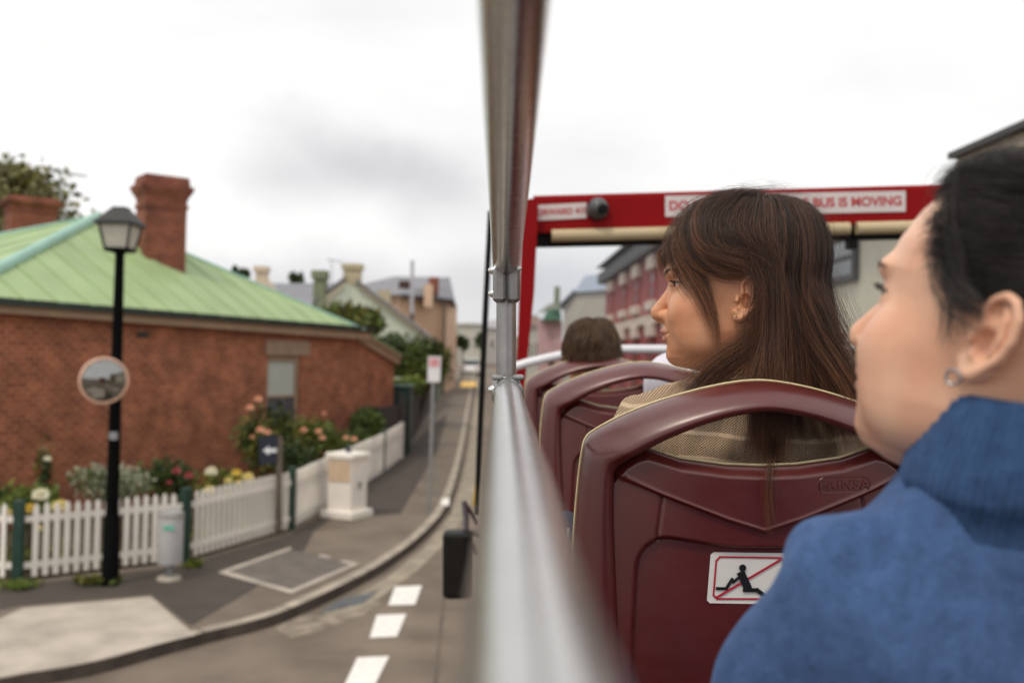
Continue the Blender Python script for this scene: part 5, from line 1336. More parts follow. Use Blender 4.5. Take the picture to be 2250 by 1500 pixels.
HW_ = [8, 22, 34, 42, 49, 54, 60, 63, 66, 69, 70.5, 71, 72, 74, 73, 63, 50, 36, 14]
HC_ = [55, 58, 55, 48, 42, 35, 25, 15, 8, 4, 2, 0, 0, 0, 0, 0, 0, 0, 0]
EYE = (81.5, 31, -1)
def head_vol(h, full=True, lo=(-.125, -.11, -.235), hi=(.15, .11, .125), cheek=1.0, brow_back=False, ear_up=0.0):
    HFx, HWx = list(HF_), list(HW_)
    if brow_back:
        HFx[-7:] = [106, 99, 88, 71, 55, 39, 14]; HWx[-7:] = [71.5, 70, 65, 53, 41, 29, 10]
    v = Vol(lo, hi, h); z = v.z / MM
    zz = np.clip(z, HZ[0], HZ[-1])
    def it(t): return np.interp(zz, HZ, t)[None, None, :] * MM
    Fr, Bk, Wd, Cx = it(HFx), it(HB_), it(HWx), it(HC_)
    X, Y, Zg = v.x[:, None, None], v.y[None, :, None], v.z[None, None, :]
    a = np.where(X > Cx, Fr - Cx, Cx - Bk); u = np.abs(X - Cx) / a; w_ = np.abs(Y) / Wd
    pw = 2.15; r = (u ** pw + w_ ** pw) ** (1 / pw)
    g = (r - 1) * np.minimum(a, Wd) * .92
    g = np.maximum(g, np.maximum(Zg - .1065, -.1195 - Zg)); v.f = g.astype(np.float32)
    def M_(*p): return [tuple(c * MM for c in q) for q in p]
    def c(pts, k, carve=False): v.chain(M_(*pts), k * MM, carve)
    def e(p, r_, k, carve=False): v.ell([q * MM for q in p], [q * MM for q in r_], k * MM, carve)
    # neck, into the shoulders
    c([(-8, 0, -45, 50), (-18, 0, -110, 51), (-34, 0, -190, 54), (-38, 0, -215, 56)], 22)
    e((92, 0, -99), (15, 17, 13), 12)
    for s in (-1, 1):
        e((66, 37 * s, -38), (30, 25, 27), 22) if cheek else None
        e((50, 44 * s, -72), (32, 17, 24), 20)
        c([(103, 9 * s, 14, 7), (91, 38 * s, 17, 6)], 10)
        e((102, 29 * s, -2), (11, 15, 9), 8, True)
        if full:
            c([(98, 13 * s, -2, 5), (101, 14 * s, -24, 5)], 8)
    # nose
    c([(100, 0, -2, 6), (107, 0, -15, 7), (115.5, 0, -27, 7.8), (122.5, 0, -37, 8.8), (122, 0, -40, 8.8)], 8)
    for s in (-1, 1): e((108.5, 11.0 * s, -42.5), (9.5, 6.6, 7.2), 5)
    c([(119, 0, -46, 5), (108, 0, -51, 5)], 4)
    if full:
        for s in (-1, 1): e((115, 6.5 * s, -50.5), (6.5, 3.3, 3.6), 2, True)
    # lips
    up = [(95, -26, -65.5, 2.4), (105.5, -16, -65.5, 3.8), (111.8, -8, -63.8, 4.6), (113.0, 0, -64.2, 4.8), (111.8, 8, -63.8, 4.6), (105.5, 16, -65.5, 3.8), (95, 26, -65.5, 2.4)]
    dn = [(95, -25, -67.5, 2.4), (103.5, -16, -72.5, 4.0), (108.9, -8, -74.8, 5.0), (110.3, 0, -75.2, 5.2), (108.9, 8, -74.8, 5.0), (103.5, 16, -72.5, 4.0), (95, 25, -67.5, 2.4)]
    c(up, 3.5); c(dn, 3.5)
    if full: c([(100, -29, -65.5, .9), (111, -17, -69, 1.0), (118, -8, -69.3, 1.1), (120, 0, -69.6, 1.2), (118, 8, -69.3, 1.1), (111, 17, -69, 1.0), (100, 29, -65.5, .9)], 2.2, True)
    # lids and the eye openings
    for s in (-1, 1):
        e((EYE[0], EYE[1] * s, EYE[2]), (14.2, 15.0, 13.8), 5)
        if full:
            rg = v.region([.080, min(s * .010, s * .055), -.02], [.125, max(s * .010, s * .055), .02]); sl, X, Y, Zq = rg
            yy = (Y * s - EYE[1] * MM); al = np.maximum(1 - (yy / .0150) ** 2, -1.0)
            upz = EYE[2] * MM + .0050 * al + .10 * yy; loz = EYE[2] * MM - .0042 * al + .10 * yy
            gg = np.maximum(np.maximum(Zq - upz, loz - Zq), -(X - .0835)); gg = gg + 0 * X
            v.carve(sl, gg.astype(np.float32), .0012)
            c([(94.5 - 6, (EYE[1] - 15) * s, EYE[2] + 5.5, 1.2), (96.6, EYE[1] * s, EYE[2] + 8.3, 1.1), (90, (EYE[1] + 14) * s, EYE[2] + 7, 1.0)], 2.0, True)
    # ears
    for s in (-1, 1):
        e0 = np.array((0, 72.5 * s, -23.0 + ear_up)); ea = np.array((-.24, .10 * s, .965)); ea /= np.linalg.norm(ea)
        eb = np.array((-.90, .34 * s, -.15)); eb -= ea * eb.dot(ea); eb /= np.linalg.norm(eb); ec = np.cross(ea, eb) * (1 if np.cross(ea, eb)[1] * s > 0 else -1)
        def E(a_, b_, c_, r_): return tuple(e0 + ea * a_ + eb * b_ + ec * c_) + (r_,)
        R3 = np.array([ea, eb, ec])
        v.ell((e0 + ea * 2 + eb * 7 - ec * 1) * MM, np.array([28, 14, 3.2]) * MM, 3 * MM, False, R3)
        v.ell((e0 + ea * -20 + eb * 0 + ec * 0) * MM, np.array([11, 9, 4]) * MM, 4 * MM, False, R3)
        c([E(0, 3, 2, 2.2), E(7, -2, 3, 2.6), E(17, -6, 3, 3), E(26, -2, 3, 3.1), E(31, 5, 3, 3.1), E(30, 13, 3.2, 3.1), E(22, 20, 3.6, 3.1), E(8, 22.5, 4, 3.0), E(-6, 19, 3.4, 2.8), E(-15, 12, 2.4, 2.8), E(-24, 4, 1.6, 4), E(-26, -3, 1.2, 4.2), E(-20, -8, .8, 3.2)], 2.2)
        c([E(23, 5, 2, 2.2), E(17, 11, 2.6, 2.6), E(6, 13.5, 3, 2.8), E(-5, 11, 2.8, 2.8), E(-11, 5, 2.4, 2.6)], 2.5)
        c([E(-4, -7, 3.5, 3.2), E(1, -8, 2.5, 3)], 3)
        c([E(-12, -1, 3, 2.8)], 3)
        v.ell((e0 + ea * -3 + eb * 3.5 + ec * 2.5) * MM, np.array([10, 7.2, 8.5]) * MM, 2 * MM, True, R3)
        v.ell((e0 + ea * 18 + eb * 3 + ec * 4.4) * MM, np.array([7, 4.8, 4.8]) * MM, 2 * MM, True, R3)
    return v, up, dn
def chain_dist(p, pts):
    q = np.array(pts)[:, :3] * MM; d = np.full(len(p), 9.)
    for a, b in zip(q, q[1:]):
        ba = b - a; t = np.clip(((p - a) @ ba) / (ba @ ba), 0, 1); d = np.minimum(d, np.linalg.norm(p - a - t[:, None] * ba, axis=1))
    return d
def skin_material(name, base, lip, rough=.42):
    M = bpy.data.materials.new(name); M.use_nodes = True; nt = M.node_tree; N = nt.nodes; L = nt.links; bs = N['Principled BSDF']
    tc = N.new('ShaderNodeTexCoord'); n1 = N.new('ShaderNodeTexNoise'); n1.inputs['Scale'].default_value = 28; n1.inputs['Detail'].default_value = 6; L.new(tc.outputs['Object'], n1.inputs['Vector'])
    rp = N.new('ShaderNodeValToRGB'); rp.color_ramp.elements[0].position = .3; rp.color_ramp.elements[1].position = .72
    rp.color_ramp.elements[0].color = (base[0] * .90, base[1] * .76, base[2] * .72, 1); rp.color_ramp.elements[1].color = (base[0] * 1.04, base[1] * 1.05, base[2] * 1.05, 1); L.new(n1.outputs['Fac'], rp.inputs['Fac'])
    vo = N.new('ShaderNodeTexVoronoi'); vo.inputs['Scale'].default_value = 95; L.new(tc.outputs['Object'], vo.inputs['Vector'])
    n3 = N.new('ShaderNodeTexNoise'); n3.inputs['Scale'].default_value = 45; L.new(tc.outputs['Object'], n3.inputs['Vector'])
    mrv = N.new('ShaderNodeMapRange'); mrv.inputs[1].default_value = .06; mrv.inputs[2].default_value = .14; mrv.inputs[3].default_value = 1; mrv.inputs[4].default_value = 0; L.new(vo.outputs['Distance'], mrv.inputs[0])
    mrn = N.new('ShaderNodeMapRange'); mrn.inputs[1].default_value = .60; mrn.inputs[2].default_value = .68; mrn.inputs[3].default_value = 0; mrn.inputs[4].default_value = .55; L.new(n3.outputs['Fac'], mrn.inputs[0])
    mu = N.new('ShaderNodeMath'); mu.operation = 'MULTIPLY'; L.new(mrv.outputs[0], mu.inputs[0]); L.new(mrn.outputs[0], mu.inputs[1])
    m0 = N.new('ShaderNodeMix'); m0.data_type = 'RGBA'; m0.inputs['B'].default_value = (base[0] * .45, base[1] * .3, base[2] * .25, 1); L.new(mu.outputs[0], m0.inputs['Factor']); L.new(rp.outputs['Color'], m0.inputs['A'])
    at = N.new('ShaderNodeAttribute'); at.attribute_name = 'lip'
    m1 = N.new('ShaderNodeMix'); m1.data_type = 'RGBA'; m1.inputs['B'].default_value = (*lip, 1); L.new(at.outputs['Fac'], m1.inputs['Factor']); L.new(m0.outputs['Result'], m1.inputs['A'])
    L.new(m1.outputs['Result'], bs.inputs['Base Color']); bs.inputs['Roughness'].default_value = rough; bs.inputs['Specular IOR Level'].default_value = .4
    bs.inputs['Subsurface Weight'].default_value = .12; bs.inputs['Subsurface Radius'].default_value = (1, .4, .25); bs.inputs['Subsurface Scale'].default_value = .004
    n2 = N.new('ShaderNodeTexNoise'); n2.inputs['Scale'].default_value = 900; n2.inputs['Detail'].default_value = 3; L.new(tc.outputs['Object'], n2.inputs['Vector'])
    bp = N.new('ShaderNodeBump'); bp.inputs['Strength'].default_value = .12; bp.inputs['Distance'].default_value = .001; L.new(n2.outputs['Fac'], bp.inputs['Height']); L.new(bp.outputs['Normal'], bs.inputs['Normal'])
    return M
def hair_material(name, dark, light, tip, rough=.38):
    M = bpy.data.materials.new(name); M.use_nodes = True; nt = M.node_tree; N = nt.nodes; L = nt.links; bs = N['Principled BSDF']
    hi = N.new('ShaderNodeHairInfo'); r1 = N.new('ShaderNodeValToRGB'); r1.color_ramp.elements[0].color = (*dark, 1); r1.color_ramp.elements[1].color = (*light, 1); r1.color_ramp.elements[0].position = .35; r1.color_ramp.elements[1].position = 1.0
    L.new(hi.outputs['Random'], r1.inputs['Fac'])
    mr = N.new('ShaderNodeMapRange'); mr.inputs[1].default_value = .35; mr.inputs[2].default_value = 1; mr.inputs[3].default_value = 0; mr.inputs[4].default_value = .75; L.new(hi.outputs['Intercept'], mr.inputs[0])
    mu = N.new('ShaderNodeMath'); mu.operation = 'MULTIPLY'; L.new(mr.outputs[0], mu.inputs[0]); L.new(hi.outputs['Random'], mu.inputs[1])
    mx = N.new('ShaderNodeMix'); mx.data_type = 'RGBA'; mx.inputs['B'].default_value = (*tip, 1); L.new(mu.outputs[0], mx.inputs['Factor']); L.new(r1.outputs['Color'], mx.inputs['A'])
    L.new(mx.outputs['Result'], bs.inputs['Base Color']); bs.inputs['Roughness'].default_value = rough; bs.inputs['Specular IOR Level'].default_value = .45
    return M
def strands(name, P_, rad, m_, parent):
    """P_ (n, k, 3) world points"""
    n, k, _ = P_.shape; cv = bpy.data.hair_curves.new(name); cv.add_curves([k] * n)
    po = np.array(ORIG[parent.name]); cv.position_data.foreach_set('vector', (P_.reshape(-1, 3) - po).astype(np.float32).ravel())
    ra = cv.attributes.get('radius') or cv.attributes.new('radius', 'FLOAT', 'POINT')
    tp = np.ones(k); tp[-max(2, k // 4):] = np.linspace(1, .25, max(2, k // 4))
    rr = (np.asarray(rad).reshape(-1, 1) * np.ones((n, 1)) * tp[None, :]).astype(np.float32); ra.data.foreach_set('value', rr.ravel())
    o = bpy.data.objects.new(name, cv); COL.objects.link(o); cv.materials.append(m_); o.parent = parent; ORIG[o.name] = ORIG[parent.name]
    return o
class Frame:
    """head frame: origin + forward/left/up in world; pitch nods the head on the neck"""
    def __init__(s, o, fwd, left, up, sc=1.0, pitch=0.0): s.o = np.array(o); s.M = np.array([fwd, left, up]) * sc; s.p = pitch
    def w(s, p):
        p = np.asarray(p, float)
        if s.p:
            z = p[..., 2]; t = np.clip((z + .19) / .12, 0, 1); a = s.p * t * t * (3 - 2 * t); x0, z0 = -.012, -.085
            ca, sa = np.cos(a), np.sin(a); x, zz = p[..., 0] - x0, z - z0
            p = np.stack([x0 + x * ca - zz * sa, p[..., 1], z0 + x * sa + zz * ca], -1)
        return s.o + p @ s.M
def proj(p):
    q = Vector(p) - C; d = q.dot(_f); return 1125 + F * q.dot(R_) / d, 750 - F * q.dot(U_) / d, d
def place_head(px, py, v, fwd, left, up, tgt, pitch=0.0, sc=1.0, p_loc=(.131, 0, -.038)):
    """slide the head sideways/up at its depth until a landmark falls where it stands in the photo"""
    o = BP(px, py, v)
    for _ in range(6):
        f = Frame(o, fwd, left, up, sc, pitch); x, y, d = proj(f.w(np.array(p_loc))); o = o + BR * ((tgt[0] - x) * d / F) - BU * ((tgt[1] - y) * d / F)
    return f
def set_attr(o, name, vals):
    a = o.data.attributes.new(name, 'FLOAT', 'POINT'); a.data.foreach_set('value', np.asarray(vals, np.float32))
def make_head(name, fr, h, skin, label, full=True, **kw):
    v, up, dn = head_vol(h, full, **kw); p, q = v.mesh()
    o = mesh_obj(name, fr.w(p), q, skin, None, smooth=True, origin=fr.w((-.03, 0, -.24)))
    d = np.minimum(chain_dist(p, up[1:-1]) , chain_dist(p, dn[1:-1])); lp = np.clip((.0068 - d) / .0022, 0, 1) * (p[:, 0] > .094)
    set_attr(o, 'lip', lp); tag(o, label, 'person'); return o
eye_white = mat('eye_white', (.46, .42, .39), .3, var=.04); iris_m = mat('iris_dark_brown', (.014, .008, .006), .5, var=.3, spec=.12)
def eyes(o, fr, look=(1, 0, 0)):
    lk = np.array(look, float); lk /= np.linalg.norm(lk)
    for s in (-1, 1):
        c = np.array((EYE[0], EYE[1] * s, EYE[2])) * MM
        mb = MB(); mb.ball((0, 0, 0), .0122, seg=24, rings=16); wv = [Vector(fr.w(np.array(v_) + c)) for v_ in mb.v]; mb.v = wv; eb = mb.build('eye', eye_white, o, smooth=True)
        mb = MB(); prof = [(.0114, .0062), (.0120, .0060), (.0126, .0046), (.0131, .002), (.0132, .0003)]; mb.lathe((0, 0, 0), lk, prof, 20); mb.v = [Vector(fr.w(np.array(v_) + c)) for v_ in mb.v]; mb.build('iris', iris_m, eb, smooth=True)
def lashes(o, fr, m_, seed=3):
    r = np.random.default_rng(seed); out = []
    for s in (-1, 1):
        for k in range(46):
            yy = r.uniform(-.0135, .0150); al = 1 - (yy / .0152) ** 2; z = EYE[2] * MM + .0050 * al + .10 * yy + .0004
            x = EYE[0] * MM + math.sqrt(max(1e-6, .0143 ** 2 - (yy * .95) ** 2 - (z - EYE[2] * MM) ** 2)) ; y = s * (EYE[1] * MM + yy)
            b = np.array((x - .0005, y, z)); d = np.array((.85, s * (yy * 40), -.10)); d /= np.linalg.norm(d); L_ = r.uniform(.005, .0085)
            out.append([b, b + d * L_ * .5 + (0, 0, -.0004), b + d * L_ + (0, 0, .0012)])
    strands('eyelash', fr.w(np.array(out)), .00022, m_, o)
def brows(o, fr, m_, n=210, seed=5):
    r = np.random.default_rng(seed); out = []
    for s in (-1, 1):
        for k in range(n):
            t = r.random(); y = .010 + .040 * t; z = .0125 + .0060 * math.sin(t * 2.2) + r.normal() * .0016 * (1 - .5 * t); 
            u = min(.98, y / .073); x = .1085 * (1 - u ** 2.15) ** (1 / 2.15) + .0035
            b = np.array((x, s * y, z)); d = np.array((-.35, s * .9, .25 * (1 - t))); d /= np.linalg.norm(d); L_ = r.uniform(.005, .009)
            out.append([b, b + d * L_ * .5, b + d * L_ + (-.001, 0, -.0006)])
    strands('eyebrow', fr.w(np.array(out)), .00012, m_, o)

# ================================================================= the long haired woman
th = math.radians(17)
fw1 = (-BR * math.cos(th) + BF * math.sin(th)).normalized(); lf1 = BU.cross(fw1).normalized()
fr1 = place_head(1648, 628, 1.352, fw1, lf1, BU, (1430, 687))
skin1 = skin_material('skin_warm', (.72, .375, .215), (.46, .19, .14))
w1_ = make_head('person', fr1, .0015, skin1, 'woman with long brown hair and beige knit cardigan, face turned left in profile')
hair_dark_m = mat('dark_hair_fibre', (.008, .005, .004), .5, var=.3)
eyes(w1_, fr1, (1, .0, .0)); lashes(w1_, fr1, hair_dark_m); brows(w1_, fr1, mat('brow_hair', (.06, .038, .026), .6, var=.3))
hair1 = hair_material('brown_hair', (.034, .0165, .0105), (.115, .050, .027), (.38, .15, .06))
hair1b = hair_material('brown_hair_light', (.090, .039, .021), (.26, .108, .050), (.55, .23, .09))
hair1c = hair_material('brown_hair_deep', (.010, .006, .0045), (.030, .016, .011), (.10, .04, .02))
C0 = np.array((0, 0, .015))
def ellp(th_, ph, t, af=.109, ab=.084, sd=.073, tp=.092):
    A = np.where(np.cos(ph) > 0, af, ab) + t; s_ = np.sin(th_); 
    return np.stack([s_ * np.cos(ph) * A - .016 * np.cos(th_) * (np.abs(th_) < 1.6), s_ * np.sin(ph) * (sd + t), np.cos(th_) * (tp + t)], -1) + C0
def sstep(a, b, x):
    t = np.clip((x - a) / (b - a), 0, 1); return t * t * (3 - 2 * t)
def clumpify(Pw, nclump, amt, r):
    n, k, _ = Pw.shape; cid = np.argmin(((Pw[:, None, k // 2, :] - Pw[r.integers(0, n, nclump), k // 2][None]) ** 2).sum(-1), 1)
    w_ = np.linspace(0, 1, k)[None, :, None] ** 1.2 * amt
    cen = np.zeros((nclump, k, 3)); cn = np.zeros(nclump)
    np.add.at(cen, cid, Pw); np.add.at(cn, cid, 1); cen /= np.maximum(cn, 1)[:, None, None]
    wav = (r.normal(size=(nclump, 1, 3)) * .0048) * np.sin(np.linspace(0, 1, k)[None, :, None] * r.uniform(3, 8, (nclump, 1, 1)) + r.uniform(0, 6, (nclump, 1, 1))) * np.linspace(0, 1, k)[None, :, None]
    return Pw + (cen[cid] - Pw) * w_ * r.uniform(.5, 1.0, (n, 1, 1)) + wav[cid]
def main_hair(n, seed, k=30):
    r = np.random.default_rng(seed)
    ph = np.radians(r.uniform(52, 308, n)); th0 = np.radians(3 + 80 * r.random(n) ** 1.1); lay = r.random(n)
    t = .005 + .019 * lay
    kk = k // 2; Pw = np.zeros((n, k, 3)); thE = np.radians(93)
    for i in range(kk):
        a = th0 + (thE - th0) * i / (kk - 1); Pw[:, i] = ellp(a, ph, t * np.minimum(1, .35 + 1.6 * i / kk) * (1 + .25 * np.cos(a)))
    e = Pw[:, kk - 1]; zend = np.where(r.random(n) < .8, r.uniform(-.235, -.165, n), r.uniform(-.165, -.10, n))
    back = sstep(100, 150, np.degrees(ph)) * (1 - sstep(215, 262, np.degrees(ph)))
    for i in range(kk, k):
        s = (i - kk + 1) / (k - kk); z = e[:, 2] + (zend - e[:, 2]) * s; d = -(z - e[:, 2])
        fl = 1 + .50 * (d / .2) ** 1.6 * (.4 + .6 * lay) * back - .10 * sstep(.0, .06, d) * (1 - back) * (1 - lay * .5)
        Pw[:, i] = np.stack([e[:, 0] * fl, e[:, 1] * (1 - .06 * sstep(.03, .12, d)), z], -1)
    # tuck behind the ears: side strands run back above the ear, then forward again below it
    deg = np.degrees(ph); side = np.where(ph < math.pi, 1, -1); dg = np.where(ph < math.pi, deg, 360 - deg)
    q = np.clip((118 - dg) / 66, 0, 1)
    Zp = Pw[:, :, 2]; rnd = r.random((n, 1)); qq = q[:, None]
    xt = np.interp(Zp.ravel(), [-.26, -.19, -.13, -.085, -.06, -.02, .01, .03], [0, 0, 0, 0, 0, 0, 0, 0]).reshape(Zp.shape)
    x_ear = -.022 - .020 * (1 - qq) - .010 * rnd
    x_low = -.055 + (.050 * qq ** 1.3) + .020 * (rnd - .5)
    xt = x_ear + (x_low - x_ear) * sstep(-.050, -.150, Zp)
    m_ = sstep(.075, .008, Zp) * (qq > 0) * np.minimum(1, qq * 6)
    Pw[:, :, 0] = Pw[:, :, 0] * (1 - m_) + xt * m_
    ysurf = .080 + .010 * lay[:, None] + .010 * sstep(-.03, -.12, Zp)
    Pw[:, :, 1] = Pw[:, :, 1] * (1 - m_) + side[:, None] * ysurf * m_
    return Pw
r1_ = np.random.default_rng(5)
HA = clumpify(main_hair(15000, 2), 240, .55, r1_)
HA += (r1_.normal(size=(len(HA), 1, 3)) * .0012)
def path_hair(n, way, jit, seed, k=22, thick=.006, jit_tip=None):
    """way: list of waypoints; strands spread round the line"""
    r = np.random.default_rng(seed); way = np.array(way) * MM; m_ = len(way); tt = np.linspace(0, m_ - 1, k); out = np.zeros((n, k, 3))
    i = np.clip(tt.astype(int), 0, m_ - 2); f = (tt - i)[:, None]
    g = lambda j: way[np.clip(j, 0, m_ - 1)]
    p0, p1, p2, p3 = g(i - 1), g(i), g(i + 1), g(i + 2)
    base = .5 * ((2 * p1) + (p2 - p0) * f + (2 * p0 - 5 * p1 + 4 * p2 - p3) * f ** 2 + (-p0 + 3 * p1 - 3 * p2 + p3) * f ** 3)
    ja, jb = np.array(jit), np.array(jit_tip if jit_tip is not None else jit)
    a = r.normal(size=(n, 1, 3)); w_ = np.linspace(0, 1, k)[None, :, None]
    return base[None] + a * (ja + (jb - ja) * w_) * MM + r.normal(size=(n, 1, 3)) * .002 * w_ ** 2
def bangs(n, seed, k=20):
    r = np.random.default_rng(seed); ph = np.radians(r.uniform(-62, 50, n)); th0 = np.radians(r.uniform(8, 34, n)); lay = r.random(n); t = .006 + .009 * lay
    thE = np.radians(74); kk = 13; Pw = np.zeros((n, k, 3)); side = sstep(18, 52, np.degrees(ph))
    for i in range(kk):
        a = th0 + (thE - th0) * i / (kk - 1); Pw[:, i] = ellp(a, ph - .0 * side, t * min(1, .4 + 1.2 * i / kk) + .004 * math.sin(3.14 * i / kk))
    e = Pw[:, kk - 1]; zend = .022 + .022 * r.random(n) + .035 * side * r.random(n) - .028 * (r.random(n) < .18)
    for i in range(kk, k):
        s = (i - kk + 1) / (k - kk); z = e[:, 2] + (zend - e[:, 2]) * s; d = e[:, 2] - z
        Pw[:, i] = np.stack([e[:, 0] + .010 * np.sin(s * 2.4) - .004 * s, e[:, 1] * (1 + .02 * s), z], -1)
    return clumpify(Pw, 46, .75, r)
BG = bangs(1500, 11)
SLk = np.concatenate([
    path_hair(230, [(10, 8, 118), (52, 30, 106), (82, 48, 76), (84, 60, 40), (66, 70, 4), (48, 77, -30), (38, 79, -60)], (9, 7, 3), 21, jit_tip=(3.5, 2, 10)),
    path_hair(500, [(0, 10, 119), (40, 34, 110), (64, 58, 78), (62, 72, 46), (46, 79, 24), (24, 81, 13), (0, 81, 12)], (12, 8, 4), 22, jit_tip=(7, 2, 6)),
    path_hair(900, [(-6, 10, 119), (26, 36, 112), (46, 66, 80), (40, 80, 45), (18, 84, 32), (-10, 85, 24), (-32, 83, 4), (-40, 81, -40)], (14, 8, 4), 23, jit_tip=(6, 3, 8)),
    path_hair(120, [(20, 10, 118), (66, 34, 102), (96, 44, 70), (98, 52, 40), (84, 60, 12), (66, 67, -12)], (6, 6, 3), 24, jit_tip=(5, 2, 8)),
    path_hair(46, [(70, 60, 40), (52, 72, 8), (40, 77, -25), (34, 77, -60), (33, 74, -95)], (3, 1, 3), 25, jit_tip=(3, 2, 8)),
])
SLk = np.concatenate([SLk, path_hair(300, [(-6, 70, 72), (-4, 84, 42), (-17, 92, 14), (-25, 95, -14), (-25, 94, -42), (-19, 90, -75), (-10, 88, -115)], (3.5, 1.5, 4), 26, jit_tip=(12, 3, 20))])
# locks sweeping forward under the jaw and down through the hand opening
LOW = np.concatenate([
    path_hair(900, [(-36, 80, 0), (-34, 82, -45), (-10, 82, -84), (22, 80, -108), (44, 78, -128), (58, 78, -146)], (7, 4, 6), 31, jit_tip=(18, 6, 10)),
    path_hair(400, [(-36, 84, 0), (-40, 86, -60), (-38, 88, -120), (-34, 90, -180), (-30, 92, -225)], (12, 4, 6), 32, jit_tip=(22, 7, 24)),
    path_hair(900, [(-80, 60, -20), (-100, 62, -70), (-124, 66, -110), (-142, 66, -140), (-150, 66, -168)], (20, 14, 12), 33, jit_tip=(18, 10, 22)),
])
def fly(n, seed):
    r = np.random.default_rng(seed); src = HA[r.integers(0, len(HA), n)].copy(); k = src.shape[1]; w_ = np.linspace(0, 1, k)[None, :, None]
    out = src - np.array((0, 0, -.02)); nrm = out / np.linalg.norm(out, axis=2, keepdims=True)
    amp = r.uniform(.004, .028, (n, 1, 1)); src += nrm * amp * np.sin(w_ * r.uniform(2, 7, (n, 1, 1)) + r.uniform(0, 3, (n, 1, 1))) ** 2
    src += r.normal(size=(n, 1, 3)) * .012 * w_
    return src
FL = fly(760, 41)
def bus_px(px, py, v): return ((px - 1103) / F * v * 1000, v * 1000, -(py - 742) / F * v * 1000)
TAIL = path_hair(70, [bus_px(1706, 930, 1.262), bus_px(1700, 985, 1.236), bus_px(1695, 1022, 1.200), bus_px(1692, 1048, 1.183), bus_px(1690, 1100, 1.184), bus_px(1697, 1160, 1.186)], (4, 1.2, 3), 34, jit_tip=(3.2, .5, 9))
TAILW = np.array(C) + TAIL @ np.array([BR, BF, BU])
def res(Pw, k=30):
    if Pw.shape[1] == k: return Pw
    t = np.linspace(0, Pw.shape[1] - 1, k); i = np.minimum(t.astype(int), Pw.shape[1] - 2); f = (t - i)[None, :, None]; return Pw[:, i] * (1 - f) + Pw[:, i + 1] * f
ALL = np.concatenate([res(HA), res(BG), res(SLk), res(LOW)])
# short fuzz standing off the crown
rz = np.random.default_rng(77); nf = 420; phf = rz.uniform(0, 6.28, nf); thf = np.radians(rz.uniform(0, 75, nf)); b0 = ellp(thf, phf, .020 + 0 * thf); dirn = b0 / np.linalg.norm(b0, axis=1)[:, None]
tan_ = np.cross(dirn, rz.normal(size=(nf, 3))); Lf = rz.uniform(.012, .045, nf)[:, None]
FZ = np.stack([b0 + dirn * Lf * .28 * math.sin(s * 2.2) + tan_ * Lf * s for s in np.linspace(0, 1, 8)], 1)
_r = np.random.default_rng(4); _c = ALL[_r.integers(0, len(ALL), 520), 14]; _cid = np.concatenate([np.argmin(((ALL[i:i + 2000, None, 14] - _c[None]) ** 2).sum(-1), 1) for i in range(0, len(ALL), 2000)])
_tone = _r.random(520)[_cid] * .65 + _r.random(len(ALL)) * .35
for lo_, hi_, m_ in ((-1, .36, hair1c), (.36, .66, hair1), (.66, 2, hair1b)):
    s_ = (_tone >= lo_) & (_tone < hi_); strands('hair', fr1.w(ALL[s_]), .000095, m_, w1_)
strands('loose_hair', fr1.w(np.concatenate([res(FL), res(FZ)])), .000042, hair1, w1_)
strands('hair_tail', TAILW, .00008, hair1, w1_)
# scalp cap under the strands
def cap(parent, fr, m_, thmax, t=.004, name='hair_base', n=48, **kw):
    V_ = []; f = []; R_n = 20
    for i in range(R_n + 1):
        for j in range(n):
            ph = 2 * math.pi * j / n; a = thmax(math.degrees(ph)) * i / R_n; V_.append(ellp(np.array(math.radians(a)), np.array(ph), t, **kw))
    for i in range(R_n):
        for j in range(n): f.append([i * n + j, (i + 1) * n + j, (i + 1) * n + (j + 1) % n, i * n + (j + 1) % n])
    mesh_obj(name, fr.w(np.array(V_)), f, m_, parent, smooth=True)
hair_under = mat('hair_under_brown', (.010, .006, .0045), .7, var=.3, scale=120)
def thm1(d):
    d = d if d <= 180 else 360 - d
    return float(np.interp(d, [0, 45, 62, 80, 100, 120, 180], [50, 52, 66, 79, 96, 118, 122]))
cap(w1_, fr1, hair_under, thm1)
# earring: tiny gold bar stud
gold = mat('gold', (.75, .5, .22), .25, metal=1.0)
def E1(a, b, c):
    e0 = np.array((0, 72.5, -23.0)); ea = np.array((-.24, .10, .965)); ea /= np.linalg.norm(ea); eb = np.array((-.90, .34, -.15)); eb -= ea * eb.dot(ea); eb /= np.linalg.norm(eb); ec = np.cross(ea, eb); ec = ec if ec[1] > 0 else -ec
    return (e0 + ea * a + eb * b + ec * c) * MM
mb = MB(); mb.tube([Vector(fr1.w(E1(*p))) for p in ((-19, -6, 6), (-20, -3, 6.2), (-22, -2.5, 6.2), (-23.5, -2, 6.1))], .0007, 6); mb.ball(Vector(fr1.w(E1(-18.5, -7, 6))), .0011, seg=8, rings=6); mb.ball(Vector(fr1.w(E1(-23.8, -2, 6.2))), .0011, seg=8, rings=6); mb.build('earring', gold, w1_, smooth=True)

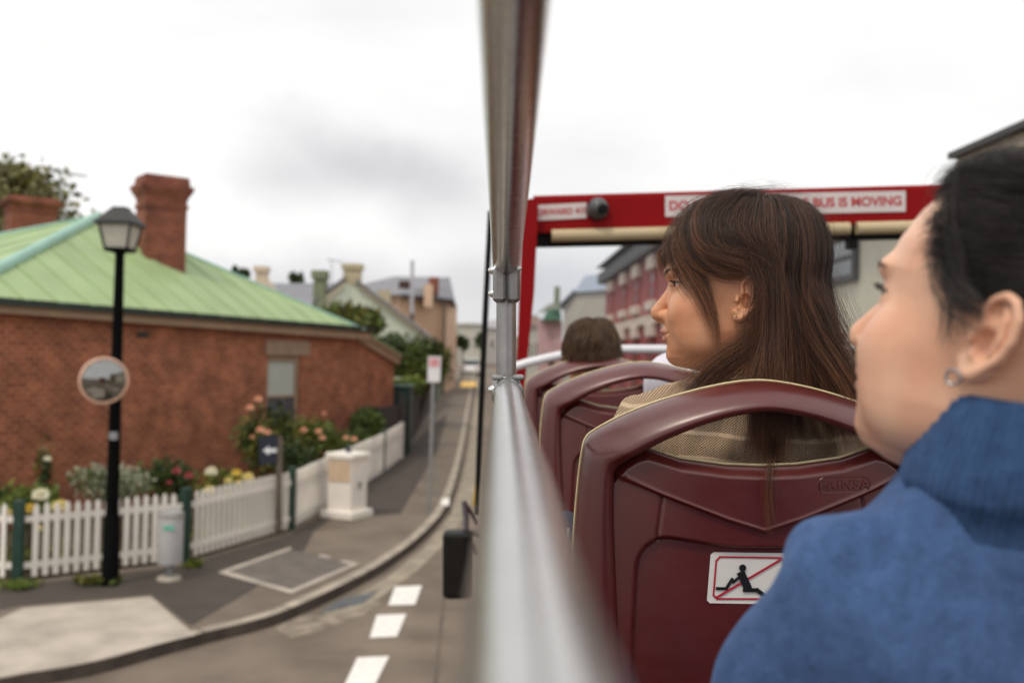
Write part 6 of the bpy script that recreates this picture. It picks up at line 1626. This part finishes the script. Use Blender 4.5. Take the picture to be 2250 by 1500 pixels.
# clothing in bus units (u, v, w)
def garment(name, parent, h, lo, hi, build, m_, disp=(0, 1, 0), seed=0):
    v = Vol(lo, hi, h); v.f[:] = .08; build(v); p, q = v.mesh()
    if disp[0]:
        nm = vnoise(p, disp[1], seed) * disp[0] + (np.abs(vnoise(p * np.array((1, 1, .45)), disp[1] * 1.7, seed + 1)) - .3) * disp[0] * .9
        me_n = p - np.array(disp[2]) if isinstance(disp[2], (tuple, list)) else None
        nn = me_n / np.linalg.norm(me_n, axis=1)[:, None] if me_n is not None else 0
        p = p + nn * nm[:, None]
    M3 = np.array([BR, BF, BU]); return mesh_obj(name, np.array(C) + p @ M3, q, m_, parent, smooth=True)
def knit_mat(name, c_dark, c_light, pitch, strength):
    M = bpy.data.materials.new(name); M.use_nodes = True; nt = M.node_tree; N = nt.nodes; L = nt.links; bs = N['Principled BSDF']
    tc = N.new('ShaderNodeTexCoord'); sep = N.new('ShaderNodeSeparateXYZ'); L.new(tc.outputs['Object'], sep.inputs[0])
    def m2(op, a, b=None):
        n_ = N.new('ShaderNodeMath'); n_.operation = op
        for i_, q in enumerate((a, b)):
            if q is None: continue
            if isinstance(q, (int, float)): n_.inputs[i_].default_value = q
            else: L.new(q, n_.inputs[i_])
        return n_.outputs[0]
    # open mesh: brick-offset round holes
    vx = N.new('ShaderNodeCombineXYZ'); L.new(m2('MULTIPLY', sep.outputs[0], 1 / pitch), vx.inputs[0]); L.new(m2('MULTIPLY', sep.outputs[2], 1 / pitch), vx.inputs[1])
    nz = N.new('ShaderNodeTexNoise'); nz.inputs['Scale'].default_value = 14; L.new(tc.outputs['Object'], nz.inputs['Vector'])
    wv = m2('ADD', m2('MULTIPLY', sep.outputs[2], 6.283 / pitch), m2('MULTIPLY', nz.outputs['Fac'], 3.0)); s1 = m2('SINE', wv)
    par = m2('MULTIPLY', sep.outputs[0], 6.283 / pitch); s2 = m2('SINE', par)
    pr = m2('MULTIPLY', s1, s2); fac = N.new('ShaderNodeMapRange'); fac.inputs[1].default_value = -.35; fac.inputs[2].default_value = .45; L.new(pr, fac.inputs[0])
    rib = m2('SINE', m2('ADD', m2('MULTIPLY', sep.outputs[2], 6.283 / .034), m2('MULTIPLY', nz.outputs['Fac'], 2.5))); rb = N.new('ShaderNodeMapRange'); rb.inputs[1].default_value = .72; rb.inputs[2].default_value = .95; L.new(rib, rb.inputs[0])
    fc = m2('MAXIMUM', fac.outputs[0], m2('MULTIPLY', rb.outputs[0], .8))
    mx = N.new('ShaderNodeMix'); mx.data_type = 'RGBA'; mx.inputs['A'].default_value = (*c_dark, 1); mx.inputs['B'].default_value = (*c_light, 1); L.new(fc, mx.inputs['Factor']); L.new(mx.outputs['Result'], bs.inputs['Base Color'])
    bs.inputs['Roughness'].default_value = .95; bs.inputs['Specular IOR Level'].default_value = .15
    bp = N.new('ShaderNodeBump'); bp.inputs['Strength'].default_value = strength; bp.inputs['Distance'].default_value = .002; L.new(fc, bp.inputs['Height']); L.new(bp.outputs['Normal'], bs.inputs['Normal'])
    return M
beige = knit_mat('beige_open_knit', (.26, .165, .10), (.72, .55, .39), .0034, .9)
def card(v):
    c = v.chain
    c([(.208, 1.405, -.130, .050), (.345, 1.40, -.108, .060), (.482, 1.405, -.130, .050)], .045); nk_ = [Vector(fr1.w(np.array(q))) - C for q in ((-.034, 0, -.215), (-.033, 0, -.17), (-.031, 0, -.148))]; c([(q.dot(BR), q.dot(BF), q.dot(BU), r_) for q, r_ in zip(nk_, (.085, .070, .060))], .03)
    c([(.34, 1.40, -.15, .095), (.34, 1.41, -.30, .105), (.34, 1.42, -.60, .115)], .06); c([(.275, 1.405, -.20, .07), (.275, 1.41, -.58, .08)], .04); c([(.42, 1.405, -.20, .07), (.42, 1.41, -.58, .08)], .04)
    c([(.204, 1.41, -.145, .050), (.195, 1.47, -.42, .044)], .03); c([(.195, 1.47, -.42, .044), (.26, 1.70, -.50, .036)], .02)
    c([(.484, 1.41, -.155, .050), (.515, 1.47, -.42, .046)], .04); c([(.515, 1.47, -.42, .044), (.44, 1.70, -.50, .036)], .02)
    c([(.335, 1.375, -.10, .06), (.335, 1.372, -.085, .056)], .03)
garment('cardigan', w1_, .005, (.03, 1.22, -.75), (.66, 1.78, 0.0), card, beige, (.006, 26, (.34, 1.42, -.30)), 3)
denim = mat('navy_denim', (.016, .022, .045), .9, var=.25, scale=30, bump=.2, bscale=300)
def jeans(v):
    for u in (.25, .43): v.chain([(u, 1.42, -.62, .10), (u - .01, 1.85, -.60, .075), (u - .01, 1.90, -1.14, .052)], .03)
    v.chain([(.27, 1.40, -.62, .11), (.41, 1.40, -.62, .11)], .04)
garment('jeans', w1_, .012, (.05, 1.2, -1.25), (.62, 2.05, -.42), jeans, denim, (.004, 18, (.34, 1.6, -.7)), 6)
def hands(parent, skin, pts, nm='hand'):
    for (wx, wy, wz, sgn) in pts:
        v = Vol((wx - .09, wy - .05, wz - .10), (wx + .09, wy + .16, wz + .05), .0035); v.f[:] = .05
        v.chain([(wx, wy, wz, .024), (wx, wy + .04, wz - .005, .026), (wx, wy + .075, wz - .015, .028)], .012)
        for k in range(4):
            o = (k - 1.5) * .0165; ln = (.058, .068, .072, .062)[k] if sgn > 0 else (.062, .072, .068, .058)[k]
            v.chain([(wx + o, wy + .075, wz - .012, .0095), (wx + o * 1.1, wy + .075 + ln * .55, wz - .022, .0085), (wx + o * 1.1, wy + .075 + ln * .85, wz - .048, .0075)], .003)
        v.chain([(wx + sgn * .02, wy + .02, wz, .011), (wx + sgn * .045, wy + .055, wz - .015, .0095), (wx + sgn * .042, wy + .085, wz - .025, .0085)], .006)
        p, q = v.mesh(); mesh_obj(nm, np.array(C) + p @ np.array([BR, BF, BU]), q, skin, parent, smooth=True)
hands(w1_, skin1, [(.26, 1.72, -.50, 1), (.42, 1.72, -.50, -1)])

# ================================================================= the woman in blue, close to the camera
th = math.radians(49.5); pt_ = math.radians(13)
f0 = (-BR * math.cos(th) + BF * math.sin(th)).normalized(); l0 = BU.cross(f0).normalized()
fr2 = place_head(2243, 640, .66, f0, l0, BU, (1871, 728), pt_, .975)
print('HEAD2', [proj(fr2.w(np.array(q)))for q in ((.0, .078, -.02), (.107, 0, -.10), (.1, .031, 0), (-.034, 0, -.19))], [((Vector(fr2.w(np.array((-.034, 0, -.19)))) - C).dot(q)) for q in (BR, BF, BU)])
skin2 = skin_material('skin_light', (.84, .52, .36), (.55, .26, .20), .40)
w2_ = make_head('person', fr2, .0018, skin2, 'woman in a blue roll neck jumper with black tied back hair and hoop earring', brow_back=True, ear_up=10.0)
eyes(w2_, fr2, (1, 0, 0)); lashes(w2_, fr2, hair_dark_m, 8); brows(w2_, fr2, mat('brow_hair', (.035, .022, .016)), seed=9)
hair2 = hair_material('black_hair', (.012, .0095, .009), (.05, .042, .040), (.06, .05, .046), .30)
def slerp_hair(n, seed, k=18):
    r = np.random.default_rng(seed); out = np.zeros((n, k, 3))
    # hairline directions (unit-ish, in ellipsoid space) from the forehead middle down to the ear, both sides, then nape
    hl = np.array([(.74, 0, .76), (.73, .24, .70), (.65, .52, .58), (.52, .77, .42), (.43, .89, .22), (.36, .94, .09), (.34, .95, -.06), (.12, .99, .02), (-.14, .98, -.02), (-.36, .92, -.22), (-.55, .80, -.48), (-.75, .4, -.7), (-.8, 0, -.75)])
    t = r.random(n) * (len(hl) - 1); i = t.astype(int); f = (t - i)[:, None]; S_ = hl[i] * (1 - f) + hl[i + 1] * f; S_[:, 1] *= np.where(r.random(n) < .78, 1, -1)
    S_ /= np.linalg.norm(S_, axis=1)[:, None]; E_ = np.array((-.97, 0, .12)) + r.normal(size=(n, 3)) * .06; E_ /= np.linalg.norm(E_, axis=1)[:, None]
    st = r.random(n) ** 2.2 * .75; S2 = S_ + (E_ - S_) * st[:, None]; S2 /= np.linalg.norm(S2, axis=1)[:, None]
    top = np.clip(S_[:, 2], 0, 1); lay = .003 + .010 * r.random(n) + .006 * top * r.random(n)
    for j in range(k):
        s = j / (k - 1); d = S2 * (1 - s) + E_ * s + np.array((0, 0, 1)) * (.24 * math.sin(math.pi * s) * top)[:, None]; d /= np.linalg.norm(d, axis=1)[:, None]
        A = np.where(d[:, 0] > 0, .103, .088); tt = lay * min(1, .15 + 2.2 * s)
        out[:, j] = np.stack([d[:, 0] * (A + tt), d[:, 1] * (.0705 + tt), d[:, 2] * (.086 + tt)], -1) + C0
    return clumpify(out, 90, .35, r)
H2 = slerp_hair(17000, 51)
LS2 = np.concatenate([path_hair(16, [(30, 30, 114), (42, 62, 80), (30, 82, 45), (16, 86, 15), (10, 86, -15)], (4, 3, 2), 52, jit_tip=(4, 2, 8)), path_hair(120, [(42, 74, 40), (34, 77, 24), (25, 79, 12), (14, 80, 6), (4, 81, 3)], (3.5, 1.5, 8), 54, jit_tip=(5, 1.5, 5)), path_hair(30, [(26, 78, 8), (22, 79, -6), (19, 79, -16)], (3, 1, 4), 56, jit_tip=(3, 1, 6)),
    path_hair(420, [(56, 50, 72), (46, 55, 79), (32, 57, 83), (4, 60, 86)], (4, 7, 6), 57, jit_tip=(8, 6, 8)), path_hair(420, [(50, 70, 46), (40, 75, 50), (30, 76, 52), (0, 80, 50)], (4, 3, 10), 58, jit_tip=(8, 3, 10)), path_hair(420, [(60, 24, 84), (46, 28, 93), (26, 32, 99), (-10, 34, 102)], (4, 10, 3), 59, jit_tip=(8, 12, 3))])
strands('hair', fr2.w(np.concatenate([res(H2, 22), res(LS2, 22)])), .00014, hair2, w2_)
def thm2(d):
    d = d if d <= 180 else 360 - d
    return float(np.interp(d, [0, 20, 35, 50, 62, 75, 85, 100, 120, 180], [40, 41, 44, 50, 60, 74, 80, 90, 106, 118]))
cap(w2_, fr2, mat('hair_under_black', (.006, .005, .005), .6, var=.3, scale=100), thm2, .0035, af=.103, tp=.086, sd=.070)
v = Vol((-.17, -.07, -.03), (-.07, .07, .08), .003); v.f[:] = .05; v.ell((-.118, 0, .028), (.032, .038, .034), .01); p, q = v.mesh(); mesh_obj('hair_bun', fr2.w(p), q, mat('hair_under_black', (.006, .005, .005)), w2_, smooth=True)
silver = mat('silver', (.32, .32, .34), .25, metal=1.0)
mb = MB(); ctr = E1(-31, -5, 5) + np.array((0, 0, .010)); mb.tube([Vector(fr2.w(ctr + np.array((math.cos(a) * .0048, .001, math.sin(a) * .0048)))) for a in np.linspace(0, 6.28, 25)[:-1]], .0010, 6, closed=True); mb.build('earring', silver, w2_, smooth=True)
def sweater_mat(name, c1, c2):
    M = mat(name, c1, .95, var=.17, scale=95, spec=.1, vscale=(1, 1, .5)); nt = M.node_tree; N = nt.nodes; L = nt.links; bs = N['Principled BSDF']; bs.inputs['Sheen Weight'].default_value = .25; bs.inputs['Sheen Roughness'].default_value = .5; bs.inputs['Sheen Tint'].default_value = (.4, .55, .9, 1)
    tc = N.new('ShaderNodeTexCoord'); n2 = N.new('ShaderNodeTexNoise'); n2.inputs['Scale'].default_value = 260; n2.inputs['Detail'].default_value = 3
    mp = N.new('ShaderNodeMapping'); mp.inputs['Scale'].default_value = (1, 1, .35); L.new(tc.outputs['Object'], mp.inputs[0]); L.new(mp.outputs[0], n2.inputs['Vector'])
    n4 = N.new('ShaderNodeTexNoise'); n4.inputs['Scale'].default_value = 38; n4.inputs['Detail'].default_value = 4; L.new(tc.outputs['Object'], n4.inputs['Vector'])
    ad = N.new('ShaderNodeMath'); ad.operation = 'MULTIPLY_ADD'; ad.inputs[1].default_value = 2.2; L.new(n4.outputs['Fac'], ad.inputs[0]); L.new(n2.outputs['Fac'], ad.inputs[2])
    bp = N.new('ShaderNodeBump'); bp.inputs['Strength'].default_value = .6; bp.inputs['Distance'].default_value = .003; L.new(ad.outputs[0], bp.inputs['Height']); L.new(bp.outputs['Normal'], bs.inputs['Normal']); return M
blue = sweater_mat('blue_jumper', (.060, .112, .245), None)
def sweat(v):
    c = v.chain
    c([(.255, .765, -.200, .048), (.33, .762, -.185, .050), (.39, .755, -.178, .052), (.50, .762, -.185, .050), (.585, .765, -.195, .050)], .045)
    c([(.405, .78, -.18, .10), (.405, .80, -.40, .118), (.405, .80, -.66, .125)], .06); c([(.305, .775, -.25, .085), (.315, .79, -.62, .092)], .05); c([(.505, .775, -.25, .085), (.495, .79, -.62, .092)], .05)
    c([(.250, .775, -.205, .050), (.168, .80, -.47, .052)], .03); c([(.168, .80, -.47, .050), (.28, 1.0, -.56, .038)], .02)
    c([(.592, .775, -.200, .052), (.615, .80, -.47, .052)], .035); c([(.615, .80, -.47, .050), (.52, 1.0, -.56, .038)], .02)
def sweat_shift(v):
    class Q:
        def chain(_, pts, k): v.chain([(a - .019, b - .105, c + .036, r) for a, b, c, r in pts], k)
    sweat(Q())
garment('jumper', w2_, .005, (.04, .50, -.76), (.72, 1.04, .05), sweat_shift, blue, (.015, 13, (.38, .695, -.34)), 12)
# roll neck: ribbed double collar
f0_w = Vector(f0)
nk0, nk1 = Vector(fr2.w(np.array((-.010, 0, -.138)))), Vector(fr2.w(np.array((-.016, 0, -.058)))); ax2 = (nk1 - nk0).normalized(); a2 = ax2.orthogonal().normalized(); b2 = ax2.cross(a2); V_ = []; f = []; TL0 = math.atan2((-f0_w).dot(b2), (-f0_w).dot(a2))
prof = [(-.040, .066), (-.02, .071), (.000, .0745), (.018, .0755), (.020, .0775), (.028, .0790), (.040, .0780), (.060, .0725), (.076, .0680), (.084, .0655), (.087, .0625), (.082, .0595), (.050, .0580)]
ns = 360
for h_, r_ in prof:
    for k_ in range(ns):
        t = 2 * math.pi * k_ / ns; rr_ = r_ + .0006 * math.sin(k_ * math.pi / 2) * (h_ > .0) + .003 * math.sin(t * 2 + 1) + .0015 * math.sin(3 * t); tl = .022 * math.cos(t - TL0)
        V_.append(nk0 + ax2 * (h_ + tl * .3) + (a2 * math.cos(t) + b2 * math.sin(t)) * rr_)
for i in range(len(prof) - 1):
    for k_ in range(ns): f.append([i * ns + k_, i * ns + (k_ + 1) % ns, (i + 1) * ns + (k_ + 1) % ns, (i + 1) * ns + k_])
mesh_obj('roll_neck', V_, f, sweater_mat('blue_rib_shade', (.040, .085, .19), None), w2_, smooth=True)  # collar blue darker than the jumper, its shade put into the colour
def jeans2(v):
    for u in (.32, .49): v.chain([(u, .82, -.66, .10), (u, 1.0, -.66, .08), (u, 1.04, -1.16, .052)], .03)
garment('trousers', w2_, .012, (.1, .6, -1.25), (.75, 1.2, -.48), jeans2, mat('dark_trousers', (.02, .02, .024), .9), (.004, 18, (.4, .9, -.7)), 7)
hands(w2_, skin2, [(.30, 1.0, -.56, 1), (.50, 1.0, -.56, -1)])

# ================================================================= passengers further forward
def plain_person(label, hp, hv, hairc, shirt, shirt_name, hair_n, seed, sh_w, long=False, face=BF):
    fr = Frame(BP(hp[0], hp[1], hv), face, BU.cross(face).normalized(), BU, .96)
    o = make_head('person', fr, .0032, skin1, label, full=False)
    hm = hair_material('hair_' + shirt_name, hairc[0], hairc[1], hairc[1], .45); r = np.random.default_rng(seed)
    n = hair_n; ph = r.uniform(0, 6.283, n); th0 = np.radians(100 * r.random(n) ** .8); t = .006 + .020 * r.random(n); k = 12; Pw = np.zeros((n, k, 3)); L_ = np.radians(r.uniform(25, 55, n))
    lim = np.radians(np.interp(np.degrees(ph) % 360, [0, 50, 75, 100, 180, 260, 285, 310, 360], [62, 66, 88, 102, 128, 102, 88, 66, 62])); 
    for i in range(k):
        a = np.minimum(th0 + L_ * i / (k - 1), lim); Pw[:, i] = ellp(a, ph + .25 * np.sin(a * 2), t * (.4 + .6 * min(1, 2 * i / k)))
    strands('hair', fr.w(clumpify(Pw, 80, .5, r)), .00028, hm, o)
    cap(o, fr, mat('hair_base_' + shirt_name, hairc[0], .7, var=.3, scale=60), lambda d: float(np.interp(d, [0, 50, 75, 100, 180, 260, 285, 310, 360], [56, 60, 82, 98, 124, 98, 82, 60, 56])), .006)
    u0 = (hp[0] - 1103) / F * hv; w0_ = -(hp[1] - 742) / F * hv - .16
    def body(v):
        c = v.chain; c([(u0 - sh_w, hv, w0_ - .045, .05), (u0, hv, w0_, .06), (u0 + sh_w, hv, w0_ - .045, .05)], .05)
        c([(u0, hv + .01, w0_ - .08, .10), (u0, hv + .01, w0_ - .50, .12)], .06); 
        for s in (-1, 1): c([(u0 + s * .09, hv, w0_ - .1, .08), (u0 + s * .09, hv, w0_ - .48, .09)], .05); c([(u0 + s * (sh_w + .01), hv, w0_ - .05, .05), (u0 + s * (sh_w + .04), hv + .06, w0_ - .33, .045)], .03); c([(u0 + s * (sh_w + .04), hv + .06, w0_ - .33, .045), (u0 + s * .10, hv + .30, w0_ - .40, .036)], .02)
        c([(u0, hv - .015, w0_ + .02, .062), (u0, hv - .015, w0_ + .045, .058)], .02)
    garment('shirt', o, .01, (u0 - .34, hv - .2, w0_ - .66), (u0 + .34, hv + .42, w0_ + .12), body, shirt, (.008, 18, (u0, hv, w0_ - .25)), seed)
    return o
plain_person('passenger with short brown hair seen from behind in the third seat', (1300, 782), 3.0, ((.05, .028, .015), (.19, .105, .048)), mat('olive_jacket', (.17, .14, .07), .9, var=.2, scale=20), 'olive', 5000, 5, .17)
plain_person('passenger in a white top mostly hidden ahead of the long haired woman', (1630, 640), 2.35, ((.02, .012, .01), (.05, .03, .02)), mat('white_cotton', (.66, .64, .72), .9, var=.05, scale=12, bump=.3, bscale=25), 'white', 3000, 6, .165)
# navy bag wedged beside the nearest seat
bg = empty('shoulder_bag', BP(1256, 1300, 1.62), 'navy bag with pale zip wedged between the nearest seat and the side rail', 'bag')
v = Vol((.02, 1.50, -.62), (.2, 1.80, -.22), .008); v.f[:] = .05; v.ell((.105, 1.64, -.40), (.045, .10, .115), .02); p, q = v.mesh(); mesh_obj('body', np.array(C) + p @ np.array([BR, BF, BU]), q, denim, bg, smooth=True)
mb = MB(); mb.tube([BP(1248, 1160, 1.56), BP(1243, 1210, 1.55), BP(1250, 1230, 1.55)], .002, 6); mb.build('zip', mat('pale_zip', (.5, .5, .52), .4), bg)
# ------------------------------------------------------------------ render settings
scene.render.engine = 'CYCLES'
scene.view_settings.view_transform = 'Standard'; scene.view_settings.look = 'None'; scene.view_settings.exposure = 0; scene.view_settings.gamma = 1
scene.view_settings.use_curve_mapping = False
cy = scene.cycles; cy.use_denoising = True; cy.max_bounces = 7; cy.diffuse_bounces = 3; cy.glossy_bounces = 3; cy.transmission_bounces = 5; cy.transparent_max_bounces = 10
cy.caustics_reflective = False; cy.caustics_refractive = False; cy.sample_clamp_indirect = 6
try: cy.denoiser = 'OPENIMAGEDENOISE'
except Exception: pass
